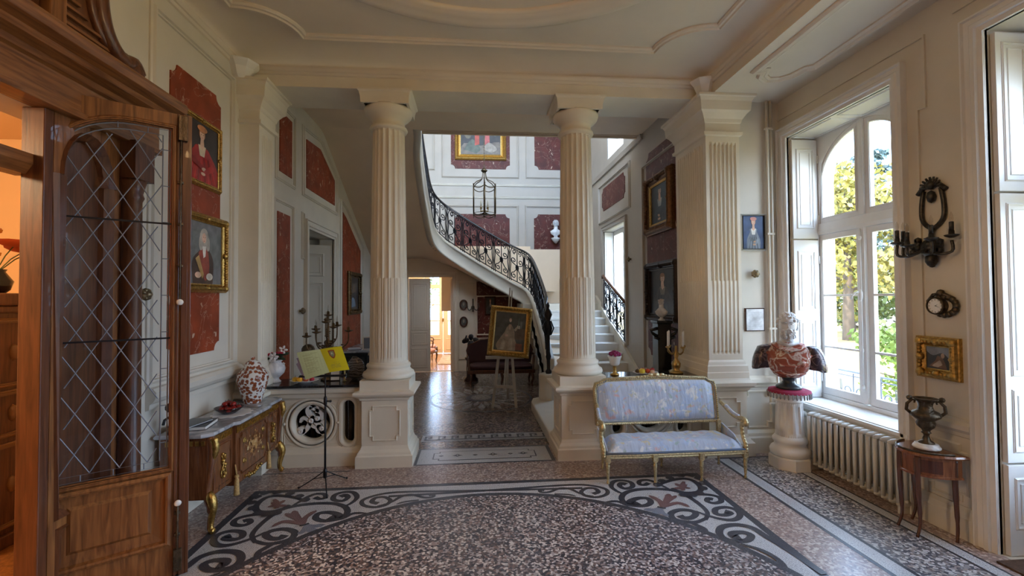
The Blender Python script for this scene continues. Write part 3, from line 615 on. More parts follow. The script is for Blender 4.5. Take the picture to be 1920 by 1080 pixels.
# ------------------------------------------------------------------ right windows
YC = 4.67
def archz(y, yc, a=.66, zs=3.33, b=.60): 
    t = max(0, 1-((y-yc)/a)**2); return zs+b*math.sqrt(t)
def window_unit(name, yc, z0, hw=.72, balcony=True, panels=False):
    root = thing(name, None, None, (4.36, yc, 0)); root['kind'] = 'structure'
    fw_ = plane((4.36, 0, 0), (0, 1, 0), (0, 0, 1), (-1, 0, 0)); zt = 3.96; yL, yR = yc+hw, yc-hw
    m = MB(); arch = [(yR+.07, 2.86)]+[(y, archz(y, yc, hw-.06)) for y in [yR+.07+i*(2*hw-.14)/24 for i in range(1, 24)]]+[(yL-.07, 2.86)]
    plate(rect(yR, z0, yL, zt), [rect(yR+.045, z0+.05, yL-.045, 2.72), arch], fw_, -.035, .035, m)
    hbar(m, fw_, yR, yL, [(2.72, .035), (2.72, .05), (2.76, .06), (2.80, .05), (2.86, .035)]); m.build('window_frame', WINP, root, world=True)
    for sgn in (1, -1):
        a, b_ = (yc+.015, yL-.05) if sgn > 0 else (yR+.05, yc-.015)
        m = MB(); gz = z0+.14
        ga, gb = (a+.09, b_-.05) if sgn > 0 else (a+.05, b_-.09)
        zz = [gz, 1.335, 1.355+.61, 2.68] if z0 > .3 else [.75, 1.335, 1.965, 2.68]
        holes = [rect(ga, zz[0], gb, zz[1]-.012), rect(ga, zz[1]+.012, gb, zz[2]-.012), rect(ga, zz[2]+.012, gb, zz[3]-.03)]
        plate(rect(a, z0+.055, b_, 2.715), holes, fw_, -.025, .025, m)
        if z0 < .3: mould(m, rect(ga+.03, .2, gb-.03, .6), plane((4.335, 0, 0), (0, 1, 0), (0, 0, 1), (-1, 0, 0)), .02, .01)
        s_ = m.build('window_sash', WINP, root, world=True, bevel=.003)
        g = MB(); g.flat(rect(ga-.005, zz[0]-.005, gb+.005, zz[3]-.02), fw_, 0); g.build('window_pane', GLASS, s_, world=True)
        # arched upper leaf
        m = MB(); ya, yb = (yc+.10, yL-.12) if sgn > 0 else (yR+.12, yc-.10)
        n = 14; top = [(ya+(yb-ya)*i/n, archz(ya+(yb-ya)*i/n, yc, hw-.10, 3.31, .56)) for i in range(n+1)]
        hole = [(ya, 2.93), (yb, 2.93)]+top[::-1]
        A, B = (yc+.015, yL-.075) if sgn > 0 else (yR+.075, yc-.015)
        tp = [(A+(B-A)*i/n, archz(A+(B-A)*i/n, yc, hw-.063)) for i in range(n+1)]
        plate([(A, 2.865), (B, 2.865)]+tp[::-1], [hole], fw_, -.02, .022, m); mould(m, hole, plane((4.338, 0, 0), (0, 1, 0), (0, 0, 1), (-1, 0, 0)), .02, .012)
        s_ = m.build('arched_sash', WINP, root, world=True)
        g = MB(); g.flat(hole, fw_, 0); g.build('window_pane', GLASS, s_, world=True)
    m = MB(); m.box((4.30, yc-.035, z0+.06), (4.345, yc+.035, 2.72)); m.box((4.31, yc-.03, 2.86), (4.345, yc+.03, 3.93)); m.build('meeting_stile', WINP, root, world=True, bevel=.006)
    m = MB().mat(0, True); m.tube([(4.285, yc, z0+.2), (4.285, yc, 2.70)], .009); 
    for z in (z0+.25, 1.35, 1.98, 2.6): m.ball((4.285, yc, z), .018, 8, (1, 1, 1.6))
    m.tube([(4.28, yc, 2.0), (4.23, yc+.02, 1.99), (4.215, yc+.05, 1.95), (4.22, yc+.06, 1.92)], .011); m.ball((4.275, yc, 1.96), .03, 10, (.7, 1, 2.2)); m.build('espagnolette_bolt', WINP, root, world=True)
    return root
win1 = window_unit('window_1', 4.67, .70, .70)
win2 = window_unit('window_2', 2.41, .02, .72); win3 = window_unit('window_3', .19, .02, .72)
def trimwin(name, y0, y1, z0, z1):
    root = thing(name, None, None, (RX, (y0+y1)/2, 0)); root['kind'] = 'structure'
    m = MB(); casing(m, PR, y0, y1, z1, .14, .05, max(0, z0-.7 if z0 > .3 else 0))
    m.build('window_casing', WINP, root, world=True)
    m = MB(); o = .27; m.ring([(y0-o+.02, 0), (y0-o+.02, z1-.35), (y0-o-.05, z1-.35), (y0-o-.05, z1+.28), (y1+o+.05-.1, z1+.28)], [(-.006, 0), (-.006, .018), (.012, .018), (.012, 0)], PR, closed=False); m.build('panel_moulding', CREAM, root, world=True)
trimwin('trim_window_1', 3.91, 5.35, .69, 3.95); trimwin('trim_window_2', 1.69, 3.13, 0, 4.0)
m = MB(); hbar(m, PR, 3.80, 5.42, [(.62, 0), (.62, .03), (.66, .05), (.69, .05), (.69, 0)]); m.box((3.94, 3.912, .655), (4.40, 5.348, .698)); struct(m, 'trim_window_sill', WINP)
m = MB()
for a, b_ in ((3.97, 4.60), (4.72, 5.30)): mould(m, rect(4.02, a, 4.28, b_), PD(3.95), .02, .012)
struct(m, 'trim_reveal_panels', WINP)
def shutter(yf, facing, z0, z1, boards, label_parent, x0=3.985, x1=4.315):
    """folded interior shutter lying on the window reveal"""
    root = thing('window_shutter', None, None, (x0, yf, 0)); root['kind'] = 'structure'
    f = plane((0, yf+facing*.035, 0), (1, 0, 0), (0, 0, 1), (0, facing, 0))
    for a, b_ in boards:
        m = MB(); m.box((x0, yf, a+.004), (x1, yf+facing*.035, b_-.004)); s_ = m.build('shutter_board', WINP, root, world=True, bevel=.002)
    for a, b_ in label_parent:
        m = MB(); mould(m, rect(x0+.07, a, x1-.07, b_), f, .022, .010); mould(m, rect(x0+.105, a+.035, x1-.105, b_-.035), f, .010, .006); m.build('panel_moulding', WINP, root, world=True)
    m = MB().mat(0, True)
    for z in [b_-.25 for a, b_ in boards]+[a+.25 for a, b_ in boards]: m.tube([(x1+.005, yf+facing*.04, z-.05), (x1+.005, yf+facing*.04, z+.05)], .008)
    m.build('hinge', WINP, root, world=True)
shutter(5.345, -1, .7, 3.93, ((.70, 2.66), (2.67, 3.92)), ((.85, 1.65), (1.80, 2.50), (2.82, 3.78)), .0+3.985)
shutter(3.915, 1, .7, 3.93, ((.70, 2.66), (2.67, 3.92)), ((.85, 1.65), (1.80, 2.50), (2.82, 3.78)))
shutter(3.125, -1, 0, 3.97, ((.0, .68), (.69, 2.73), (2.74, 3.97)), ((.22, .56), (.79, 1.22), (1.36, 2.63), (2.84, 3.87)))
shutter(1.695, 1, 0, 3.97, ((.0, .68), (.69, 2.73), (2.74, 3.97)), ((.22, .56), (.79, 1.22), (1.36, 2.63), (2.84, 3.87)))
# ------------------------------------------------------------------ outside
STONE = pm('pale_stone', (.78, .76, .72), .8, var=.05)
m = MB(); holes = []
for yc, z0 in ((4.67, -.3), (2.41, -.3), (.19, -.3)):
    hw = .74; holes.append([(yc-hw, z0), (yc+hw, z0)]+[(yc+hw*math.cos(t*PI/16), 3.40+.66*math.sin(t*PI/16)) for t in range(17)])
plate(rect(-3, -1.5, 5.8, 5.6), holes, plane((4.42, 0, 0), (0, 1, 0), (0, 0, 1), (-1, 0, 0)), -.20, -.0, m); struct(m, 'wall_exterior', STONE)
m = MB(); m.box((4.42, -3, -.35), (5.35, 6.2, -.02)); struct(m, 'trim_balcony_slab', STONE)
t = thing('balcony_railing', 'dark scrolled iron balcony railing outside the window behind the bust', 'railing', (5.15, 4.67, 0))
m = MB().mat(0, True)
for z in (.02, .86, .92): m.tube([(5.15, 3.2, z), (5.15, 6.1, z)], .014 if z > .9 else .009)
for i in range(7):
    y = 3.25+i*.42; m.tube([(5.15, y, 0), (5.15, y, .9)], .009)
    for sg in (-1, 1):
        for c, r, a0, tn in (((y+.21+sg*.1, .66), .10, 0 if sg < 0 else PI, sg*1.2), ((y+.21+sg*.1, .25), .10, 0 if sg < 0 else PI, -sg*1.2)):
            m.tube([(5.15, a, b_) for a, b_ in spiral(c, r, .02, a0, tn, 16)], .009, 5)
        m.tube([(5.15, y+.21+sg*.01, .1+.1*k) for k in range(8)], .007, 4)
m.build('scrollwork', pm('grey_iron', (.11, .12, .15), .5), t, world=True)
GRASS = pm('grass', (.30, .23, .07), .9, var=.35, vs=.35)
g = MB(); N = 14
g.add([(4.8+(x/N)**1.6*140, -60+y/N*160, -1.3+.25*math.sin(x*1.3+y)*min(1, x/4)) for x in range(N+1) for y in range(N+1)], [(x*(N+1)+y, x*(N+1)+y+1, (x+1)*(N+1)+y+1, (x+1)*(N+1)+y) for x in range(N) for y in range(N)])
struct(g, 'ground_lawn', GRASS)
p = MB(); p.flat([(16, 6), (20, 4), (60, 60), (52, 64)], fnz, -1.02); struct(p, 'ground_path', pm('path_dirt', (.25, .17, .11), .9))
def tree(x, y, h, r, col, label, n=2600, zc=.62, layers=0, base=-1.3, leaf=.5, bark=(.12, .09, .07), cat='tree', name='tree'):
    t = thing(name, label, cat, (x, y, base)); rnd = random.Random(int(x*7+y*3))
    m = MB().mat(0, True); m.tube([(0, 0, 0), (.1, .05, h*.3), (-.05, 0, h*.6), (0, 0, h*.9)], [h*.03, h*.024, h*.015, h*.004], 7)
    for k in range(9):
        a = k*2.4; z = h*(.28+.06*k); m.tube([(0, 0, z), (math.cos(a)*r*.5, math.sin(a)*r*.5, z+h*.06)], [h*.01, h*.003], 5)
    m.build('trunk', rgb('bark', bark, .9), t)
    m = MB()
    blobs = [(rnd.gauss(0, r*.38), rnd.gauss(0, r*.38), h*zc+rnd.gauss(0, h*.17), rnd.uniform(.25, .45)*r) for _ in range(16)] if not layers else [(math.cos(a_)*r*k_*.5*(1-.5*l/layers), math.sin(a_)*r*k_*.5*(1-.5*l/layers), h*(.25+.7*l/layers), r*.38*(1.1-.7*l/layers)) for l in range(layers) for a_, k_ in [(rnd.uniform(0, 6.28), rnd.uniform(.3, 1.3)) for _ in range(5)]]
    for i in range(n):
        b = blobs[i % len(blobs)]; d = Vector((rnd.gauss(0, 1), rnd.gauss(0, 1), rnd.gauss(0, 1)*(.30 if layers else .8))).normalized()*b[3]*rnd.uniform(.6, 1.05)
        if layers: d.z *= .45
        c = Vector((b[0], b[1], b[2]))+d; s_ = leaf*rnd.uniform(.5, 1.1); u = Vector((rnd.gauss(0, 1), rnd.gauss(0, 1), rnd.gauss(0, 1))).normalized(); v = u.orthogonal().normalized()
        w = u.cross(v); m.mat(i % 2); m.add([c-v*s_*.5, c+w*s_*.28, c+v*s_*.5, c-w*s_*.28], [(0, 1, 2, 3)])
    m.build('foliage', [rgb('leaf', col, .7), rgb('leaf', tuple(min(1, c*1.45) for c in col), .7)], t, recalc=False)
    return t
tree(42, 47, 21, 7.5, (.06, .10, .11), 'tall dark blue-green cedar seen through the upper left window pane', 4500, layers=10, leaf=.9)
tree(26.5, 30, 13, 6.0, (.17, .15, .03), 'broad yellow-green tree seen through the left window panes', 7500, leaf=.55, zc=.52)
tree(33, 25, 20, 5.5, (.06, .095, .10), 'dark cedar seen through the right window sash', 5500, layers=11, leaf=.75)
tree(33, 37, 10.5, 5.0, (.10, .13, .03), 'mid green tree filling the gap between the cedar and the yellow tree', 5000, leaf=.6, zc=.5)
tree(46, 74, 14, 8, (.12, .14, .04), 'distant round green tree beyond the lawn, farthest left', 3500, leaf=1.0)
tree(70, 52, 16, 9, (.15, .14, .05), 'distant round olive tree beyond the lawn, farthest right', 3500, leaf=1.0)
tree(11.6, 11.3, 2.9, 1.3, (.14, .19, .03), 'leafy yellow-green shrub close outside the right window sash', 2600, leaf=.2, cat='shrub', name='shrub', zc=.6)
# ------------------------------------------------------------------ oak doorcase and leaded leaf
H = Vector((-2.73, 3.03, 0)); AN = math.radians(34.28)
leaf = thing('leaded_glass_door', 'open oak door leaf with diamond leaded glass in the left foreground', 'door', H, AN)
lf = plane((0, 0, 0), (1, 0, 0), (0, 0, 1), (0, -1, 0))
arch = [(.09, .77), (.71, .77), (.71, 3.19)]+[(.71-.30*i/5, 3.19) for i in range(1, 4)]+[(.50-.41*math.sin(t*PI/20), 2.86+.33*math.cos(t*PI/20)) for t in range(0, 11)]
m = MB(); plate(rect(0, .01, .80, 3.30), [arch, rect(.115, .26, .69, .71)], lf, -.05, 0, m); m.build('frame', OAK, leaf, bevel=.002)
m = MB(); mould(m, arch[::1], lf, .028, .014); 
m.ring(arch, [(0, 0), (0, -.012), (-.006, -.018), (-.006, -.03)], lf); m.build('glazing_moulding', OAK, leaf)
m = MB(); m.ring(rect(.115, .26, .69, .71), [(.03, 0), (.03, .016), (.012, .026), (0, .02), (-.01, -.008), (-.03, -.012), (-.075, -.016), (-.095, -.002), (-.10, -.002)], lf, cap=True); m.build('lower_panel', OAKH if False else OAK, leaf)
m = MB()
for x0, x1, d in ((.735, .752, .012), (.765, .80, .018)): m.box((x0, -d, .01), (x1, 0, 3.30))
m.box((.80, -.018, .01), (.822, .05, 3.30)); m.box((-.0, -.006, .01), (.03, 0, 3.30)); m.build('edge_moulding', OAKD, leaf, bevel=.005)
m = MB(); m.flat(arch, lf, -.026); g_ = m.build('leaded_pane', GLASSD, leaf)
LEAD = pm('lead_came', (.24, .27, .33), .5, .3); m = MB()
def inside(x, z, e=.0):
    if not (.09+e <= x <= .71-e and .77+e <= z <= 3.19-e): return False
    if x < .5 and z > 2.86: return ((x-.5)/(.41-e))**2+((z-2.86)/(.33-e))**2 <= 1
    return True
def leadline(a, b_):
    n = 60; run = []
    for i in range(n+1):
        p = (a[0]+(b_[0]-a[0])*i/n, a[1]+(b_[1]-a[1])*i/n)
        if inside(*p, .055): run.append(p)
    if len(run) > 1: m.tube([(run[0][0], .026, run[0][1]), (run[-1][0], .026, run[-1][1])], .0035, 4)
sx, sz = .148, .262
for k in range(-14, 16):
    leadline((.145+k*sx, .83), (.145+k*sx+2.6/sz*sx, .83+2.6)); leadline((.145+k*sx, .83), (.145+k*sx-2.6/sz*sx, .83+2.6))
inn = [(.145, .825), (.655, .825), (.655, 3.135)]+[(.50-.355*math.sin(t*PI/20), 2.86+.275*math.cos(t*PI/20)) for t in range(0, 11)]
m.tube([(a, .026, b_) for a, b_ in inn], .004, 4, closed=True)
inn2 = [(.105, .785), (.695, .785), (.695, 3.175)]+[(.50-.395*math.sin(t*PI/20), 2.86+.315*math.cos(t*PI/20)) for t in range(0, 11)]
m.tube([(a, .026, b_) for a, b_ in inn2], .004, 4, closed=True)
for k in range(9):
    z = .95+k*.26
    for x0, x1 in ((.105, .145), (.655, .695)): m.tube([(x0, .026, z), (x1, .026, z)], .0032, 4)
for k in range(3):
    x = .25+k*.16
    for z0, z1 in ((.785, .825), (3.135, 3.175)): m.tube([(x, .026, z0), (x, .026, z1)], .0032, 4)
m.build('lead_cames', LEAD, g_)
m = MB()
for z in (1.685, 2.50): m.box((.09, .014, z-.006), (.71, .022, z+.006))
m.build('saddle_bar', IRON, g_)
m = MB().mat(0, True); f_ = -.03
m.tube([(.757, f_, .18), (.757, f_, .52)], .009); m.tube([(.757, f_, 1.95), (.757, f_, 3.20)], .008)
for z in (.30, .45, 2.2, 2.5, 2.8): m.cbox((.757, f_+.008, z), (.035, .02, .02))
m.mat(0, False).box((.735, -.045, .05), (.785, 0, .20)); m.box((.74, -.05, 3.10), (.795, 0, 3.28)); m.build('door_bolt', BRONZE, leaf, bevel=.003)
m = MB().mat(0, True)
for z in (.53, 1.94): m.lathe([(.006, 0), (.008, .012), (.02, .018), (.022, .026), (.016, .034), (.004, .036)], n=14, M=Matrix.Translation((.757, f_-.005, z))@Matrix.Rotation(PI/2, 4, 'X'))
m.build('bolt_knob', WHITEP, leaf)
# doorcase against the left wall
dc = thing('door_1', None, None, (LX, 2.6, 0)); dc['kind'] = 'structure'
m = MB(); m.box((LX-.05, 2.955, 0), (LX+.08, 3.02, 3.13)); m.box((LX, 1.37, 0), (LX+.10, 1.49, 3.13)); m.build('door_jamb', OAKD, dc, world=True, bevel=.006)
fD = plane((LX+.03, 0, 0), (0, 1, 0), (0, 0, 1), (1, 0, 0))
ap = [(3.09, .62), (3.45, .62), (3.45, 2.75)]+[(3.27+.18*math.cos(t*PI/12), 2.75+.30*math.sin(t*PI/12)) for t in range(0, 13)]+[(3.09, 2.75)]
m = MB(); plate(rect(3.02, 0, 3.54, 3.14), [ap, rect(3.09, .18, 3.45, .52)], fD, -.03, .05, m); m.build('side_panel', OAK, dc, world=True)
m = MB(); m.ring(ap, [(.03, .05), (.02, .07), (0, .05), (-.02, .03), (-.03, .0), (-.05, .0)], fD, cap=True); m.ring(rect(3.09, .18, 3.45, .52), [(.02, .05), (.01, .065), (-.01, .04), (-.06, .03), (-.07, .05)], fD, cap=True); m.build('arched_recess', OAKD, dc, world=True)
for y_ in (3.64, 1.20):
    m = MB().mat(0, True); m.lathe([(.075, .36), (.09, .38), (.09, .42), (.07, .45), (.068, 1.6), (.062, 2.7), (.075, 2.73), (.065, 2.76), (.085, 2.84), (.09, 2.86)], c=(LX+.10, y_, 0), n=20); m.mat(0, False).box((LX, y_-.10, 0), (LX+.20, y_+.10, .36)); m.box((LX, y_-.1, 2.86), (LX+.19, y_+.1, 3.14)); m.box((LX, y_-.10, .3), (LX+.05, y_+.10, 3.0)); m.build('engaged_column', OAKD, dc, world=True)
ENT = [(3.13, 0), (3.13, .15), (3.17, .15), (3.18, .12), (3.36, .12), (3.37, .15), (3.40, .17), (3.42, .24), (3.45, .26), (3.47, .33), (3.52, .345), (3.55, .33), (3.56, 0)]
m = MB(); n = len(ENT); hbar(m, PL, .9, 3.90, ENT); m.build('cornice', OAKH, dc, world=True, bevel=.004)
m = MB(); hbar(m, plane((LX-.12, 0, 0), (0, 1, 0), (0, 0, 1), (1, 0, 0)), 1.41, 3.0, [(2.72, 0), (2.72, .1), (2.78, .14), (2.84, .14), (2.84, 0)]); m.build('transom_bar', OAKH, dc, world=True)
def PP(p): q = W('x', LX+.15, *p); return (q.y, q.z)
oc = smooth([PP(p) for p in ((272,178),(266,160),(266,142),(256,120),(240,117),(222,95),(206,60),(197,20),(193,-25),(189,-80),(170,-140))], 4)
cp = [(a.x, a.y) for a in oc]; yl, zl = cp[-1]
body = cp+[(2.2, zl+.15), (2.2, 3.56), (cp[0][0], 3.56)]
fP = plane((LX, 0, 0), (0, 1, 0), (0, 0, 1), (1, 0, 0))
m = MB(); m.prism([(a, b_) for a, b_ in body], fP, 0, .10); m.prism([(4.4-a if False else 4.4-a, b_) for a, b_ in body], fP, 0, .10); m.build('pediment', OAKD, dc, world=True)
m = MB().mat(0, True); m.tube([fP(a, b_, .12) for a, b_ in cp[8:]], .055, 8); m.tube([fP(a-.07, b_+.02, .11) for a, b_ in cp[10:]], .03, 8)
m.ball(fP(cp[9][0]-.03, cp[9][1]-.02, .1), .085, 12, (1, 1, 1)); m.build('volute', OAKD, dc, world=True)
m = MB()
for k in range(12):
    z = 3.70+k*.055; y1_ = max([a for a, b_ in cp if b_ > z-.06] or [3])-.20; y0_ = min([PP((128, 60))[0]], default=2.9)
    if y1_ > y0_+.03: m.box((LX+.09, y0_, z), (LX+.125, y1_, z+.018))
m.build('louvre', OAKH, dc, world=True)
m = MB(); y0_ = PP((128, 60))[0]
m.box((LX+.1, y0_-.14, 3.56), (LX+.17, y0_-.03, 4.6)); m.box((LX+.1, 2.2, 3.58), (LX+.125, 2.46, 4.6)); m.build('pediment_upright', OAK, dc, world=True, bevel=.01)
# orange room beyond the doorcase
ORW = pm('orange_wall', (.86, .60, .33), .7)
m = MB(); m.box((-7.1, -1.5, -.05), (LX-.25, 6.3, 0)); struct(m, 'floor_side_room', OAK)
m = MB(); m.box((-7.2, -1.5, 0), (-7.1, 6.3, 4)); m.box((-7.1, 6.2, 0), (LX-.25, 6.3, 4)); m.box((-7.1, -1.6, 0), (LX-.25, -1.5, 4)); m.box((-7.1, -1.5, 4), (LX-.25, 6.3, 4.1)); struct(m, 'wall_side_room', ORW)
lamp('side_room_lamp', (-4.6, 1.8, 3.2), 230, (1, .72, .42), .15)
cb_ = thing('carved_cabinet', 'dark carved wooden cabinet in the orange room beyond the door', 'cabinet', (-4.05, 4.25, 0))
m = MB(); m.box((-.32, -.65, .08), (.32, .65, 1.92)); m.build('body', OAKD, cb_, bevel=.01)
m = MB(); m.box((-.38, -.71, 1.92), (.38, .71, 2.02)); m.box((-.36, -.69, 1.86), (.36, .69, 1.92)); m.build('top', OAKD, cb_, bevel=.015)
m = MB(); m.box((-.36, -.69, 0), (.36, .69, .10)); m.build('plinth', OAKD, cb_, bevel=.01)
for f in (plane((.32, 0, 0), (0, 1, 0), (0, 0, 1), (1, 0, 0)), plane((0, -.65, 0), (1, 0, 0), (0, 0, 1), (0, -1, 0))):
    w_ = .58 if f(0, 0, 0).x > .1 else .26
    m = MB()
    for z0_, z1_ in ((.18, .78), (.9, 1.2), (1.3, 1.78)):
        mould(m, rect(-w_+.08, z0_, w_-.08, z1_), f, .04, .03)
        for k in range(5): m.mat(0, True).ball(f((-w_+.16)+(2*w_-.32)*k/4, (z0_+z1_)/2, .0), .07, 8, (.5, .5, 1)); m.mat(0, False)
    m.build('carved_panel', pm('carved_oak', (.20, .09, .03), .35, coat=.4), cb_)
fv = thing('poppy_arrangement', 'orange poppies in a dark vase on the carved cabinet', 'flowers', (-3.95, 4.1, 2.02))
m = MB().mat(0, True); m.lathe([(.07, 0), (.10, .03), (.12, .10), (.07, .18), (.08, .2)], n=14); m.build('vase', BLACK, fv)
m = MB().mat(0, True); q = MB(); rnd = random.Random(3)
for k in range(9):
    a = rnd.uniform(0, 6.28); e = Vector((math.cos(a)*rnd.uniform(.05, .28), math.sin(a)*rnd.uniform(.05, .3), rnd.uniform(.22, .52)))
    m.tube([(0, 0, .15), e*.6+Vector((0, 0, .08)), e], .005, 4)
    q.mat(k % 2, True).lathe([(.01, 0), (.06, .01), (.10, .035), (.105, .06)], c=e, n=12, rf=lambda a, z, r: r*(1+.12*math.sin(5*a)), caps=False)
m.build('stem', rgb('stem_green', (.10, .13, .03)), fv); q.build('bloom', [rgb('poppy_red', (.62, .10, .02)), rgb('poppy_orange', (.75, .28, .03))], fv, recalc=False)
# ------------------------------------------------------------------ stairs
INN = [(1.36,8.1,.42),(1.40,9,.80),(1.42,10,1.22),(1.42,10.9,1.56),(1.32,11.4,1.78),(.95,11.62,2.0),(.3,11.65,2.38),(-.4,11.65,2.82),(-.8,11.55,3.1),(-.98,11.2,3.34),(-1.03,10.5,3.74),(-1.05,9.6,4.24),(-1.03,8.8,4.68),(-.97,8.40,4.91),(-.95,8.12,4.965)]
OUT = [(HX,8.1,.0),(HX,9,.5),(HX,10,1.0),(HX,10.9,1.5),(HX,UY,1.75),(1.4,UY,1.95),(.3,UY,2.35),(-.5,UY,2.7),(-1.6,UY,2.95),(LX,12.3,3.02),(LX,10.9,3.66),(LX,9.6,4.30),(LX,8.7,4.76),(LX,8.35,4.93),(LX,8.12,4.965)]
inn_s = smooth(INN, 5); out_s = smooth(OUT, 5); nS = len(inn_s)
st = thing('staircase', 'grand cream stone staircase winding up around the open well', 'staircase', (2.2, 8.3, 0))
m = MB().mat(0, True); m.add(list(inn_s)+list(out_s), [(i, i+1, nS+i+1, nS+i) for i in range(nS-1)]); m.build('soffit', TANP, st, world=True)
m = MB(); n9 = nS
m.mat(0, True).add([p+Vector((0, 0, .34)) for p in inn_s[20:]]+[p+Vector((0, 0, .40)) for p in out_s[20:]], [(i, i+1, nS-20+i+1, nS-20+i) for i in range(nS-21)]); m.build('upper_flight', CREAM, st, world=True)
# stringer: profile swept along the inner curve
def inward(i):
    a = inn_s[max(0, i-1)]; b_ = inn_s[min(nS-1, i+1)]; d = Vector((b_.x-a.x, b_.y-a.y, 0)).normalized(); return Vector((-d.y, d.x, 0))
SP = [(-.02, 0), (.10, 0), (.12, .03), (.10, .07), (.10, .34), (.13, .36), (.14, .40), (.12, .43), (-.02, .43)]
m = MB().mat(0, True); vs = []
for i, p in enumerate(inn_s):
    n_ = inward(i)
    for o_, z in SP: vs.append(p+n_*(o_-.08)+Vector((0, 0, z)))
k = len(SP); m.add(vs, [(i*k+j, i*k+(j+1) % k, (i+1)*k+(j+1) % k, (i+1)*k+j) for i in range(nS-1) for j in range(k)]+[tuple(range(k)), tuple(range((nS-1)*k, nS*k))]); m.build('stringer', CREAM, st, world=True)
m = MB(); slab = [(1.0, 6.05), (HX, 6.05), (HX, 8.22), (1.25, 8.22), (1.06, 8.1), (1.0, 7.85)]
m.prism(slab, fnz, 0, .17); m.build('landing_slab', CREAM, st, world=True, bevel=.02)
for k_ in range(9):
    y = 8.22+.30*k_; z = .17+.165*(k_+1); w0 = 1.42
    m = MB(); m.box((w0, y, 0 if k_ < 3 else z-.5), (HX, y+.62, z-.035)); m.box((w0, y-.035, z-.035), (HX, y+.34, z)); m.build('step', [WHITEP], st, world=True, bevel=.008)
m = MB(); m.box((1.2, 10.95, 1.5), (HX, UY, 1.82)); m.build('landing', CREAM, st, world=True, bevel=.01)
m = MB(); cu = [(8.25, .55), (11.2, 2.02), (11.2, 1.5), (8.25, .17)]; m.prism(cu, PHR, 0, .06); m.build('curb', CREAM, st, world=True)
m = MB(); pc = (1.30, 7.98)
m.ring(ell(pc[0], pc[1], .15, n=8, t0=PI/8, t1=2*PI+PI/8), [(.0, .17), (0, .60), (-.01, .62)], fnz, cap=True); m.build('newel_plinth', CREAM, st, world=True, bevel=.006)
# iron balustrade up the stairs
bl = thing('stair_balustrade', 'black wrought iron scroll balustrade curving up beside the stair well', 'balustrade', (1.32, 8.05, .62))
def motif(mb, P, L, h, r=.011):
    """lyre of scrolls inside a bay of length L; P(u,v)->3D"""
    T = lambda pts: mb.tube([P(a, b_) for a, b_ in pts], r, 4)
    T([(0, 0), (0, h)]); c = L/2
    for s in (-1, 1):
        T(spiral((c+s*L*.22, h*.20), L*.17, .02, PI/2 if s > 0 else PI/2, -s*1.25, 14)); T(spiral((c+s*L*.22, h*.62), L*.17, .02, -PI/2, s*1.25, 14))
        T([(c+s*L*.22, h*.20+L*.17), (c+s*L*.05, h*.40), (c+s*L*.05, h*.5), (c+s*L*.22, h*.62-L*.17)])
        T(spiral((c+s*L*.16, h*.87), L*.13, .02, -PI/2, s*1.1, 10)); T([(c+s*L*.38, h*.02), (c+s*L*.44, h*.3), (c+s*L*.40, h*.5), (c+s*L*.44, h*.8), (c+s*L*.3, h*.98)])
    T([(c, h*.05), (c, h*.95)]); T(ell(c, h*.45, L*.09, L*.14, 10, 0, 2*PI, True)); T([(0, h*.06), (L, h*.06)]); T([(0, h*.94), (L, h*.94)])
top = [p+inward(i)*(-.02)+Vector((0, 0, .42)) for i, p in enumerate(inn_s)]
top[0:3] = [Vector((1.33, 8.08, .72)), Vector((1.345, 8.28, .84)), Vector((1.36, 8.46, .93))]
# resample by arc length
cum = [0]
for a, b_ in zip(top, top[1:]): cum.append(cum[-1]+(b_-a).length)
def at(s):
    s = max(0, min(cum[-1]-1e-6, s))
    for i in range(len(cum)-1):
        if cum[i+1] >= s: t = (s-cum[i])/(cum[i+1]-cum[i]); return top[i].lerp(top[i+1], t)
HR = .92; nb = 22; Ls = cum[-1]/nb
for j in range(nb):
    m = MB(); s0 = j*Ls; motif(m, lambda u, v: at(s0+u)+Vector((0, 0, v)), Ls, HR, .012); m.build('scroll_panel', IRON, bl, world=True)
m = MB().mat(0, True); hp = [at(cum[-1]*i/120)+Vector((0, 0, HR)) for i in range(121)]; m.tube(hp, .032, 8, flat=.7); m.build('handrail', BLACK, bl, world=True)
m = MB().mat(0, True); m.lathe([(.05, .62), (.055, .66), (.03, .70), (.03, .85), (.05, .92), (.03, 1.0), (.028, 1.3), (.05, 1.36), (.075, 1.44), (.06, 1.50), (.03, 1.54), (.05, 1.60), (.075, 1.66), (.05, 1.73), (.02, 1.77), (.03, 1.82), (.01, 1.88)], c=(1.33, 7.98, 0), n=14)
for a in range(6): m.tube([(1.33+math.cos(a*1.05)*.05, 7.98+math.sin(a*1.05)*.05, 1.3), (1.33+math.cos(a*1.05)*.10, 7.98+math.sin(a*1.05)*.10, 1.42), (1.33+math.cos(a*1.05)*.05, 7.98+math.sin(a*1.05)*.05, 1.55)], .012, 5)
m.build('newel_post', IRON, bl, world=True)
b2 = thing('window_balustrade', 'short black iron balustrade with wooden rail guarding the stair window', 'balustrade', (3.10, 9.8, 1.0))
def p2(u, v): y = 9.05+u; return Vector((3.09, y, 1.03+.39*u+v))
for j in range(3):
    m = MB(); motif(m, lambda u, v: p2(j*.5+u, v), .5, .82, .011); m.build('scroll_panel', IRON, b2, world=True)
m = MB().mat(0, True); m.tube([p2(-.06, .84), p2(1.5, .86), p2(1.53, .84), p2(1.54, .78)], .034, 8); m.build('handrail', OAKD, b2, world=True)
m = MB(); m.prism([(9.03, .9), (9.03, 1.04), (10.55, 1.63), (10.55, .9)], PHR, -.06, .05); m.build('rail_base', CREAM, b2, world=True)
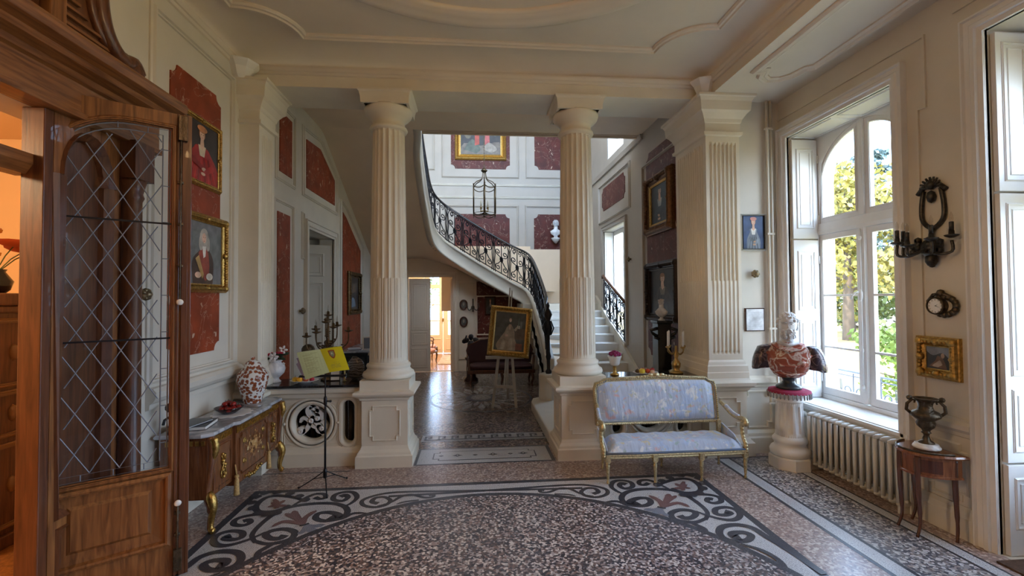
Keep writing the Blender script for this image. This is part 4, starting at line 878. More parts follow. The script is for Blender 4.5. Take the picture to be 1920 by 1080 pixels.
# stair windows: splayed shutter boards and frames
for z0, z1, y0, y1 in ((1.0, 3.52, 9.03, 10.55), (5.15, 6.15, 9.1, 10.2)):
    w = thing('window_4' if z0 < 3 else 'window_5', None, None, (3.4, 9.8, 0)); w['kind'] = 'structure'
    fW = plane((3.36, 0, 0), (0, 1, 0), (0, 0, 1), (-1, 0, 0)); m = MB(); yc = (y0+y1)/2
    plate(rect(y0, z0, y1, z1), [rect(y0+.08, z0+.1, yc-.04, z1-.1), rect(yc+.04, z0+.1, y1-.08, z1-.1)], fW, -.04, .02, m); m.build('window_frame', WINP, w, world=True)
    g = MB(); g.flat(rect(y0+.08, z0+.1, y1-.08, z1-.1), fW, -.01); g.build('window_pane', GLASS, w, world=True)
    m = MB(); m.box((3.13, y1-.04, z0), (3.34, y1-.005, z1-.01)); mould(m, rect(3.17, z0+.2, 3.30, z1-.2), plane((0, y1-.04, 0), (1, 0, 0), (0, 0, 1), (0, -1, 0)), .015, .01); m.build('shutter_board', WINP, w, world=True)
lamp('salon_fill_light', (-.6, 14.2, 2.9), 170, (1, .86, .68), .2)  # added point light without a fixture, brightens the salon
# ------------------------------------------------------------------ salon beyond the partition
PEACH = pm('peach_paint', (.82, .66, .48), .6)
m = MB(); m.box((-2.9, DY+.15, -.04), (1.6, 17.2, 0)); struct(m, 'floor_salon', wood('honey_parquet', (.28, .12, .04), (.52, .28, .12), 'Y', 3, .2))
m = MB(); m.box((-3.0, DY+.15, 0), (-2.9, 17.2, 3.3)); m.box((1.6, DY+.15, 0), (1.7, 17.2, 3.3)); plate(rect(-2.9, 0, 1.6, 3.3), [rect(-1.75, .001, -.40, 2.95)], PF(16.5), -.2, 0, m); m.box((-2.9, DY+.15, 3.3), (1.6, 17.2, 3.4)); struct(m, 'wall_salon', PEACH)
dr = thing('door_3', None, None, (-1.07, 16.55, 0)); dr['kind'] = 'structure'
for s in (-1, 1):
    a, b_ = (-1.07, -.41) if s > 0 else (-1.74, -1.08); m = MB()
    ga, gb = (a+.17, b_-.13) if s > 0 else (a+.2, b_-.13)
    plate(rect(a, .01, b_, 2.93), [rect(ga, .66, gb, 1.15), rect(ga, 1.19, gb, 1.72), rect(ga, 1.76, gb, 2.33), rect(ga, 2.48, gb, 2.82)], PF(16.5), -.06, -.02, m); mould(m, rect(a+.13, .15, b_-.1, .5), PF(16.52), .03, .02); q = m.build('door_leaf', PEACH, dr, world=True)
    g = MB(); g.flat(rect(ga, .66, gb, 2.82), PF(16.5), -.04); g.build('door_pane', GLASS, q, world=True)
m = MB(); m.cbox((-1.07, 16.47, 1.2), (.06, .05, .12)); m.build('door_lock', BRASS, dr, world=True)
tree(-5.2, 34, 6.5, 3.0, (.16, .20, .10), 'pale green tree outside the far glazed door', 1400, leaf=.4); 
m = MB(); m.box((-14, 17.3, -1.0), (14, 60, -.9)); struct(m, 'ground_court', GRASS)
cu = thing('curtain', 'pale drawn-back curtain at the right of the far glazed door', 'curtain', (-.55, 16.35, 0))
m = MB().mat(0, True); P = []
for z, x0 in ((2.95, -.98), (2.4, -.92), (1.7, -.80), (1.15, -.62), (.9, -.58), (.02, -.62)):
    for i in range(21): P.append((x0+(0-x0-.15)*i/20, 16.32+.04*math.sin(i*1.9), z))
m.add(P, [(j*21+i, j*21+i+1, (j+1)*21+i+1, (j+1)*21+i) for j in range(5) for i in range(20)]); m.build('drape', pm('sage_silk', (.34, .36, .26), .6), cu, world=True, recalc=False)
rg = tag(MB().box((-1.05, 13.7, 0), (.8, 15.9, .015)).build('rug', pm('beige_rug', (.50, .40, .30), .95, var=.3, vs=8)), 'beige rug on the parquet of the far salon', 'rug')
dl = door_leaf('door_4', .57, 2.5, .05, TANP, [(.09, 1.15, .48, 2.35), (.09, .75, .48, 1.05), (.09, .15, .48, .62)], loc=(-1.71, DY-.02, 0), rz=0); dl['kind'] = 'structure'
dl = door_leaf('door_5', .57, 2.5, .05, TANP, [(.09, 1.15, .48, 2.35)], loc=(-.56, DY+.12, 0), rz=math.radians(85)); dl['kind'] = 'structure'
# ------------------------------------------------------------------ chandelier added above and behind the camera, unseen, for warm light
ch = thing('fill_chandelier', 'brass chandelier with lit candle bulbs added out of view for warm light', 'fill_chandelier', (.14, 1.3, 3.75))
m = MB().mat(0, True); m.lathe([(.02, -.25), (.06, -.2), (.03, -.1), (.08, 0), (.04, .1), (.02, .3), (.01, 1.03)], n=16)
for k in range(8):
    a = k*PI/4; m.tube([(math.cos(a)*r, math.sin(a)*r, z) for r, z in ((.05, -.1), (.2, -.2), (.38, -.12), (.42, .0))], .012, 6); m.lathe([(.02, 0), (.045, .02), (.02, .04)], c=(math.cos(a)*.42, math.sin(a)*.42, 0), n=10)
m.build('frame', BRASS, ch)
BM = emis('warm_bulb', (1, .62, .28), 30)
for k in range(8): b = MB().mat(0, True); a = k*PI/4; b.lathe([(.012, .04), (.018, .07), (.012, .11), (.002, .13)], c=(math.cos(a)*.42, math.sin(a)*.42, 0), n=8); b.build('bulb', BM, ch)
lamp('warm_fill_light', (.14, 1.3, 3.88), WARM_FILL, (1, .60, .27), .4)
# ------------------------------------------------------------------ paintings
COLS = {}
def col(c):
    if c not in COLS: COLS[c] = rgb('oil_paint', c, .45, var=.35, vs=9)
    return COLS[c]
def picture(name, label, fn, x0, z0, x1, z1, fw, bg, shapes, fmat=GOLD, depth=.05, carved=0, cat='painting', group=None, inner=None, glassy=False):
    base = fn((x0+x1)/2, z0, 0); t = thing(name, label, cat, base, group=group)
    m = MB(); q = rect(x0+fw, z0+fw, x1-fw, z1-fw)
    m.ring(q, [(0, .014), (0, max(.026, depth*.45)), (fw*.12, depth*.5), (fw*.2, depth*.38), (fw*.42, depth*.6), (fw*.6, depth), (fw*.78, depth*.9), (fw*.9, depth*.6), (fw, depth*.5), (fw, 0)], fn)
    if carved:
        m.mat(0, True); L = [(x0+fw/2, z0+fw/2), (x1-fw/2, z0+fw/2), (x1-fw/2, z1-fw/2), (x0+fw/2, z1-fw/2)]
        for i in range(4):
            a, b_ = Vector(L[i]), Vector(L[(i+1) % 4]); n = max(2, int((b_-a).length/(fw*carved)))
            for k in range(n): p = a.lerp(b_, k/n); m.ball(fn(p.x, p.y, depth*.75), fw*.22, 6, (1, 1, 1))
            m.ball(fn(a.x, a.y, depth*.6), fw*.45, 10)
            cc = (a+b_)/2; m.ball(fn(cc.x, cc.y, depth*.6), fw*.40, 8)
    fr_ = m.build('frame', fmat, t, world=True)
    if inner:
        m = MB(); m.ring(q, [(-.001, .020), (-.001, max(.04, depth*.45)), (-fw*.22, .036), (-fw*.22, .020)], fn); m.build('inner_slip', inner, t, world=True)
    cs = [bg]; m = MB(); m.flat(q, fn, .022); w, h = x1-x0-2*fw, z1-z0-2*fw
    for i, (poly, c) in enumerate(shapes):
        if c not in cs: cs.append(c)
        m.mat(cs.index(c)).flat([(x0+fw+w*min(.999, max(.001, a)), z0+fw+h*min(.999, max(.001, b_))) for a, b_ in poly], fn, .0228+.0003*i)
    m.build('canvas', [col(c) for c in cs], t, world=True, recalc=False); return t
E_ = lambda cx, cy, a, b_, n=18: ell(cx, cy, a, b_, n)
def lady(dress, skin=(.66, .42, .29), hair=(.30, .12, .05), lace=(.62, .50, .34), hc=.5, up=0, seated=False, wide=.44, hat=None):
    S = []
    S += [(smooth([(hc-wide, -.05), (hc-wide*.95, .28), (hc-wide*.5, .50), (hc-.13, .585), (hc+.13, .585), (hc+wide*.55, .50), (hc+wide, .26), (hc+wide, -.05)], 4), dress)]
    rn = random.Random(int(hc*100+wide*1000))
    for k in range(9):
        x = hc+wide*(-.85+1.7*k/8); S += [([(x-.02, -.05), (x+.02, -.05), (hc+(x-hc)*.55+.008, .40+.1*rn.random()), (hc+(x-hc)*.55-.008, .38)], tuple(c*(.62 if k % 2 else 1.35) for c in dress))]
    S += [([(hc-.10, .60), (hc+.10, .60), (hc+.06, .42), (hc-.06, .42)], lace), ([(hc-.04, .72), (hc+.04, .72), (hc+.055, .58), (hc, .53), (hc-.055, .58)], skin)]
    S += [(E_(hc, .80, .085, .10), hair), (E_(hc-.005, .775, .062, .085), skin), (E_(hc, .86, .075, .045), hair)]
    if hat: S += [(E_(hc, .885, .13, .055), hat)]
    S += [(E_(hc-.028, .785, .012, .007, 8), (.12, .06, .04)), (E_(hc+.025, .785, .012, .007, 8), (.12, .06, .04)), (E_(hc, .735, .02, .007, 8), (.5, .12, .1)), ([(hc-.004, .78), (hc+.006, .78), (hc+.009, .755), (hc-.009, .755)], tuple(c*.8 for c in skin))]
    S += [([(hc-wide*.8, .30), (hc-.02, .20), (hc+.04, .22), (hc+.02, .27), (hc-wide*.6, .38)], tuple(c*.7 for c in dress)), (E_(hc+.05, .21, .065, .032), skin), ([(hc+wide*.8, .28), (hc+.1, .12), (hc+.02, .14), (hc+.06, .2), (hc+wide*.6, .36)], tuple(min(1, c*1.3) for c in dress)), (E_(hc+.02, .13, .06, .028), skin)]
    return [([(hc+(p[0]-hc)*1.18, p[1]*1.02+.0) for p in poly], c) for poly, c in S]
picture('portrait_painting', 'gilt framed lady in a red gown, high on the left red panel', PL, 4.34, 3.06, 4.98, 3.74, .055, (.035, .024, .018), lady((.36, .02, .012), hc=.48, hat=(.55, .22, .08)), depth=.05, carved=.35)
def man():
    S = [(smooth([(0, .75), (.3, .9), (.7, .8), (1, .95), (1, .3), (0, .3)], 3), (.16, .17, .17)), (smooth([(.15, -.05), (.12, .35), (.3, .52), (.45, .60), (.62, .55), (.75, .35), (.72, -.05)], 4), (.07, .04, .03))]
    S += [(smooth([(.3, .5), (.42, .6), (.58, .52), (.62, .2), (.5, .05), (.38, .2)], 3), (.30, .06, .04)), ([(.40, .62), (.52, .62), (.50, .45), (.44, .42)], (.7, .66, .6)), (E_(.46, .76, .13, .15), (.42, .38, .33)), (E_(.36, .66, .06, .12), (.42, .38, .33)), (E_(.57, .66, .06, .12), (.42, .38, .33)), (E_(.455, .75, .062, .085), (.66, .42, .30)), (E_(.43, .76, .01, .007, 6), (.1, .05, .04)), (E_(.48, .76, .01, .007, 6), (.1, .05, .04)), (E_(.455, .70, .02, .006, 6), (.4, .1, .08)), (E_(.62, .12, .10, .06), (.7, .62, .52)), (E_(.28, .14, .09, .05), (.66, .42, .30)), ([(.2, .4), (.3, .46), (.45, .15), (.4, .08)], (.45, .28, .10))]
    return S
picture('portrait_painting', 'broad gilt frame with a bewigged man, low on the left red panel', PL, 4.36, 2.03, 5.09, 2.80, .085, (.17, .17, .18), man(), depth=.07, carved=.32)
picture('portrait_painting', 'small portrait of a lady on a blue ground beside the corner pipes', PF(5.5), 3.40, 2.54, 3.735, 3.01, .022, (.035, .07, .17), lady((.20, .24, .30), hair=(.45, .20, .10), lace=(.7, .7, .68), wide=.26, hat=(.5, .2, .15)), fmat=pm('pearl_frame', (.62, .62, .60), .4, .4), depth=.04, inner=BLACK)
cert = picture('framed_certificate', 'small framed white certificate on the wall above the dado', PF(5.5), 3.44, 1.515, 3.70, 1.81, .012, (.68, .70, .72), [(rect(.12+.03*(k % 3), .84-k*.055, .88-.05*(k % 4), .852-k*.055), (.42, .44, .48)) for k in range(13)], fmat=MAHOD, depth=.02, cat='certificate')
picture('landscape_painting', 'small dark painting in a wide battered gilt frame above the bronze urn', PR, 3.355, 1.245, 3.715, 1.60, .085, (.05, .055, .06), [(smooth([(0, .5), (.3, .75), (.7, .6), (1, .8), (1, 1), (0, 1)], 3), (.24, .27, .32)), (smooth([(.1, 0), (.25, .45), (.5, .6), (.62, .35), (.9, .1)], 3), (.20, .12, .08)), (smooth([(.3, .2), (.4, .4), (.55, .3), (.75, .12), (.5, .08)], 3), (.50, .42, .36)), (E_(.28, .62, .08, .12), (.42, .30, .22))], depth=.06, carved=.35)
picture('portrait_painting', 'upper dark portrait with white ruff on the hall right wall', PHR, 6.72, 3.02, 7.78, 4.02, .15, (.02, .028, .032), lady((.03, .04, .05), hair=(.05, .03, .02), lace=(.4, .4, .38), wide=.3), fmat=pm('old_gilt', (.16, .08, .04), .45, .6, var=.4, vs=30), depth=.12, carved=.35, inner=GOLD)
picture('portrait_painting', 'lower large dark portrait in a black carved frame on the hall right wall', PHR, 6.55, 1.55, 7.82, 2.55, .14, (.02, .022, .026), lady((.05, .04, .035), lace=(.2, .16, .12), wide=.34), fmat=pm('ebony_frame', (.03, .018, .014), .4, .3, var=.4, vs=30), depth=.10, carved=.35)
ux0, uz0 = PXU(853, 300); ux1, _ = PXU(949, 300)
picture('large_painting', 'large gilt framed figure painting high on the wall above the stairs', PF(UY), ux0, uz0, ux1, uz0+1.9, .14, (.035, .03, .028), [(smooth([(0, .0), (.1, .22), (.5, .18), (.95, .25), (1, 0)], 3), (.15, .12, .09)), (smooth([(.1, .1), (.3, .3), (.5, .12), (.4, .04)], 3), (.08, .10, .07)), ([(.36, .18), (.47, .2), (.46, .95), (.38, .95)], (.36, .05, .025)), ([(.60, .2), (.72, .18), (.7, .7), (.62, .7)], (.40, .08, .07)), (smooth([(.55, .12), (.7, .24), (.9, .12), (.75, .05)], 3), (.28, .24, .19)), (E_(.2, .5, .12, .2), (.12, .10, .06)), (E_(.85, .55, .1, .2), (.10, .12, .10))], depth=.10, inner=BRASS)
def seated():
    return [(smooth([(.0, .9), (.3, .95), (.9, .9), (1, .5), (1, 0), (0, 0), (0, .5)], 3), (.06, .065, .06)), (rect(.66, .32, .98, .60), (.10, .07, .05)), (smooth([(.16, .04), (.10, .16), (.22, .34), (.36, .52), (.44, .66), (.54, .66), (.64, .50), (.66, .34), (.74, .18), (.70, .04)], 4), (.30, .245, .18)), (smooth([(.22, .06), (.3, .3), (.38, .2), (.34, .05)], 3), (.38, .33, .25)), (smooth([(.46, .04), (.5, .32), (.58, .32), (.62, .06)], 3), (.36, .30, .22)), (smooth([(.40, .62), (.34, .48), (.38, .42), (.46, .5)], 3), (.34, .29, .21)), (smooth([(.56, .62), (.66, .52), (.72, .58), (.70, .64), (.62, .56)], 3), (.32, .27, .20)), ([(.45, .68), (.53, .68), (.52, .58), (.49, .54), (.46, .58)], (.55, .40, .30)), (E_(.49, .80, .05, .06), (.12, .08, .06)), (E_(.49, .785, .038, .05), (.60, .42, .32)), ([(.70, .60), (.80, .58), (.79, .66), (.71, .67)], (.45, .42, .36)), (E_(.40, .40, .05, .03), (.45, .30, .24)), (rect(.74, .62, .76, .86), (.10, .16, .14)), (rect(.80, .60, .86, .78), (.12, .13, .13)), (rect(.70, .06, .90, .22), (.20, .07, .05))]
# ------------------------------------------------------------------ easel
ez = thing('easel', 'pale grey wooden tripod easel in the stair hall', 'easel', (.55, 8.3, 0))
m = MB()
def bar(mb, a, b_, w, d):
    a, b_ = Vector(a), Vector(b_); t_ = (b_-a).normalized(); x = t_.cross(Vector((0, 1, 0))).normalized(); y = t_.cross(x)
    vs = [p+x*(sx*w/2)+y*(sy*d/2) for p in (a, b_) for sx, sy in ((-1, -1), (1, -1), (1, 1), (-1, 1))]
    mb.add(vs, [(0, 1, 2, 3), (7, 6, 5, 4), (0, 4, 5, 1), (1, 5, 6, 2), (2, 6, 7, 3), (3, 7, 4, 0)])
EZ = pm('grey_beech', (.42, .39, .34), .5, var=.1)
def wy(y, px, py): return W('y', y, px, py)
for nm, segs in (('leg', [((-.21, -.16, 0), (.02, .02, 1.75))]), ('leg', [((.21, -.20, 0), (.10, .02, 1.75))]), ('leg', [((.12, .55, 0), (.06, .03, 1.70))]), ('mast', [((.0, -.10, .30), (.13, .03, 2.15)), ((.045, -.10, .30), (.17, .03, 2.1))]), ('crossbar', [((-.17, -.13, .38), (.185, -.16, .36))]), ('shelf', [((-.33, -.16, .90), (.36, -.18, .90))])):
    m = MB()
    for a, b_ in segs: bar(m, a, b_, .05 if nm != 'mast' else .022, .03 if nm != 'shelf' else .07)
    m.build(nm, EZ, ez, bevel=.003)
# painting on the easel: tilted
c0 = wy(8.12, 956, 622); TI = math.radians(-6); eu = Vector((math.cos(TI), 0, math.sin(TI))); ev = Vector((-math.sin(TI), .12, math.cos(TI))).normalized()
fE = plane(c0, eu, ev, eu.cross(ev)*1.0)
if (eu.cross(ev)).y > 0: fE = plane(c0, eu, ev, -(eu.cross(ev)))
t = picture('easel_painting', 'gilt framed painting of a seated lady in a pale gown resting tilted on the easel', fE, -.375, -.445, .375, .445, .085, (.055, .058, .052), seated(), depth=.06, carved=.5, inner=BRASS)
cm_ = [c for c in bpy.data.objects if c.parent == t]
for sx in (-1, 1):
    for sy in (-1, 1): m = MB(); m.add([fE(sx*.29, sy*.36, .02), fE(sx*.29, sy*.27, .02), fE(sx*.20, sy*.36, .02)], [(0, 1, 2)]); m.build('corner_spandrel', GOLD, t, world=True, recalc=False)
# ------------------------------------------------------------------ openwork balustrades with marble tops
def balustrade(x0, x1, label, xm, mono=True):
    t = thing('openwork_balustrade', label, 'balustrade', ((x0+x1)/2, 5.7, 0), group='low openwork walls beside the columns' if False else None); f = PF(5.56)
    m = MB(); holes = []
    cw = xm
    for x in (xm-.42, xm+.42):
        if x-.08 > x0+.02 and x+.08 < x1-.0: holes.append([(x+.075*math.cos(a)*1.0, .50+(.175 if math.sin(a) > 0 else -.175)+.085*math.sin(a)) for a in [2*PI*k/24+.001 for k in range(24)]])
    holes.append(ell(xm, .50, .215, n=48)); plate(rect(x0, .20, x1, .80), holes, f, -.14, 0, m); m.build('pierced_panel', COLP, t, world=True)
    m = MB()
    hbar(m, f, x0, x1, [(0, -.2), (0, .05), (.15, .05), (.17, .035), (.20, .025), (.22, .0), (.22, -.2)]); hbar(m, f, x0, x1, [(.77, -.2), (.77, 0), (.79, .015), (.80, .03), (.84, .035), (.86, .06), (.90, .065), (.925, .05), (.925, -.2)]); m.build('rail', COLP, t, world=True)
    m = MB().mat(0, True)
    m.ring(ell(xm, .50, .225, n=48), [(-.03, -.05), (-.01, .0), (0, .012), (.025, .015), (.03, .0), (.04, .0), (.05, .014), (.07, .014), (.075, 0)], f)
    for hl in holes[:-1]: m.ring(hl, [(-.01, -.03), (.0, .005), (.02, .014), (.035, .012), (.04, 0), (.05, .012), (.06, 0)], f)
    for s in (-1, 1): m.ball(f(xm+s*.305, .5, .01), .018, 8); m.mat(0, False); m.box((xm+s*.335-.006, 5.548, .24), (xm+s*.335+.006, 5.562, .76)); m.mat(0, True)
    m.mat(0, False)
    for sx in (-1, 1):
        for sy in (-1, 1):
            P_ = [(xm+sx*.31, .5+sy*.245), (xm+sx*.31, .5+sy*.11), (xm+sx*.24, .5+sy*.20), (xm+sx*.13, .5+sy*.245)]; mould(m, P_ if sx*sy > 0 else P_[::-1], f, .008, .008)
    m.build('panel_moulding', COLP, t, world=True)
    m = MB(); m.box((x0, 5.47, .925), (x1, 5.98, .955)); m.build('marble_top', BLKM, t, world=True, bevel=.006)
    if mono:   # carved interlaced letters in the roundel
        m = MB(); S = [([(.03, .205), (-.04, .17), (-.05, .12), (-.01, .06), (.045, 0), (.11, -.11), (.15, -.15), (.19, -.14)], .06), ([(-.04, .17), (.03, .15), (.10, .10), (.09, .03), (.03, .015), (.0, .05), (.02, .07)], .042), ([(.03, .015), (.12, .0), (.15, -.06), (.12, -.12), (.06, -.10), (.07, -.05), (.1, -.06)], .042), ([(-.0, .07), (-.03, -.01), (-.07, -.08), (-.13, -.13), (-.20, -.15)], .05), ([(-.20, -.15), (-.16, -.08), (-.11, -.07), (-.10, -.11), (-.14, -.12)], .036), ([(-.14, .0), (-.12, .05), (-.06, .03), (-.02, -.03), (.04, -.07)], .034), ([(.0, .20), (-.01, .21), (.05, .17), (.05, .11)], .045)]
        for pts, w in S: addribbon(m, [(xm+p.x, .50+p.y) for p in smooth(pts, 5)], w, f, -.10, -.03, taper=(.7, .8))
        for p in ((-.015, .02), (.055, .045), (.105, -.075), (-.135, -.1)): m.mat(0, True).lathe([(.028, 0), (.03, .02), (.016, .028), (.012, .02)], n=12, M=Matrix.Translation(f(xm+p[0], .5+p[1], -.04))@Matrix.Rotation(PI/2, 4, 'X')); m.mat(0, False)
        m.build('carved_monogram', WHITEP, t, world=True, bevel=.006)
    # cast iron radiator behind the openwork
    r = thing('radiator', 'dark cast iron radiator seen through the openwork '+('left of' if x0 < 0 else 'right of')+' the passage', 'radiator', ((x0+x1)/2, 5.86, .06)); n = int((x1-x0-.1)/.075)
    for k in range(n):
        m = MB().mat(0, True); x = x0+.08+k*.075; m.tube([(x, 5.80, .12), (x, 5.80, .76)], .022, 8); m.tube([(x, 5.90, .12), (x, 5.90, .76)], .022, 8); m.ball((x, 5.85, .76), .035, 8, (.8, 2.2, 1)); m.ball((x, 5.85, .12), .035, 8, (.8, 2.2, 1)); m.box((x-.02, 5.79, .06), (x+.02, 5.91, .12)) if k in (0, n-1) else None
        m.build('radiator_section', pm('brown_radiator', (.10, .075, .055), .5) if 'brown_radiator' not in bpy.data.materials else bpy.data.materials['brown_radiator'], r, world=True)
    return t
balustrade(-2.42, -1.31, 'cream openwork low wall with a carved monogram roundel behind the music stand', -1.90)
balustrade(1.61, 2.90, 'cream openwork low wall with black marble top behind the settee', 2.22)
# ------------------------------------------------------------------ settee
SILK = bpy.data.materials.new('blue_floral_silk'); SILK.use_nodes = True; n = SILK.node_tree; bS = n.nodes['Principled BSDF']; bS.inputs['Roughness'].default_value = .38; bS.inputs['Sheen Weight'].default_value = .3
tcS = n.nodes.new('ShaderNodeTexCoord'); base = (.45, .53, .68)
prev = None
for i, (sc_, thr, colr, off) in enumerate(((5.5, .56, (.40, .52, .74), 0), (9, .60, (.70, .72, .76), 3), (11, .64, (.62, .42, .46), 7), (10, .64, (.60, .54, .36), 11), (13, .64, (.34, .46, .48), 17))):
    mp = n.nodes.new('ShaderNodeMapping'); mp.inputs['Location'].default_value = (off, off*.7, off*1.3); nz = n.nodes.new('ShaderNodeTexNoise'); nz.inputs['Scale'].default_value = sc_; nz.inputs['Detail'].default_value = 4; nz.inputs['Distortion'].default_value = .8
    r = ramp(n, [(thr-.03, (0, 0, 0)), (thr+.04, (1, 1, 1))]); mx = n.nodes.new('ShaderNodeMix'); mx.data_type = 'RGBA'
    n.links.new(tcS.outputs['Object'], mp.inputs[0]); n.links.new(mp.outputs[0], nz.inputs['Vector']); n.links.new(nz.outputs['Fac'], r.inputs['Fac']); n.links.new(r.outputs['Color'], mx.inputs[0])
    if prev: n.links.new(prev, mx.inputs[6])
    else: mx.inputs[6].default_value = (*base, 1)
    mx.inputs[7].default_value = (*colr, 1); prev = mx.outputs[2]
n.links.new(prev, bS.inputs['Base Color'])
nzb = n.nodes.new('ShaderNodeTexNoise'); nzb.inputs['Scale'].default_value = 9; mpb = n.nodes.new('ShaderNodeMapping'); mpb.inputs['Scale'].default_value = (2.5, .8, .7); bu = n.nodes.new('ShaderNodeBump'); bu.inputs['Strength'].default_value = .3; bu.inputs['Distance'].default_value = .03
n.links.new(tcS.outputs['Object'], mpb.inputs[0]); n.links.new(mpb.outputs[0], nzb.inputs['Vector']); n.links.new(nzb.outputs['Fac'], bu.inputs['Height']); n.links.new(bu.outputs['Normal'], bS.inputs['Normal'])
GIM = rgb('blue_grey_gimp', (.10, .14, .22)); 
so_ = thing('settee', 'gilt settee with pale blue floral silk upholstery in front of the right column', 'settee', (2.16, 4.70, 0))
LB = lambda u, v, w: Vector((u, .44+.10*(v-.45)/.55-w, v))
bo = [(-.745, .50), (.705, .50), (.715, .86)]+[(.715-.085*(1-math.cos(t*PI/8))-.0, .86+.105*math.sin(t*PI/8)) for t in range(1, 5)]+[(.56, 1.0), (.3, 1.01), (0, 1.02), (-.3, 1.01), (-.58, 1.0)]+[(-.755+.085*(1-math.cos(t*PI/8)), .86+.105*math.sin(t*PI/8)) for t in range(4, 0, -1)]+[(-.755, .86)]
bo = [(-.745, .50), (.705, .50), (.712, .88), (.695, .945), (.63, .965), (.60, .99), (.3, 1.005), (0, 1.015), (-.3, 1.005), (-.62, .99), (-.66, .965), (-.73, .945), (-.752, .88)]
m = MB().mat(0, True); m.ring(bo, [(-.03, -.03), (-.03, .015), (-.02, .028), (-.008, .02), (.0, .03), (.012, .022), (.014, -.03), (-.03, -.03)], LB); m.build('back_frame', GILT2, so_)
m = MB().mat(0, True); L_ = [Vector(p) for p in bo]
for i in range(len(L_)):
    a, b_ = L_[i], L_[(i+1) % len(L_)]; nn_ = max(1, int((b_-a).length/.022))
    for k in range(nn_): p = a.lerp(b_, k/nn_); m.ball(LB(p.x, p.y, .03), .009, 6)
m.build('beading', GILT2, so_)
m = MB().mat(0, True)
for x, s in ((-.07, 1), (0, 1.4), (.07, 1)): m.ball(LB(x, 1.035, .02), .026*s, 8, (1.3, .6, .8))
for s in (-1, 1):
    for k in range(4): m.ball(LB(s*(.11+.04*k), 1.028-.004*k, .02), .018, 6, (1.5, .6, .7))
m.build('crest_carving', GILT2, so_)
m = MB().mat(0, True)
cush = []
N1, N2 = 24, 12
for side in (1, -1):
    for j in range(N2+1):
        for i in range(N1+1):
            u = -.715+1.395*i/N1; v = .53+.455*j/N2; eu_ = min(1, min(i, N1-i)/2.5); ev_ = min(1, min(j, N2-j)/2); k = math.sin(eu_*PI/2)*math.sin(ev_*PI/2)
            if j == N2 and False: pass
            vv = v-(.035 if (i in (0, N1) and j >= N2-1) else 0)-(.02 if i in (1, N1-1) and j == N2 else 0)
            cush.append(LB(u, vv, side*(.012+.04*k)))
K = (N1+1)*(N2+1); fs = []
for s in (0, 1):
    for j in range(N2):
        for i in range(N1): a = s*K+j*(N1+1)+i; fs.append((a, a+1, a+N1+2, a+N1+1))
m.add(cush, fs); m.build('back_cushion', SILK, so_, sub=1)
m = MB().mat(0, True); m.ring([(a*.972-.0005, .50+(b_-.50)*.955+.022) for a, b_ in bo], [(-.006, .01), (-.006, .026), (.006, .026), (.006, .01)], LB); m.build('gimp_braid', GIM, so_)
# seat
def seatpt(u, v, z): hw = .77-.06*v; return Vector((u*hw, -.02+v*.45, z))
m = MB()
pf = [seatpt(-1, 0, 0), seatpt(-.5, -.03, 0), seatpt(.5, -.03, 0), seatpt(1, 0, 0), seatpt(1, 1, 0), seatpt(-1, 1, 0)]; pf = [(p.x, p.y) for p in pf]
m.ring(pf, [(-.03, .26), (0, .26), (.008, .27), (.004, .285), (.010, .295), (.006, .312), (-.02, .315)], fnz); m.build('seat_rail', GILT2, so_)
m = MB().mat(0, True); pts = []; N1, N2 = 28, 12
rnd = random.Random(5)
for j in range(N2+1):
    for i in range(N1+1):
        u = -1+2*i/N1; v = j/N2; ed = math.sin(min(1, min(i, N1-i)/2.0)*PI/2)*math.sin(min(1, (min(j+.0, N2-j))/2.0)*PI/2)
        p = seatpt(u*.985, .0+v*.97, .315+.10*ed+.008*math.sin(i*1.7)*ed+.01*v); pts.append(p)
m.add(pts, [(j*(N1+1)+i, j*(N1+1)+i+1, (j+1)*(N1+1)+i+1, (j+1)*(N1+1)+i) for j in range(N2) for i in range(N1)]); m.build('seat_cushion', SILK, so_, sub=1)
m = MB().mat(0, True); q = [(p[0], p[1]) for p in pf]; m.ring(q, [(-.012, .305), (.008, .308), (.010, .32), (-.01, .326)], fnz); m.build('gimp_braid', GIM, so_)
def tleg(mb, x, y, h=.27, r=.022):
    mb.mat(0, False).cbox((x, y, h-.005), (.05, .05, .07)); mb.mat(0, True).lathe([(.008, 0), (.016, .006), (.017, .02), (.010, .035), (.014, .06), (r*.85, h-.10), (r, h-.075), (r*.6, h-.065), (r*1.15, h-.052), (r*.8, h-.04)], c=(x, y, 0), n=12)
for u in (-.985, -.33, .33, .985):
    m = MB(); p = seatpt(u, -.02 if abs(u) < .5 else .03, 0); tleg(m, p.x, p.y); m.build('leg', GILT2, so_)
for u in (-.97, 0, .97):
    m = MB(); p = seatpt(u, .96, 0); tleg(m, p.x, p.y); 
    if u: m.mat(0, False).box((p.x-.02, p.y-.03, .27), (p.x+.02, p.y+.01, .52))
    m.build('leg', GILT2, so_)
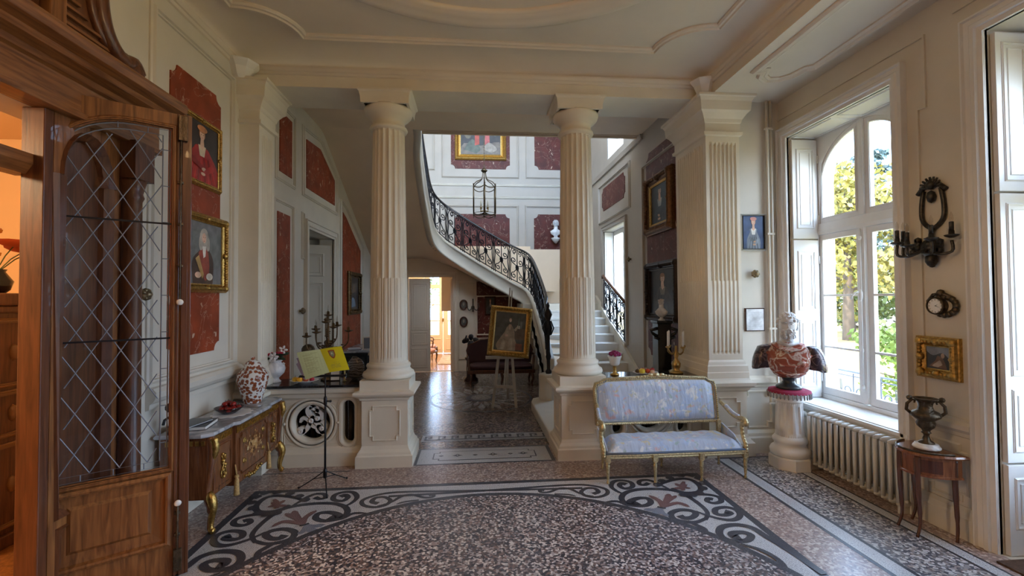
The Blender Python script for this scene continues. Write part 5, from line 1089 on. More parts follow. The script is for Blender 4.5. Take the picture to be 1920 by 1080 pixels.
for s in (-1, 1):
    m = MB().mat(0, True); o = .72 if s > 0 else -.755
    P_ = smooth([(o, .41, .73), (o+s*.01, .34, .70), (o+s*.03, .22, .635), (o+s*.045, .12, .615), (o+s*.05, .05, .625), (o+s*.05, .0, .615), (o+s*.05, -.01, .585), (o+s*.048, .015, .565)], 5)
    m.tube(P_, [.022]*5+[.024]*(len(P_)-12)+[.028]*5+[.018]*2, 8)
    P2 = smooth([(o+s*.045, .04, .60), (o+s*.05, .07, .53), (o+s*.05, .05, .43), (o+s*.045, .0, .36), (o+s*.045, -.01, .29)], 5); m.tube(P2, .022, 8)
    for p in P2[::2]: m.ball(p+Vector((0, -.012, 0)), .02, 6)
    m.build('armrest', GILT2, so_)
    m = MB().mat(0, True); m.tube([p+Vector((0, 0, .018)) for p in P_[6:16]], .02, 8); m.build('arm_pad', SILK, so_)
m = MB()
for s in (-1, 1): m.prism([(.03, .32), (.43, .32), (.43, .48), (.18, .42)], plane((s*.745, 0, 0), (0, 1, 0), (0, 0, 1), (1, 0, 0)), -.008, .008)
m.build('side_panel', SILK, so_)
# ------------------------------------------------------------------ heads and busts
def head(mb, c, s, yaw=0, tilt=0, beard=0, curls=0, seed=1, bun=0):
    """head of height s centred at c, facing local -y turned by yaw"""
    M = Matrix.Rotation(yaw, 3, 'Z')@Matrix.Rotation(tilt, 3, 'X'); C = Vector(c); rnd = random.Random(seed)
    hh = s*.5
    def shape(d):
        # d unit: front is -y
        f = -d.y; k = 1.0
        k += .10*max(0, f)*math.exp(-((d.z+.75)/.25)**2)            # chin
        k -= .10*math.exp(-((d.z-.05)/.12)**2)*max(0, f)*min(1, abs(d.x)*5)*(1 if abs(d.x) < .55 else 0)  # eye sockets
        k += .05*math.exp(-((d.z-.22)/.09)**2)*max(0, f)             # brow
        k += .05*max(0, d.y)                                         # back of skull
        k -= .08*(abs(d.x) if d.z < -.3 else 0)
        return k
    mb.mat(mb.cur, True); mb.ball(C, hh, 24, (.70, .82, 1), M, shape)
    P = lambda x, y, z: C+M@Vector((x*s, y*s, z*s))
    n_ = [P(-.0, -.40, .10), P(-.045, -.39, -.10), P(.045, -.39, -.10), P(0, -.50, -.085), P(0, -.40, -.13)]
    mb.add(n_, [(0, 1, 3), (0, 3, 2), (1, 4, 3), (3, 4, 2)])
    for sx in (-1, 1):
        mb.ball(P(sx*.13, -.345, .04), s*.05, 8, (1.2, .7, .7), M); mb.tube([P(sx*.05, -.40, .10), P(sx*.14, -.385, .125), P(sx*.21, -.33, .10)], s*.022, 6); mb.tube([P(sx*.09, -.385, .035), P(sx*.14, -.38, .055), P(sx*.19, -.345, .035)], s*.012, 5)
        mb.ball(P(sx*.355, .02, .0), s*.075, 8, (.4, .7, 1.2), M)
    mb.tube([P(-.085, -.375, -.20), P(0, -.405, -.19), P(.085, -.375, -.20)], s*.018, 6); mb.tube([P(-.07, -.37, -.235), P(0, -.40, -.24), P(.07, -.37, -.235)], s*.02, 6)
    if curls:
        for i in range(curls):
            a = rnd.uniform(0, 2*PI); z = rnd.uniform(.12, .50); r = math.sqrt(max(0, 1-(z/.52)**2)); x, y = .37*r*math.cos(a), .42*r*math.sin(a)
            if y < -.30*1 and z < .30: continue
            mb.ball(P(x, y, z), s*rnd.uniform(.055, .085), 7, (1, 1, .8))
        for i in range(curls//2):
            a = rnd.uniform(.0, PI); mb.ball(P(.37*math.cos(a), .40*math.sin(a), rnd.uniform(-.2, .2)), s*.075, 7)
    if beard:
        for i in range(beard):
            x = rnd.uniform(-.26, .26); z = rnd.uniform(-.55, -.22)-.0; z2 = z-(.1 if abs(x) < .1 else 0)
            if abs(x) < .08 and z > -.28: continue
            y = -.36*math.sqrt(max(.1, 1-(x/.36)**2)); mb.ball(P(x, y+.05*(z < -.45), z2), s*rnd.uniform(.04, .06), 6, (1, 1, 1.3))
        for sx in (-1, 1): mb.tube([P(0, -.42, -.165), P(sx*.08, -.40, -.19), P(sx*.13, -.36, -.26)], [s*.02, s*.035, s*.02], 6)
    if bun: mb.ball(P(0, .40, .15), s*.16, 10); [mb.ball(P(.36*math.cos(a), .38*math.sin(a)+.03, .30), s*.09, 7) for a in [i*.55 for i in range(12)]]
def loft(mb, secs, n=28, p=2.3):
    vs = []
    for (cx, cy, z, a, b_) in secs:
        for i in range(n):
            t = 2*PI*i/n; c_, s_ = math.cos(t), math.sin(t); vs.append((cx+a*math.copysign(abs(c_)**(2/p), c_), cy+b_*math.copysign(abs(s_)**(2/p), s_), z))
    m_ = len(secs); mb.add(vs, [(j*n+i, j*n+(i+1) % n, (j+1)*n+(i+1) % n, (j+1)*n+i) for j in range(m_-1) for i in range(n)]+[tuple(range(n))[::-1], tuple(range((m_-1)*n, m_*n))])
pd = thing('pedestal_column', 'white fluted stub column pedestal carrying the marble bust by the window', 'pedestal', (3.64, 4.98, 0))
m = MB(); m.ring(ell(0, 0, .225, n=8, t0=PI/8, t1=2*PI+PI/8), [(0, 0), (0, .12), (-.01, .135)], fnz, cap=True); m.build('plinth', WHITEP, pd, bevel=.008)
m = MB().mat(0, True); m.lathe([(.19, .135), (.205, .15), (.21, .19), (.195, .22), (.165, .235), (.16, .27), (.175, .29), (.18, .32), (.165, .34), (.150, .36)], n=40)
m.lathe([(.150, .36), (.149, .40), (.149, .405), (.136, .70), (.136, .705), (.135, .74)], n=120, rf=lambda a, z, r: r-(.014 if abs(math.sin(a*5)) > .55 and .402 < z < .703 else 0), caps=False)
m.lathe([(.135, .74), (.15, .75), (.15, .765), (.14, .775), (.14, .80), (.165, .82), (.18, .85), (.18, .87)], n=40); m.build('shaft', WHITEP, pd)
CR = rgb('crimson_cloth', (.30, .02, .07), .85)
cl = thing('fringed_cloth', 'round crimson cloth with grey tassel fringe under the marble bust', 'cloth', (3.64, 4.98, .87))
m = MB().mat(0, True); m.lathe([(.0, .012), (.20, .012), (.215, .008), (.22, -.02)], n=48, rf=lambda a, z, r: r*(1+.02*math.sin(7*a)) if r > .1 else r, caps=False); m.lathe([(.0, .02), (.15, .02), (.155, .012)], n=40, caps=False); m.build('cover', CR, cl)
m = MB().mat(0, True)
for k in range(34):
    a = 2*PI*k/34; x, y = .222*math.cos(a), .222*math.sin(a); m.lathe([(.006, -.075), (.010, -.06), (.009, -.035), (.006, -.03), (.010, -.022), (.003, -.01)], c=(x, y, .0), n=6)
m.build('fringe', rgb('tassel_grey', (.30, .30, .30), .8), cl)
bu_ = thing('marble_bust', 'bearded white marble head on a red veined marble chest with dark purple shoulders', 'bust', (3.64, 4.98, .892), math.radians(-33))
m = MB().mat(0, True); m.lathe([(.13, 0), (.135, .02), (.12, .04), (.075, .06), (.06, .09), (.075, .12), (.09, .135)], n=28); m.build('socle', pm('dark_socle', (.03, .04, .05), .25), bu_)
m = MB().mat(0, True); loft(m, [(0, 0, .12, .06, .05), (0, -.01, .135, .11, .07), (0, -.02, .17, .155, .10), (0, -.03, .23, .195, .13), (0, -.03, .31, .22, .145), (0, -.02, .38, .24, .14), (0, -.01, .44, .25, .125), (0, 0, .475, .24, .12), (0, .01, .505, .19, .10), (0, .01, .525, .14, .09), (0, .01, .535, .10, .08)], 40, 3.2)
m.tube([(-.16, -.085, .515), (-.11, -.135, .475), (0, -.155, .44), (.11, -.135, .475), (.16, -.085, .515)], .018, 8); m.ball((.12, -.15, .31), .045, 12, (1, .5, 1)); m.ball((-.10, -.15, .34), .05, 12, (1, .35, .7)); m.tube([(-.22, -.11, .42), (-.08, -.17, .28), (.08, -.17, .27), (.22, -.11, .40)], .015, 6); m.tube([(-.16, -.10, .20), (0, -.155, .175), (.16, -.10, .20)], .015, 6); m.build('breastplate', RMARB, bu_)
for s in (-1, 1):
    m = MB().mat(0, True); n = 40; rows = []
    for j, (cx_, z, a_, b_) in enumerate(((.17, .50, .02, .04), (.20, .495, .06, .09), (.225, .475, .09, .11), (.245, .43, .10, .12), (.258, .37, .105, .125), (.266, .31, .105, .125), (.272, .26, .10, .12), (.275, .235, .09, .11), (.27, .23, .06, .08))):
        fl_ = .0 if j < 3 else .035*(j-2)/5
        for i in range(n): t = 2*PI*i/n; k = 1+fl_*2.2*abs(math.sin(t*7)); rows.append((s*(cx_+a_*k*math.cos(t)), b_*k*math.sin(t), z-.03*max(0, math.cos(t))*(j > 2)))
    m.add(rows, [(j*n+i, j*n+(i+1) % n, (j+1)*n+(i+1) % n, (j+1)*n+i) for j in range(8) for i in range(n)]+[tuple(range(n)), tuple(range(8*n, 9*n))]); m.build('shoulder_drape', PMARB, bu_)
m = MB().mat(0, True); loft(m, [(0, .01, .50, .095, .085), (0, .01, .54, .085, .08), (0, 0, .60, .075, .075), (0, -.01, .68, .08, .08)], 20, 2); head(m, (0, -.015, .735), .27, 0, 0, beard=80, curls=110, seed=4); m.tube([(-.10, -.06, .53), (0, -.10, .50), (.10, -.06, .53)], .022, 8); m.build('head', WMARB, bu_)
# ------------------------------------------------------------------ radiator under the window
ra = thing('radiator', 'cream ribbed cast iron radiator under the window beside the bust', 'radiator', (3.86, 4.35, 0)); RADM = pm('radiator_cream', (.62, .61, .57), .4)
for k in range(15):
    y = 3.79+k*.077; m = MB().mat(0, True)
    for x in (3.79, 3.855, 3.915): m.tube([(x, y, .10), (x, y, .60)], .018, 8)
    m.ball((3.853, y, .615), .03, 10, (3.0, .8, 1.0)); m.ball((3.853, y, .09), .03, 10, (3.0, .8, 1.0))
    m.build('radiator_section', RADM, ra, world=True)
m = MB().mat(0, True); m.tube([(3.853, 3.76, .11), (3.853, 4.95, .11)], .016, 8); m.tube([(3.853, 4.87, .58), (3.853, 4.99, .58)], .02, 8); m.ball((3.853, 5.02, .58), .035, 10); m.mat(0, False)
for y in (3.80, 4.86): m.box((3.80, y-.012, 0), (3.91, y+.012, .08))
m.build('valve_and_feet', RADM, ra, world=True)
# ------------------------------------------------------------------ pipes in the corner
pp = thing('heating_pipes', 'pair of thin cream heating pipes rising in the corner left of the window', 'pipes', (3.80, 5.44, 0))
for x in (3.755, 3.805):
    m = MB().mat(0, True)
    if x < 3.78: m.tube(smooth([(x-.0, 5.45, 4.46), (x, 5.45, 2.4), (x, 5.45, 1.35), (x+.0, 5.43, 1.25), (x-.0, 5.36, 1.02), (x+.02, 5.36, .9), (x+.02, 5.36, .1)], 4), .0165, 8)
    else: m.tube([(x, 5.45, 4.46), (x, 5.45, 1.3), (x+.03, 5.36, 1.0), (x+.03, 5.36, .1)], .0165, 8)
    m.build('pipe', CREAM, pp, world=True)
m = MB()
for z in (.6, 1.55, 2.75, 4.1): m.box((3.73, 5.43, z-.012), (3.83, 5.475, z+.012))
m.build('pipe_clip', CREAM, pp, world=True)
# ------------------------------------------------------------------ demilune table with bronze urn
dt = thing('demilune_table', 'small half round inlaid mahogany table against the right wall', 'table', (3.76, 3.47, 0))
tp = [(3.845, 3.265)]+[(3.83-.29*math.sin(t*PI/12)*1.0, 3.475-.21*math.cos(t*PI/12)) for t in range(1, 12)]+[(3.845, 3.685)]; tp = tp[::-1]
m = MB(); m.ring(tp, [(-.01, .655), (.012, .66), (.018, .672), (.012, .686), (0, .69)], fnz, cap=True); m.build('tabletop', [MAHO], dt, world=True)
m = MB(); m.ring(tp[1:-1], [(.008, .688), (.012, .70), (.006, .705), (.002, .69)], fnz, closed=False); m.build('brass_gallery', BRONZE, dt, world=True)
m = MB(); m.ring(tp, [(-.015, .50), (-.015, .655)], fnz); m.ring(tp, [(-.008, .50), (-.008, .515), (-.015, .52)], fnz); m.build('frieze', MAHO, dt, world=True)
m = MB()
for i0, i1 in ((2, 5), (7, 10)):
    A = [Vector(p) for p in tp[i0:i1+1]]; 
    for a, b_ in zip(A, A[1:]):
        nn = Vector(((b_-a).y, -(b_-a).x)).normalized()*(-.013)
        m.add([(a.x+nn.x, a.y+nn.y, .535), (b_.x+nn.x, b_.y+nn.y, .535), (b_.x+nn.x, b_.y+nn.y, .635), (a.x+nn.x, a.y+nn.y, .635)], [(0, 1, 2, 3)])
    m.build('inlaid_panel', MAHOD, dt, world=True); m = MB()
for x, y in ((3.60, 3.58), (3.575, 3.40), (3.79, 3.30), (3.81, 3.66)):
    m = MB().mat(0, True); dx, dy = (x-3.9)*.05, (y-3.47)*.08; m.tube(smooth([(x, y, .655), (x-.004, y, .50), (x+.002, y, .3), (x+.008, y, .12), (x-.01+dx, y+dy, .012)], 4), [.020]*5+[.019]*3+[.016]*3+[.012]*3+[.011]*3, 8); m.build('leg', MAHOD, dt, world=True)
ur = thing('bronze_urn', 'dark bronze urn with scrolled handles and shell rim on the half round table', 'urn', (3.70, 3.44, .705))
m = MB().mat(0, True); m.lathe([(.088, 0), (.092, .008), (.088, .02), (.08, .024), (.078, .036), (.07, .04)], n=32); m.build('marble_base', WMARB, ur)
m = MB().mat(0, True); m.lathe([(.055, .038), (.05, .05), (.03, .065), (.018, .10), (.022, .115), (.035, .125), (.025, .135), (.03, .15), (.055, .175), (.062, .20), (.055, .225), (.075, .24), (.095, .255), (.10, .275), (.085, .295), (.055, .31), (.045, .34), (.05, .37), (.075, .40), (.085, .405), (.07, .395)], n=36, rf=lambda a, z, r: r*(1+.06*math.sin(9*a) if z > .33 or .14 < z < .22 else 1)); m.build('vessel', BRONZE, ur)
for s in (-1, 1):
    m = MB().mat(0, True); d = Vector((.50*s, -.86*s*-1, 0)).normalized() if False else Vector((.75*s, -.66*s, 0)).normalized()
    m.tube([d*r+Vector((0, 0, z)) for r, z in ((.09, .27), (.12, .30), (.115, .35), (.085, .385), (.065, .38), (.07, .36))], [.012, .013, .012, .010, .009, .006], 8); m.ball(d*.10+Vector((0, 0, .40)), .022, 8); m.build('handle', BRONZE, ur)
# ------------------------------------------------------------------ wall sconce, clock
sn = thing('wall_sconce', 'blackened bronze rococo wall sconce with candle bulbs beside the window', 'sconce', (3.95, 3.55, 2.2)); BZ = pm('blackened_bronze', (.055, .05, .045), .35, .7, var=.5, vs=40)
m = MB().mat(0, True)
cf = [(3.47, 2.86), (3.45, 2.72), (3.46, 2.60), (3.55, 2.53), (3.63, 2.60), (3.64, 2.72), (3.62, 2.86)]
for P_, r_ in ((cf, .018), ([(3.43, 2.84), (3.50, 2.90), (3.60, 2.90), (3.67, 2.84)], .02)): m.tube([PR(a, b_, .02) for a, b_ in smooth(P_, 4) for a, b_ in [(a, b_)]] if False else [PR(p.x, p.y, .02) for p in smooth(P_, 4)], r_, 8)
for k in range(9): a = PI*k/8; m.tube([PR(3.545, 2.88, .02), PR(3.545+.09*math.cos(a), 2.89+.08*math.sin(a), .04)], [.02, .008], 6)
m.ball(PR(3.545, 2.90, .03), .04, 10); m.ball(PR(3.545, 2.80, .03), .035, 8, (1, 1, 1.6)); m.build('backplate', BZ, sn, world=True)
m = MB().mat(0, True); m.ball(PR(3.54, 2.36, .06), .07, 12, (.8, 1.2, 1.1)); m.ball(PR(3.54, 2.26, .05), .045, 10, (1, 1, 1.4)); m.ball(PR(3.54, 2.215, .045), .025, 8); m.tube([PR(3.545, 2.53, .03), PR(3.545, 2.40, .05)], .02, 6)
for k in range(14): a = k*.9; m.ball(PR(3.54+.12*math.cos(a), 2.38+.05*math.sin(a*1.7), .09), .03, 7)
m.build('body', BZ, sn, world=True)
for y, w, z in ((3.74, .10, 2.46), (3.70, .20, 2.46), (3.55, .26, 2.42), (3.40, .20, 2.46), (3.345, .08, 2.48)):
    m = MB().mat(0, True); P_ = smooth([PR(3.54, 2.36, .08), PR(3.54+(y-3.54)*.5, 2.30, .08+w*.5), PR(y, 2.31, w), PR(y, 2.40, w)], 4); m.tube(P_, .012, 6); m.lathe([(.015, -.06), (.045, -.045), (.05, -.035), (.02, -.03), (.018, 0)], c=PR(y, z, w), n=12); m.lathe([(.016, 0), (.016, .07), (.012, .072)], c=PR(y, z, w), n=10); a_ = m.build('arm', BZ, sn, world=True)
    m = MB().mat(0, True); m.lathe([(.008, .07), (.015, .095), (.012, .125), (.001, .155)], c=PR(y, z, w), n=8); m.build('bulb', glassm('bulb_glass', (.9, .88, .85), .2) if 'bulb_glass' not in bpy.data.materials else bpy.data.materials['bulb_glass'], a_, world=True)
ck = thing('wall_clock', 'small round white clock in a bronze floral mount on the right wall', 'clock', (3.95, 3.51, 1.87))
m = MB().mat(0, True); cf_ = (3.475, 1.865)
for k in range(16): a = 2*PI*k/16; m.ball(PR(cf_[0]+.085*math.cos(a)*(1.15 if math.cos(a) < 0 else 1), cf_[1]+.075*math.sin(a), .02), .028, 8, (.7, 1, 1))
m.ball(PR(3.49, 1.975, .03), .03, 8); m.tube([PR(3.40, 1.93, .02), PR(3.47, 1.97, .03), PR(3.55, 1.96, .03), PR(3.60, 1.90, .03)], .014, 6); m.build('floral_mount', BRONZE, ck, world=True)
fc = plane((RX-.055, 3.515, 1.865), (0, 1, 0), (0, 0, 1), (-1, 0, 0))
m = MB().mat(0, True); m.ring(ell(0, 0, .062, n=32), [(0, -.055), (.008, -.03), (.012, 0), (.008, .012), (0, .01)], fc); m.build('bezel', BRONZE, ck, world=True)
m = MB(); m.flat(ell(0, 0, .062, n=32), fc, .0); m.build('dial', rgb('enamel', (.82, .82, .80), .3), ck, world=True)
m = MB()
for k in range(12): a = k*PI/6; m.flat([(.047*math.cos(a)-.0022*math.sin(a), .047*math.sin(a)+.0022*math.cos(a)), (.056*math.cos(a)-.0022*math.sin(a), .056*math.sin(a)+.0022*math.cos(a)), (.056*math.cos(a)+.0022*math.sin(a), .056*math.sin(a)-.0022*math.cos(a)), (.047*math.cos(a)+.0022*math.sin(a), .047*math.sin(a)-.0022*math.cos(a))], fc, .001)
for a, L in ((math.radians(200), .045), (math.radians(150), .030)): m.flat([(-.002*math.sin(a), .002*math.cos(a)), (L*math.cos(a), L*math.sin(a)), (.002*math.sin(a), -.002*math.cos(a))], fc, .002)
m.build('hands', BLACK, ck, world=True)
mt = tag(MB().box((3.80, 1.75, .0), (4.38, 3.04, .014)).build('doormat', pm('brown_coir', (.10, .055, .035), .95, var=.3, vs=40, bump=.6, bs=200)), 'brown doormat inside the right hand garden window', 'doormat')
# ------------------------------------------------------------------ music stand with booklet
ms = thing('music_stand', 'black tripod music stand holding an open booklet in front of the left column', 'music stand', (-1.53, 4.88, 0))
m = MB().mat(0, True); m.tube([(0, 0, .12), (0, 0, .92)], .011, 8); m.tube([(0, 0, .9), (0, -.005, 1.20)], .007, 8); m.lathe([(.016, .86), (.018, .88), (.018, .93), (.012, .95)], n=10); m.tube([(0, 0, .90), (.05, -.01, .90)], .008, 6); m.ball((.055, -.012, .90), .014, 8); m.lathe([(.017, .11), (.02, .13), (.02, .19), (.012, .21)], n=10); m.build('pole', IRON, ms)
for x, y in ((-.27, .02), (.155, .235), (.095, -.246)):
    m = MB().mat(0, True); m.tube([(0, 0, .185), (x*.45, y*.45, .10), (x, y, .008)], .006, 6); m.tube([(0, 0, .12), (x*.45, y*.45, .10)], .004, 5); m.ball((x, y, .012), .012, 6); m.build('leg', IRON, ms)
m = MB(); m.box((-.25, -.03, 1.16), (.22, -.02, 1.175)); m.box((-.25, -.05, 1.155), (.22, -.045, 1.17)); m.tube([(0, 0, 1.17), (-.15, .02, 1.40)], .004, 5); m.tube([(0, 0, 1.17), (.15, .02, 1.42)], .004, 5); m.build('desk', IRON, ms)
bk = thing('open_booklet', 'open booklet with a pale green page and a bright yellow page on the music stand', 'booklet', (-1.53, 4.85, 1.16))
def pg(corners):  # bl, br, tr, tl pixel corners on a leaning plane
    out = []
    for px, py, y in corners: out.append(W('y', y, px, py))
    return out
gl = pg(((573, 712, 4.82), (618, 698, 4.80), (600, 655, 4.90), (556, 661, 4.90))); yr = pg(((618, 698, 4.80), (655, 693, 4.78), (640, 649, 4.87), (600, 655, 4.90)))
def bil(q, u, v, off=0):
    p = q[0].lerp(q[1], u).lerp(q[3].lerp(q[2], u), v); n_ = (q[1]-q[0]).cross(q[3]-q[0]).normalized(); n_ = n_ if n_.y < 0 else -n_; return p+n_*(off+.008*math.sin(u*PI))
def page(mb, q, off):
    g = 8; mb.add([bil(q, i/g, j/1, off) for j in range(2) for i in range(g+1)]+[bil(q, i/g, j/1, off-.004) for j in range(2) for i in range(g+1)], [(i, i+1, g+2+i, g+1+i) for i in range(g)]+[(2*g+2+i, 2*g+3+i, 3*g+4+i, 3*g+3+i) for i in range(g)])
GP, YP = rgb('pale_green_paper', (.60, .72, .42), .6), rgb('yellow_paper', (.76, .72, .02), .55); INK = rgb('ink', (.30, .33, .12), .6)
for q, mt_, nm, ln in ((gl, GP, 'left_page', 15), (yr, YP, 'right_page', 7)):
    m = MB(); page(m, q, 0); p_ = m.build(nm, mt_, bk, world=True, recalc=False)
    m = MB()
    rnd = random.Random(ln)
    for k in range(ln):
        v = (.88-k*.05) if nm == 'left_page' else (.36-k*.035)
        if nm == 'left_page' and k in (2, 6, 10): continue
        if nm == 'right_page' and k == 1: continue
        a, b_ = .2+(.12 if k == 0 else 0), .55+rnd.random()*.3
        nd = 12
        for d in range(nd):
            if rnd.random() < .16: continue
            u0 = a+(b_-a)*d/nd; u1_ = a+(b_-a)*(d+.8)/nd; m.add([bil(q, u0, v, .001), bil(q, u1_, v, .001), bil(q, u1_, v+.012, .001), bil(q, u0, v+.012, .001)], [(0, 1, 2, 3)])
    m.build('text_lines', INK, p_, world=True, recalc=False) if True else 0
m = MB(); sh = lambda cx, cy, s: [(cx-s, cy+s*1.1), (cx-s*.95, cy-.3*s), (cx-s*.5, cy-s), (cx, cy-s*1.3), (cx+s*.5, cy-s), (cx+s*.95, cy-.3*s), (cx+s, cy+s*1.1), (cx, cy+s*1.25)]
fb = lambda u, v, w: bil(yr, u, v, w)
m.mat(0).flat(sh(.47, .72, .15), fb, .001); m.mat(1).flat(sh(.47, .72, .10), fb, .0018); m.mat(2).flat([(.42, .68), (.47, .74), (.52, .68), (.50, .78), (.44, .79)], fb, .0024); m.build('printed_crest', [rgb('crest_red', (.42, .12, .03)), rgb('crest_grey', (.25, .32, .22)), rgb('crest_white', (.7, .7, .6))], bk, world=True, recalc=False)
m = MB(); 
for k in range(3): m.add([gl[0]+Vector((-.012*k, .006+.004*k, -.0)), gl[1]+Vector((0, .006+.004*k, 0)), gl[2]+Vector((0, .006+.004*k, -.01)), gl[3]+Vector((-.005*k, .006+.004*k, -.06*k))], [(0, 1, 2, 3)])
m.build('page_block', rgb('lilac_paper', (.42, .42, .62)), bk, world=True, recalc=False)
# ------------------------------------------------------------------ commode
cx_ = thing('commode', 'inlaid kingwood commode with gilt mounts and marble top against the left wall', 'commode', (-2.41, 4.73, 0))
X0, X1, Y0, Y1 = -2.60, -2.215, 4.03, 5.45; ya_, yb_ = 4.42, 5.06; fC = plane((X1, 0, 0), (0, 1, 0), (0, 0, 1), (1, 0, 0)); fS = plane((0, Y0, 0), (1, 0, 0), (0, 0, 1), (0, -1, 0))
KW = wood('kingwood', (.10, .035, .014), (.24, .09, .035), 'Z', 9, .22, .5)
m = MB(); m.box((X0, Y0, .28), (X1, Y1, .80)); m.box((X0+.02, ya_, .24), (X1+.035, yb_, .80)); m.build('body', KW, cx_, world=True, bevel=.01)
tpz = [(X0-.02, Y0-.03), (X1-.04, Y0-.03), (X1+.03, Y0+.03), (X1+.035, ya_-.04), (X1+.07, ya_+.0), (X1+.07, yb_), (X1+.035, yb_+.04), (X1+.03, Y1-.03), (X1-.04, Y1+.03), (X0-.02, Y1+.03)]
m = MB(); m.ring(tpz, [(-.03, .80), (-.004, .802), (.004, .812), (.004, .826), (-.004, .835)], fnz, cap=True); m.build('marble_top', GREYM, cx_, world=True)
for a, b_, w in ((Y0+.07, ya_-.04, 0), (yb_+.04, Y1-.07, 0)):
    m = MB(); m.prism(rect(a, .30, b_, .70), fC, w, w+.010); mould(m, rect(a+.02, .34, b_-.02, .68), plane((X1+.01, 0, 0), (0, 1, 0), (0, 0, 1), (1, 0, 0)), .010, .006); dd = m.build('door', KW, cx_, world=True)
    m = MB().mat(0, True); c_ = (a+b_)/2
    for k in range(11): z = .40+k*.02; m.ball(fC(c_+.02*math.sin(k*1.7), z, .02), .015+.006*(k % 2), 7); 
    for s in (-1, 1): m.tube([fC(c_+s*(.02+.02*math.sin(t*.9)), .39+t*.025, .018) for t in range(9)], .006, 5)
    m.build('gilt_mount', GOLD, dd, world=True)
m = MB(); m.prism(notch(ya_+.05, .33, yb_-.05, .70, .04), fC, .035, .043); mould(m, notch(ya_+.05, .33, yb_-.05, .70, .04), fC, .012, .05); dc_ = m.build('centre_panel', KW, cx_, world=True)
m = MB(); c_ = (ya_+yb_)/2; rnd = random.Random(8)
for k in range(46):
    a = rnd.uniform(0, 6.28); r_ = rnd.uniform(0, 1)**.7; x, z = c_+.17*r_*math.cos(a), .53+.13*r_*math.sin(a); s_ = rnd.uniform(.010, .024)*(1.25-r_*.5); m.mat(k % 3).flat([(x+s_*(1+.3*math.cos(5*t))*math.cos(t), z+s_*(1+.3*math.cos(5*t))*math.sin(t)) for t in [i*2*PI/15 for i in range(15)]], fC, .0445+.0002*k)
for k in range(9): a = k*.7; m.mat(1); addribbon(m, [(c_, .42), (c_+.08*math.cos(a), .50+.05*math.sin(a)), (c_+.19*math.cos(a), .53+.14*math.sin(a))], .006, fC, .0442)
m.build('floral_marquetry', [rgb('satinwood', (.55, .30, .10), .3), rgb('stained_fruitwood', (.36, .17, .06), .3), rgb('boxwood', (.66, .45, .22), .3)], dc_, world=True, recalc=False)
m = MB().mat(0, True)
for y in (ya_+.13, yb_-.13):
    for z in (.43, .62): m.ring(ell(y, z, .020, n=16), [(-.006, .045), (0, .055), (.006, .045)], fC); m.ball(fC(y, z, .05), .009, 8)
m.build('ring_handle', GOLD, dc_, world=True)
m = MB()
for a, b_, w in ((Y0+.05, ya_-.02, .002), (ya_, yb_, .037), (yb_+.02, Y1-.05, .002)):
    m.prism(rect(a, .725, b_, .785), fC, w, w+.006); n = int((b_-a)/.045)
    for k in range(n): y = a+(k+.5)*(b_-a)/n; m.mat(0).box(tuple(fC(y-.015, .735, w+.005)), tuple(fC(y-.006, .775, w+.012))); m.box(tuple(fC(y-.006, .765, w+.005)), tuple(fC(y+.012, .775, w+.012))); m.box(tuple(fC(y+.004, .740, w+.005)), tuple(fC(y+.012, .765, w+.012)))
for k in range(7): x = X0+.05+k*.047; m.box(tuple(fS(x, .735, .0)), tuple(fS(x+.03, .775, .008)))
m.build('greek_key_band', GOLD, cx_, world=True)
m = MB().mat(0, True)
for k in range(9): y = ya_+.16+k*.04; m.ball(fC(y, .265+.02*math.cos((k-4)*.5)*-1, .042), .016+.006*(k == 4), 7)
for s in (-1, 1): m.tube([fC(p[0], p[1], .04) for p in spiral((c_+s*.08, .262), .035, .008, 0, s*1.2, 14)], .008, 6)
m.build('apron_mount', GOLD, cx_, world=True)
for y, cap_ in ((Y0+.03, 1), (Y1-.03, 1)):
    for x in (X1-.02, X0+.04):
        s = 1 if x > -2.4 else -.3; t_ = -1 if y < 4.5 else 1
        m = MB().mat(0, True); m.tube(smooth([(x+.02*s, y, .80), (x+.035*s, y, .66), (x+.02*s, y, .50), (x+.0, y, .30), (x+.04*s, y+.012*t_, .22), (x+.025*s, y, .10), (x+.03*s, y+.01*t_, .03), (x+.055*s, y+.015*t_, .012)], 4), [.032]*8+[.030]*6+[.034]*4+[.020]*6+[.018]*5, 10); lg = m.build('leg', KW, cx_, world=True)
        if x > -2.4:
            m = MB().mat(0, True); m.tube(smooth([(x+.05, y, .79), (x+.066, y, .70), (x+.045, y, .62), (x+.035, y, .56)], 4), [.03, .034, .03, .032, .03, .026, .028, .024, .022, .02, .016, .012, .008][:13], 10); m.build('gilt_mount', GOLD, lg, world=True); m = MB().mat(0, True)
            m.tube(smooth([(x+.015, y, .34), (x+.055, y+.014*t_, .23), (x+.035, y, .10), (x+.04, y+.01*t_, .03), (x+.07, y+.015*t_, .014)], 4), [.02, .03, .038, .038, .036, .032, .028, .026, .024, .022, .021, .022, .024, .026, .028, .024, .012][:17], 10); m.build('gilt_mount', GOLD, lg, world=True)
for y in (ya_-.01, yb_+.01):
    m = MB().mat(0, True); m.tube([fC(y, .44, .03), fC(y, .34, .045)], .006, 6); m.lathe([(.016, .345), (.020, .33), (.012, .315), (.018, .305), (.024, .18), (.026, .165)], c=(X1+.045, y, 0), n=14); m.build('key_tassel', rgb('ochre_silk', (.50, .32, .12), .6, var=.3, vs=80), cx_, world=True)
def onz(z, px, py): p = W('z', z, px, py); return p
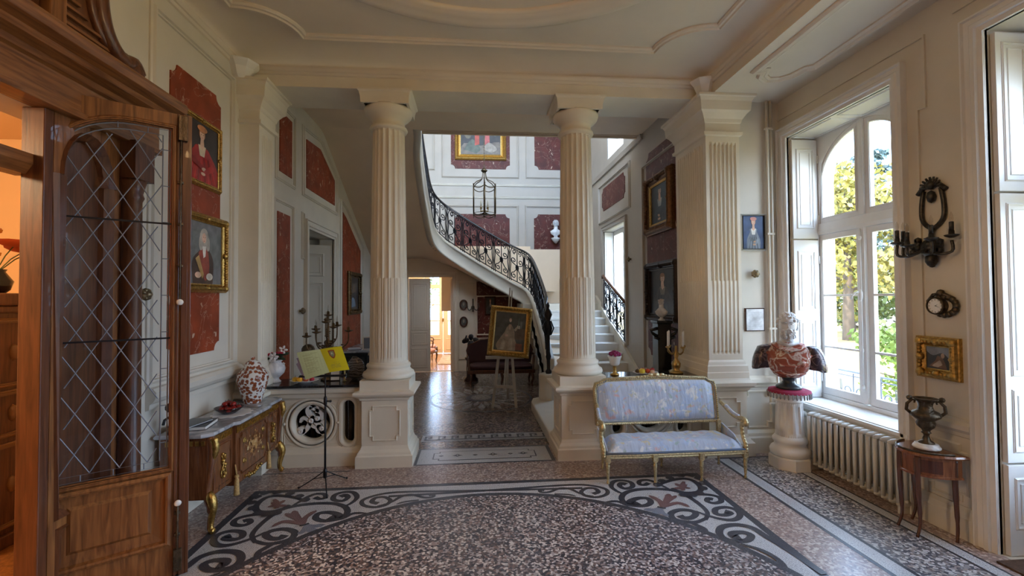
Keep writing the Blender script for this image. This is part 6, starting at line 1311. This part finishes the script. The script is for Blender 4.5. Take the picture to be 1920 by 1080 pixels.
# items on the commode
ZT = .836
j = onz(ZT, 455, 752); gj = thing('ginger_jar', 'large lidded white porcelain jar with rust and dark flowers on the commode', 'jar', (-2.40, 5.20, ZT))
POR, nP, bP = nt('imari_porcelain'); tP = nP.nodes.new('ShaderNodeTexCoord'); vP = nP.nodes.new('ShaderNodeTexVoronoi'); vP.inputs['Scale'].default_value = 29; rP = ramp(nP, [(0, (.10, .035, .02)), (.25, (.38, .10, .03)), (.40, (.14, .05, .04)), (.47, (.80, .78, .74)), (1, (.80, .78, .74))]); n2 = nP.nodes.new('ShaderNodeTexNoise'); n2.inputs['Scale'].default_value = 40; m2 = nP.nodes.new('ShaderNodeMath'); m2.operation = 'MULTIPLY_ADD'; m2.inputs[1].default_value = .5
nP.links.new(tP.outputs['Object'], vP.inputs['Vector']); nP.links.new(tP.outputs['Object'], n2.inputs['Vector']); nP.links.new(n2.outputs['Fac'], m2.inputs[0]); nP.links.new(vP.outputs['Distance'], m2.inputs[2]); nP.links.new(m2.outputs[0], rP.inputs['Fac']); nP.links.new(rP.outputs['Color'], bP.inputs['Base Color']); bP.inputs['Roughness'].default_value = .15
nP.links.remove(m2.inputs[2].links[0]); sP = nP.nodes.new('ShaderNodeMath'); sP.operation = 'SUBTRACT'; sP.inputs[1].default_value = .36; nP.links.new(vP.outputs['Distance'], sP.inputs[0]); nP.links.new(sP.outputs[0], m2.inputs[2])
m = MB().mat(0, True); m.lathe([(.085, 0), (.09, .01), (.10, .06), (.135, .16), (.158, .25), (.155, .31), (.12, .36), (.085, .375)], n=40); m.build('body', POR, gj)
m = MB().mat(0, True); m.lathe([(.10, .37), (.105, .375), (.085, .385), (.08, .41), (.065, .44), (.03, .46), (.015, .465), (.022, .48), (.018, .495), (.004, .50)], n=32); m.build('lid', POR, gj)
bw = thing('fruit_bowl', 'shallow glass bowl heaped with dark red fruits on the commode', 'bowl', (-2.39, 4.70, ZT+.0045))
m = MB().mat(0, True); m.lathe([(.05, 0), (.06, .006), (.10, .035), (.128, .065), (.122, .065), (.09, .03), (0.0, .012)], n=32, caps=False); m.build('bowl', glassm('smoked_glass', (.45, .42, .45)), bw, recalc=False)
for k in range(15):
    a = k*2.4; r_ = .088*math.sqrt(((k % 11)+.5)/11); c = (-2.39+r_*math.cos(a), 4.70+r_*math.sin(a), ZT+(.058 if k < 11 else .098))
    if k == 0: f0 = thing('red_fruit', 'glossy dark red fruit in the shallow glass bowl', 'fruit', c, group='dark red fruits in the bowl'); m = MB().mat(0, True); m.ball((0, 0, 0), .031, 14, (1, 1, .85)); m.build('flesh', pm('crimson_fruit', (.22, .01, .008), .2, var=.4, vs=30), f0); m = MB().mat(0, True); m.tube([(0, 0, .022), (.006, 0, .04)], .003, 5); m.build('stem', BLACK, f0)
    else: dup(f0, c, k)
dy = thing('lace_doily', 'white lace doily lying beneath the red fruit bowl', 'doily', (-2.37, 4.72, ZT))
m = MB(); m.ring([(.17*(1+.06*math.cos(12*t))*math.cos(t), .19*(1+.06*math.cos(12*t))*math.sin(t)) for t in [i*2*PI/72 for i in range(72)]], [(0, .001), (0, .004), (-.03, .004)], fnz, cap=True); m.build('lace', rgb('lace_white', (.75, .75, .76)), dy)
for (x, y, z, rz, w, l, h, lab, c) in ((-2.44, 4.27, ZT, .18, .24, .30, .032, 'thick dark hardback book lying on the commode, beneath the thin one', (.03, .03, .04)), (-2.47, 4.24, ZT+.033, -.2, .20, .27, .012, 'thin dark booklet lying on top of the hardback book', (.05, .055, .07))):
    t = thing('book', lab, 'book', (x, y, z), rz)
    m = MB(); m.box((-w/2+.005, -l/2+.004, .003), (w/2-.006, l/2-.004, h-.003)); m.build('pages', rgb('page_white', (.75, .74, .70)), t)
    m = MB(); m.box((-w/2, -l/2, 0), (w/2, l/2, .003)); m.box((-w/2, -l/2, h-.003), (w/2, l/2, h)); m.box((-w/2, -l/2, .003), (-w/2+.004, l/2, h-.003)); m.build('cover', rgb('book_cover', c, .35), t)
sr = tag(MB().mat(0, True).lathe([(.03, 0), (.045, .004), (.05, .012), (.046, .012), (.03, .006)], n=20, c=(0, 0, 0), sx=1.6).build('silver_dish', pm('silver', (.55, .55, .55), .3, 1)), 'small low silver dish beside the lidded jar', 'dish'); sr.location = (-2.29, 5.0, ZT)
fg = thing('bronze_figurine', 'small dark bronze figurine on the near end of the commode, seen through the leaded glass', 'figurine', (-2.50, 4.05, ZT))
m = MB().mat(0, True); m.lathe([(.045, 0), (.045, .02), (.03, .03)], n=14); m.tube([(0, 0, .02), (.01, .01, .09), (0, 0, .15), (-.01, -.01, .19)], [.03, .035, .03, .015], 8); m.ball((-.01, -.02, .225), .042, 10, (1, 1.1, 1)); m.tube([(.02, 0, .15), (.06, -.02, .11), (.04, -.05, .07)], .012, 6); m.tube([(-.02, 0, .15), (-.06, -.02, .12), (-.05, -.05, .09)], .012, 6); m.build('figure', pm('black_bronze', (.02, .025, .03), .35, .6), fg)
# ------------------------------------------------------------------ things on the two marble tops
MT = .956
fv = thing('flower_vase', 'white marble urn with red and white flowers on the black marble top', 'vase', (-2.385, 5.74, MT))
m = MB().mat(0, True); m.lathe([(.06, 0), (.062, .015), (.045, .03), (.035, .05), (.05, .065), (.095, .11), (.11, .16), (.10, .205), (.065, .235), (.06, .245), (.078, .26), (.075, .27), (.055, .262)], n=36); m.build('urn', WMARB, fv)
for s in (-1, 1): m = MB().mat(0, True); m.tube([(s*.09, 0, .205), (s*.105, 0, .225), (s*.085, 0, .235)], .008, 6); m.build('lug', WMARB, fv)
rnd = random.Random(11); L1, L2, L3 = MB(), MB(), MB()
for k in range(26):
    a = rnd.uniform(0, 6.28); r_ = rnd.uniform(.02, .12); L1.mat(0, True).ball((r_*math.cos(a), r_*math.sin(a), .28+rnd.uniform(0, .07)), .035, 6, (1, .6, .35), Matrix.Rotation(a, 3, 'Z'))
for c, r_ in (((-.06, -.05, .34), .05), ((.06, -.03, .36), .04), ((0, .05, .35), .045), ((-.08, .02, .36), .04)):
    for k in range(10): a = k*2.4; q = .2+.8*k/10; L2.mat(0, True).ball((c[0]+r_*q*.6*math.cos(a), c[1]+r_*q*.6*math.sin(a), c[2]+.01-.02*q), r_*.45, 7, (1, 1, .6))
for c in ((.02, -.09, .32), (.09, .0, .39), (-.0, -.07, .30)):
    for k in range(5): a = k*1.257; L3.mat(0, True).ball((c[0]+.032*math.cos(a), c[1]-.01, c[2]+.032*math.sin(a)), .022, 7, (1.2, .35, .7), Matrix.Rotation(-a, 3, 'Y'))
L1.build('leaves', rgb('dark_leaf', (.02, .05, .02)), fv); L2.build('red_bloom', rgb('red_petal', (.38, .01, .03)), fv); L3.build('white_bloom', rgb('white_petal', (.8, .76, .78)), fv)
def fruitplate(loc, label, rim, fruits, gname):
    t = thing('fruit_plate', label, 'plate', loc)
    m = MB().mat(0, True); m.lathe([(.07, 0), (.08, .006), (.15, .028), (.165, .034), (.15, .034), (.08, .012), (0, .010)], n=36, caps=False, sy=.8); m.build('dish', rim, t, recalc=False)
    for i, (x, y, z, r_, c, lab, cat) in enumerate(fruits):
        f = thing(cat, lab, cat.replace('_', ' '), (loc[0]+x, loc[1]+y, loc[2]+.012+z), i)
        m = MB().mat(0, True); m.ball((0, 0, r_), r_, 14, (1, 1, .92)); m.build('flesh', rgb('fruit_skin', c, .35, var=.2, vs=20), f); m = MB().mat(0, True); m.tube([(0, 0, 2*r_*.9), (.005, 0, 2*r_+.008)], .003, 5); m.build('stem', rgb('stem_brown', (.08, .05, .02)), f)
fruitplate((-2.02, 5.66, MT), 'white plate of yellow and red fruit on the black marble top behind the music stand', WHITEP, [(-.10, -.02, 0, .034, (.72, .45, .03), 'yellow fruit leftmost on the white plate behind the music stand', 'yellow_fruit'), (-.04, -.05, 0, .036, (.75, .38, .02), 'orange-yellow fruit second from left on the white plate', 'yellow_fruit'), (.03, -.03, 0, .030, (.55, .10, .04), 'dull red fruit in the middle of the white plate', 'red_fruit'), (.095, -.02, 0, .030, (.45, .02, .04), 'deep red fruit rightmost on the white plate', 'red_fruit'), (-.02, .045, 0, .03, (.6, .14, .05), 'reddish fruit at the back of the white plate', 'red_fruit')], '')
fruitplate((2.22, 5.72, MT), 'pale dish of mixed fruit on the black marble top behind the settee', WHITEP, [(-.06, -.04, 0, .040, (.72, .55, .05), 'round yellow fruit at the front left of the dish behind the settee', 'yellow_fruit'), (.03, .0, .0, .034, (.60, .08, .03), 'orange-red fruit in the middle of the dish behind the settee', 'red_fruit'), (.10, .02, .01, .032, (.42, .02, .02), 'red fruit at the right of the dish behind the settee', 'red_fruit'), (-.02, .05, .0, .036, (.55, .05, .03), 'red fruit at the back of the dish behind the settee', 'red_fruit'), (.07, -.06, 0, .030, (.70, .45, .30), 'peach coloured fruit at the front right of the dish behind the settee', 'peach'), (-.10, .02, .0, .03, (.10, .06, .02), 'dark fruit at the left of the dish behind the settee', 'dark_fruit')], '')
cnd = thing('bronze_candelabrum', 'tall many-armed dark bronze candelabrum behind the booklet', 'candelabrum', (-1.80, 5.84, MT)); CZ = pm('old_bronze', (.13, .09, .05), .4, .7, var=.4, vs=40)
m = MB().mat(0, True); m.lathe([(.075, 0), (.08, .015), (.05, .03), (.03, .06), (.035, .12), (.02, .16), (.03, .25), (.045, .30), (.05, .36), (.035, .42), (.045, .47), (.02, .50), (.015, .60), (.012, .70)], n=20, rf=lambda a, z, r: r*(1+.12*math.sin(6*a))); m.build('stem', CZ, cnd)
for k, (a, r_, z) in enumerate(((.2, .24, .60), (1.3, .20, .66), (2.6, .22, .62), (3.3, .25, .54), (4.3, .20, .60), (5.3, .21, .66), (4.8, .12, .72), (1.9, .12, .74), (0, .0, .80))):
    d = Vector((math.cos(a), math.sin(a), 0)); m = MB().mat(0, True)
    m.tube(smooth([d*.02+Vector((0, 0, .42)), d*r_*.5+Vector((0, 0, z-.22)), d*r_*.95+Vector((0, 0, z-.15)), d*r_+Vector((0, 0, z))], 4) if r_ else [(0, 0, .68), (0, 0, z)], .008, 6)
    m.lathe([(.012, z-.015), (.045, z), (.05, z+.012), (.018, z+.01), (.016, z+.05)], c=(d.x*r_, d.y*r_, 0), n=16, rf=lambda a, z, r: r*(1+.2*math.sin(5*a)) if r > .03 else r)
    for q in range(2): m.ball(d*r_*(.4+.3*q)+Vector((0, 0, z-.2+.03*q)), .03, 6, (1.2, .5, .4), Matrix.Rotation(a+q, 3, 'Z'))
    am = m.build('arm', CZ, cnd); m = MB().mat(0, True); m.lathe([(.008, z+.05), (.013, z+.075), (.010, z+.10), (.001, z+.135)], c=(d.x*r_, d.y*r_, 0), n=8); m.build('bulb', bpy.data.materials['bulb_glass'], am)
bb = thing('bronze_ornament', 'small round dark bronze ornament on a stand beside the candelabrum', 'ornament', (-2.06, 5.90, MT)); m = MB().mat(0, True); m.lathe([(.05, 0), (.05, .05), (.03, .07), (.03, .30)], n=14); m.build('stand', BRONZE, bb); m = MB().mat(0, True); m.ball((0, 0, .37), .08, 14, (1, 1, .9)); m.build('bronze_ball', BRONZE, bb)
am_ = thing('fossil_slab', 'large grey and cream banded polished fossil stone on the black marble top left of the column', 'stone', (-1.46, 5.84, MT))
FS, nF, bF = nt('fossil_stone'); tF = nF.nodes.new('ShaderNodeTexCoord'); wF = nF.nodes.new('ShaderNodeTexWave'); wF.wave_type = 'RINGS'; wF.inputs['Scale'].default_value = 9; wF.inputs['Distortion'].default_value = 9; wF.inputs['Detail'].default_value = 3; rF = ramp(nF, [(.3, (.04, .04, .045)), (.5, (.16, .12, .09)), (.62, (.55, .5, .45)), (.72, (.10, .10, .11))]); nF.links.new(tF.outputs['Object'], wF.inputs['Vector']); nF.links.new(wF.outputs['Fac'], rF.inputs['Fac']); nF.links.new(rF.outputs['Color'], bF.inputs['Base Color']); bF.inputs['Roughness'].default_value = .2
m = MB().mat(0, True); m.ball((0, 0, .14), .15, 18, (.75, .35, .95), None, lambda d: 1+.08*math.sin(5*d.x+3*d.z)); m.build('slab', FS, am_)
cdl = thing('framed_card', 'small leaning white card in a dark frame on the black marble top', 'card', (-1.69, 5.75, MT), .1); m = MB(); m.box((-.06, 0, 0), (.06, .012, .16), Matrix.Rotation(-.2, 4, 'X')); m.build('frame', BLACK, cdl); m = MB(); m.box((-.05, -.002, .01), (.05, .0, .15), Matrix.Rotation(-.2, 4, 'X')); m.build('card', rgb('card_white', (.7, .7, .7)), cdl)
gv = thing('glass_vase', 'clear cylindrical glass vase with brass stem beside the fossil stone', 'vase', (-1.56, 5.70, MT)); m = MB().mat(0, True); m.lathe([(.05, 0), (.055, .24), (.05, .24)], n=24, caps=False); m.build('vessel', glassm('vase_glass', (.8, .85, .85)), gv, recalc=False); m = MB().mat(0, True); m.lathe([(.03, .004), (.008, .02), (.012, .14), (.02, .16)], n=10); m.build('stem', BRASS, gv)
# right hand marble top
u_ = thing('porcelain_urn', 'small white and gilt porcelain urn with magenta flowers behind the left end of the settee', 'urn', (1.82, 5.74, MT))
m = MB().mat(0, True); m.lathe([(.055, 0), (.055, .015), (.03, .025), (.018, .06), (.025, .09), (.02, .11), (.04, .12)], n=24); m.build('gilt_foot', GOLD, u_); m = MB().mat(0, True); m.lathe([(.04, .12), (.06, .14), (.07, .19), (.085, .235), (.092, .245), (.08, .24)], n=30); m.build('bowl', WHITEP, u_); m = MB().mat(0, True)
for k in range(16): a = k*2.4; r_ = .07*math.sqrt(k/16); m.ball((r_*math.cos(a), r_*math.sin(a), .26+.035*(1-k/16)), .025, 7)
m.build('blooms', rgb('magenta_petal', (.25, .01, .10)), u_)
cb2 = thing('brass_candelabrum', 'brass candelabrum with tall white candles behind the right end of the settee', 'candelabrum', (2.66, 5.78, MT))
m = MB().mat(0, True); m.lathe([(.085, 0), (.09, .015), (.06, .03), (.04, .05), (.055, .09), (.06, .13), (.03, .17), (.02, .20), (.035, .23), (.02, .26), (.015, .36)], n=20); m.build('stem', BRASS, cb2)
for k, a in enumerate((.3, 1.87, 3.44, 5.0)):
    d = Vector((math.cos(a), math.sin(a), 0))*.13; m = MB().mat(0, True); m.tube(smooth([(0, 0, .30), d*.5+Vector((0, 0, .25)), d+Vector((0, 0, .29)), d+Vector((0, 0, .34))], 4), .008, 6); m.lathe([(.012, .33), (.032, .345), (.03, .355), (.015, .36)], c=(d.x, d.y, 0), n=12); m.build('arm', BRASS, cb2)
    c = thing('candle', 'tall white candle in the brass candelabrum behind the settee', 'candle', (2.66+d.x, 5.78+d.y, MT+.355), group='white candles of the brass candelabrum'); m = MB().mat(0, True); m.lathe([(.013, 0), (.012, .19), (.004, .2)], n=10); m.build('wax', WHITEP, c); m = MB(); m.tube([(0, 0, .2), (0, 0, .212)], .0015, 4); m.build('wick', BLACK, c)
# ------------------------------------------------------------------ stair hall furniture
ps = thing('black_pedestal', 'tall black pedestal with scrolled capital against the hall right wall', 'pedestal', (2.80, 6.55, 0))
m = MB(); sqprof(m, (0, 0), .10, .10, [(.05, 0), (.05, .10), (.0, .14), (0, 1.30), (.0, 1.56), (.02, 1.58), (.02, 1.61)]); m.build('shaft', BLACK, ps); m = MB().mat(0, True)
for s in (-1, 1): m.tube([(s*.10, -.08, 1.38), (s*.17, -.08, 1.42), (s*.20, -.08, 1.47), (s*.10, -.08, 1.50)], .025, 8); m.tube([(s*.08, -.1, 1.34), (s*.16, -.1, 1.37)], .02, 6)
m.build('scroll_capital', BLACK, ps)
wb_ = thing('small_bust', 'small white classical bust on the black pedestal', 'bust', (2.80, 6.55, 1.61), math.radians(-55)); m = MB().mat(0, True); m.lathe([(.05, 0), (.05, .015), (.025, .03), (.025, .05)], n=16); loft(m, [(0, 0, .05, .03, .03), (0, 0, .09, .085, .05), (0, 0, .13, .10, .055), (0, 0, .16, .07, .045), (0, 0, .19, .035, .035), (0, 0, .24, .033, .035)], 18); head(m, (0, -.005, .27), .11, 0, 0, bun=1); m.build('figure', WMARB, wb_)
DK = pm('black_piano', (.006, .006, .009), .25, coat=.4)
bc = thing('black_cabinet', 'low black cabinet with pale edged top by the hall left wall', 'cabinet', (-2.35, 9.95, 0)); m = MB(); m.box((-.28, -.75, .06), (.28, .75, .90)); m.build('body', DK, bc, bevel=.01); m = MB(); m.box((-.29, -.77, .90), (.30, .77, .93)); m.build('top', GREYM, bc, bevel=.004); m = MB()
for k in range(3): mould(m, rect(-.7+k*.48, .15, -.3+k*.48, .82), plane((.28, 0, 0), (0, 1, 0), (0, 0, 1), (1, 0, 0)), .02, .015)
mould(m, rect(-.2, .15, .2, .82), plane((0, -.75, 0), (1, 0, 0), (0, 0, 1), (0, -1, 0)), .02, .015); m.build('panel_moulding', DK, bc)
pf_ = thing('photo_frame', 'leaning silver photo frame on the low black cabinet', 'frame', (-2.15, 9.5, .93), .25); m = MB(); m.box((-.09, 0, 0), (.09, .015, .26), Matrix.Rotation(-.25, 4, 'X')); m.build('frame', pm('silver_frame', (.5, .5, .52), .3, .9), pf_); m = MB(); m.box((-.07, -.003, .02), (.07, 0, .24), Matrix.Rotation(-.25, 4, 'X')); m.build('photo', rgb('photo_grey', (.12, .13, .15)), pf_)
for i, (x, y, z, c, l) in enumerate(((-2.36, 9.35, .932, (.5, .5, .52), 'pale magazine lowest in the pile on the black cabinet'), (-2.35, 9.36, .947, (.08, .08, .1), 'dark magazine in the middle of the pile on the black cabinet'), (-2.37, 9.34, .962, (.45, .46, .5), 'grey magazine topmost in the pile on the black cabinet'))): o = tag(MB().box((-.12, -.15, 0), (.12, .15, .014)).build('magazine', rgb('magazine', c)), l, 'magazine'); o.location = (x, y, z); o.rotation_euler = (0, 0, i*.15)
DG = pm('dark_gilt', (.12, .075, .03), .4, .8, var=.5, vs=30)
picture('wall_mirror', 'dark carved giltwood mirror on the red panel by the hall left wall', PL, 9.85, 1.62, 10.85, 2.56, .12, (.03, .035, .04), [(smooth([(.2, .06), (.3, .35), (.6, .3), (.7, .08)], 3), (.16, .26, .38)), (smooth([(.3, .5), (.5, .75), (.65, .55)], 3), (.10, .08, .06))], fmat=DG, depth=.09, carved=.35, cat='mirror')
for (z, lab) in ((1.79, 'upper small oval portrait medallion beside the far doorway'), (1.33, 'lower small oval portrait medallion beside the far doorway')):
    t = thing('oval_medallion', lab, 'medallion', (-.26, DY-.02, z)); f = plane((-.25, DY, z), (1, 0, 0), (0, 0, 1), (0, -1, 0)); m = MB().mat(0, True); m.ring(ell(0, 0, .07, .10, 24), [(0, .01), (.01, .03), (.03, .035), (.045, .02), (.045, 0)], f); m.build('frame', MAHOD, t, world=True); m = MB(); m.flat(ell(0, 0, .07, .10, 24), f, .015); m.mat(1).flat(ell(0, .02, .03, .045, 12), f, .017); m.build('canvas', [col((.10, .09, .07)), col((.35, .27, .2))], t, world=True)
picture('portrait_painting', 'small dark framed portrait on the red panel beneath the stairs', PF(DY), .32, 1.50, .62, 2.02, .04, (.03, .03, .03), lady((.05, .05, .05), lace=(.3, .28, .25)), fmat=MAHOD)
hs = thing('hall_settee', 'dark carved settee in shadow beneath the stairs behind the easel', 'settee', (.62, 10.35, 0)); DV = pm('dark_velvet', (.06, .025, .03), .8)
m = MB(); m.box((-.75, -.35, .30), (.75, .30, .38)); m.build('seat_frame', MAHOD, hs, bevel=.01); m = MB().mat(0, True); loft(m, [(0, 0, .38, .70, .30), (0, 0, .44, .72, .32), (0, 0, .48, .66, .27)], 32, 5); m.build('seat_cushion', DV, hs)
fH = plane((0, .30, .0), (1, 0, 0), (0, 0, 1), (0, -1, 0)); bo2 = [(-.72, .48), (.72, .48), (.76, .75)]+[(.76*math.cos(t*PI/10), .78+.20*math.sin(t*PI/10)+.05*math.cos(t*PI*3/10)**2) for t in range(1, 10)]+[(-.76, .75)]
m = MB(); m.prism(bo2, fH, -.03, .03); m.build('back_cushion', DV, hs); m = MB().mat(0, True); m.tube([fH(a, b_, 0) for a, b_ in bo2], .03, 6, closed=True); m.build('back_frame', MAHOD, hs)
for x, y in ((-.68, -.3), (0, -.33), (.68, -.3), (-.68, .26), (.68, .26)): m = MB().mat(0, True); m.tube(smooth([(x, y, .32), (x+.02, y-.03, .2), (x, y, .08), (x+.01, y-.03, .01)], 4), [.035]*4+[.025]*4+[.018]*5, 8); m.build('leg', MAHOD, hs)
for s in (-1, 1): m = MB().mat(0, True); m.tube(smooth([(s*.73, .28, .66), (s*.76, .05, .68), (s*.74, -.2, .66), (s*.72, -.25, .5), (s*.7, -.3, .36)], 4), .025, 8); m.build('armrest', MAHOD, hs)
chb = thing('cherub_statue', 'dark bronze cherub statue left of the shadowed hall settee', 'statue', (-.05, 10.9, 0)); m = MB().mat(0, True); m.lathe([(.17, 0), (.17, .06), (.12, .10), (.11, .48), (.15, .52), (.15, .56)], n=18); m.build('plinth', MAHOD, chb)
m = MB().mat(0, True); loft(m, [(0, 0, .68, .07, .06), (0, 0, .78, .09, .075), (0, 0, .88, .085, .065), (0, 0, .95, .05, .04)], 16); m.tube([(-.04, 0, .72), (-.07, -.05, .64), (-.06, 0, .56)], [.045, .035, .025], 8); m.tube([(.04, 0, .72), (.09, -.02, .64), (.05, .05, .57)], [.045, .035, .025], 8); m.tube([(-.08, 0, .92), (-.14, -.03, .98), (-.10, -.05, 1.08)], [.03, .025, .02], 7); m.tube([(.08, 0, .92), (.15, -.03, .86), (.12, -.10, .82)], [.03, .025, .02], 7); head(m, (0, -.01, 1.03), .15, .2, 0, curls=30); 
for s in (-1, 1): m.ball((s*.13, .06, .95), .09, 8, (1.1, .25, .7), Matrix.Rotation(s*.5, 3, 'Y'))
m.build('figure', pm('cherub_bronze', (.05, .045, .05), .4, .7), chb)
s2 = thing('wall_sconce', 'dim candle sconce on the partition above the cherub statue', 'sconce', (.0, DY-.02, 1.7)); m = MB().mat(0, True); m.ball((-.0, DY-.04, 1.72), .05, 8); m.tube([(-.0, DY-.03, 1.95), (0, DY-.03, 1.6)], .02, 6)
for s in (-1, 0, 1): m.tube(smooth([(0, DY-.05, 1.72), (s*.10, DY-.14, 1.64), (s*.15, DY-.15, 1.74)], 4), .012, 6); m.lathe([(.02, 1.74), (.035, 1.75), (.012, 1.76), (.012, 1.84)], c=(s*.15, DY-.15, 0), n=8)
m.build('arm', BRONZE, s2, world=True)
bst = thing('bracket_bust', 'small white bust on a bracket high on the stair wall beside the column', 'bust', (2.42, UY-.15, 3.55)); m = MB().mat(0, True); m.lathe([(.03, 0), (.12, .12), (.14, .16)], n=16); m.build('bracket', WHITEP, bst); m = MB().mat(0, True); loft(m, [(0, 0, .16, .07, .06), (0, 0, .22, .05, .04), (0, 0, .28, .14, .08), (0, 0, .36, .16, .085), (0, 0, .42, .06, .055), (0, 0, .50, .055, .055)], 18); head(m, (0, 0, .58), .22, -.3, 0, curls=40); m.build('figure', WMARB, bst)
# ------------------------------------------------------------------ hanging lantern in the stair well
ln = thing('hanging_lantern', 'hexagonal brass and glass hall lantern hanging on a chain in the stair well', 'lantern', (.26, 9.9, 3.75)); R_ = .27; hx = [(R_*math.cos(a), R_*math.sin(a)) for a in [PI/6+k*PI/3 for k in range(6)]]; LB2 = pm('dim_brass', (.10, .075, .045), .35, .9)
m = MB().mat(0, True)
for x, y in hx: m.tube([(x, y, .04), (x, y, .66)], .017, 6); m.ball((x, y, .68), .02, 6); m.tube([(x, y, .04), (x*1.02, y*1.02, -.02)], [.012, .004], 6)
for i in range(6):
    a, b_ = Vector((*hx[i], 0)), Vector((*hx[(i+1) % 6], 0))
    for z0, s, rr in ((.64, -.05, .010), (.05, -.05, .010), (.06, .0, .006)): m.tube([a.lerp(b_, t/6)+Vector((0, 0, z0+s*math.sin(PI*t/6))) for t in range(7)], rr, 5)
    m.tube(smooth([a+Vector((0, 0, .66)), a*.75+Vector((0, 0, .74)), a*.25+Vector((0, 0, .82)), a*.12+Vector((0, 0, .98))], 4), .010, 5)
m.lathe([(.02, .96), (.06, .99), (.075, 1.01), (.04, 1.04), (.02, 1.07)], n=14); m.lathe([(.05, .03), (.12, .05), (.05, .07)], n=14); m.build('frame', LB2, ln)
m = MB()
for i in range(6): a, b_ = hx[i], hx[(i+1) % 6]; m.add([(a[0], a[1], .06), (b_[0], b_[1], .06), (b_[0], b_[1], .62), (a[0], a[1], .62)], [(0, 1, 2, 3)])
m.build('glass_pane', GLASS, ln, recalc=False)
m = MB().mat(0, True); m.tube([(0, 0, .06), (0, 0, .4)], .01, 6); w_ = MB().mat(0, True)
for k in range(8):
    a = k*PI/4; r_ = .11 if k % 2 else .07; m.tube(smooth([(0, 0, .14), (r_*math.cos(a), r_*math.sin(a), .11), (r_*math.cos(a), r_*math.sin(a), .19)], 3), .006, 5); m.lathe([(.02, .18), (.025, .19), (.01, .19)], c=(r_*math.cos(a), r_*math.sin(a), 0), n=8); w_.lathe([(.010, .19), (.010, .29), (.006, .30), (.012, .325), (.001, .36)], c=(r_*math.cos(a), r_*math.sin(a), 0), n=8)
cl_ = m.build('candle_cluster', BRASS, ln)
for k in range(8):
    w_ = MB().mat(0, True); a = k*PI/4; r_ = .11 if k % 2 else .07; w_.lathe([(.010, .19), (.010, .29), (.006, .30), (.012, .325), (.001, .36)], c=(r_*math.cos(a), r_*math.sin(a), 0), n=8); w_.build('candle_sleeve', rgb('ivory', (.72, .66, .52)), cl_)
m = MB().mat(0, True)
for k in range(70): z = 1.07+k*.06; m.ring([(.012*math.cos(t)*(1 if True else 1), .022*math.sin(t)) for t in [i*PI/4 for i in range(8)]], [(-.004, -.004), (.004, -.004), (.004, .004), (-.004, .004), (-.004, -.004)], (lambda z, k: (lambda u, v, w: Vector((u if k % 2 else w, w if k % 2 else u, z+v*1.5))))(z, k))
m.build('chain', LB2, ln)
# ------------------------------------------------------------------ small gilt mounts on the walls
def knob(fn, u, z, label):
    t = thing('gilt_rosette', label, 'wall ornament', fn(u, z, 0)); m = MB().mat(0, True); m.ring(ell(u, z, .02, n=12), [(0, 0), (.0, .04)], fn); 
    for k in range(7): a = k*.9; m.ball(fn(u+.035*math.cos(a), z+.03*math.sin(a), .05), .024, 7)
    m.ball(fn(u, z, .06), .035, 8); m.build('leaves', pm('knob_brass', (.22, .17, .10), .35, .8, var=.4, vs=60) if 'knob_brass' not in bpy.data.materials else bpy.data.materials['knob_brass'], t, world=True)
knob(PF(5.5), 3.568, 2.243, 'small gilt leafy knob between the two small frames left of the window')
q = W('x', LX, 262, 552); knob(PL, q.y, q.z, 'gilt leafy knob on the left wall seen through the leaded glass')
q = W('x', LX, 562, 583); knob(PL, q.y, q.z, 'gilt leafy knob on the casing of the open hall door')
q = W('x', HX, 1183, 486); knob(PHR, q.y, q.z, 'dark leafy knob on the hall right wall beside the stair window')
# ------------------------------------------------------------------ armchair in the far salon
def armchair(x, y, rz, label):
    t = thing('armchair', label, 'armchair', (x, y, 0), rz); RU = pm('pink_silk', (.55, .30, .27), .7); fl_ = pm('walnut', (.10, .04, .02), .35)
    m = MB().mat(0, True); loft(m, [(0, 0, .38, .29, .27), (0, 0, .44, .31, .29), (0, 0, .47, .26, .24)], 24, 4); m.build('seat', RU, t); m = MB(); m.box((-.31, -.29, .33), (.31, .28, .385)); m.build('seat_frame', fl_, t, bevel=.01)
    m = MB().mat(0, True); m.ball((0, .30, .72), .27, 16, (1, .18, .95)); m.build('backrest', RU, t); m = MB().mat(0, True); m.tube([(.28*math.cos(a), .31, .72+.27*math.sin(a)) for a in [i*PI/12 for i in range(24)]], .02, 6, closed=True); m.build('back_frame', fl_, t)
    for a, b_ in ((-.27, -.25), (.27, -.25), (-.25, .26), (.25, .26)): m = MB().mat(0, True); m.tube(smooth([(a, b_, .36), (a*1.08, b_*1.1, .25), (a, b_, .1), (a*1.08, b_*1.1, .01)], 4), [.03]*4+[.02]*4+[.014]*5, 7); m.build('leg', fl_, t)
    for s in (-1, 1): m = MB().mat(0, True); m.tube(smooth([(s*.27, .3, .66), (s*.32, .05, .68), (s*.31, -.14, .66), (s*.29, -.12, .5), (s*.29, -.1, .38)], 4), .018, 7); m.build('armrest', fl_, t)
armchair(-1.45, 13.75, math.radians(70), 'nearer pink silk armchair glimpsed through the far doorway'); armchair(-1.50, 14.9, math.radians(80), 'farther pink silk armchair glimpsed through the far doorway')
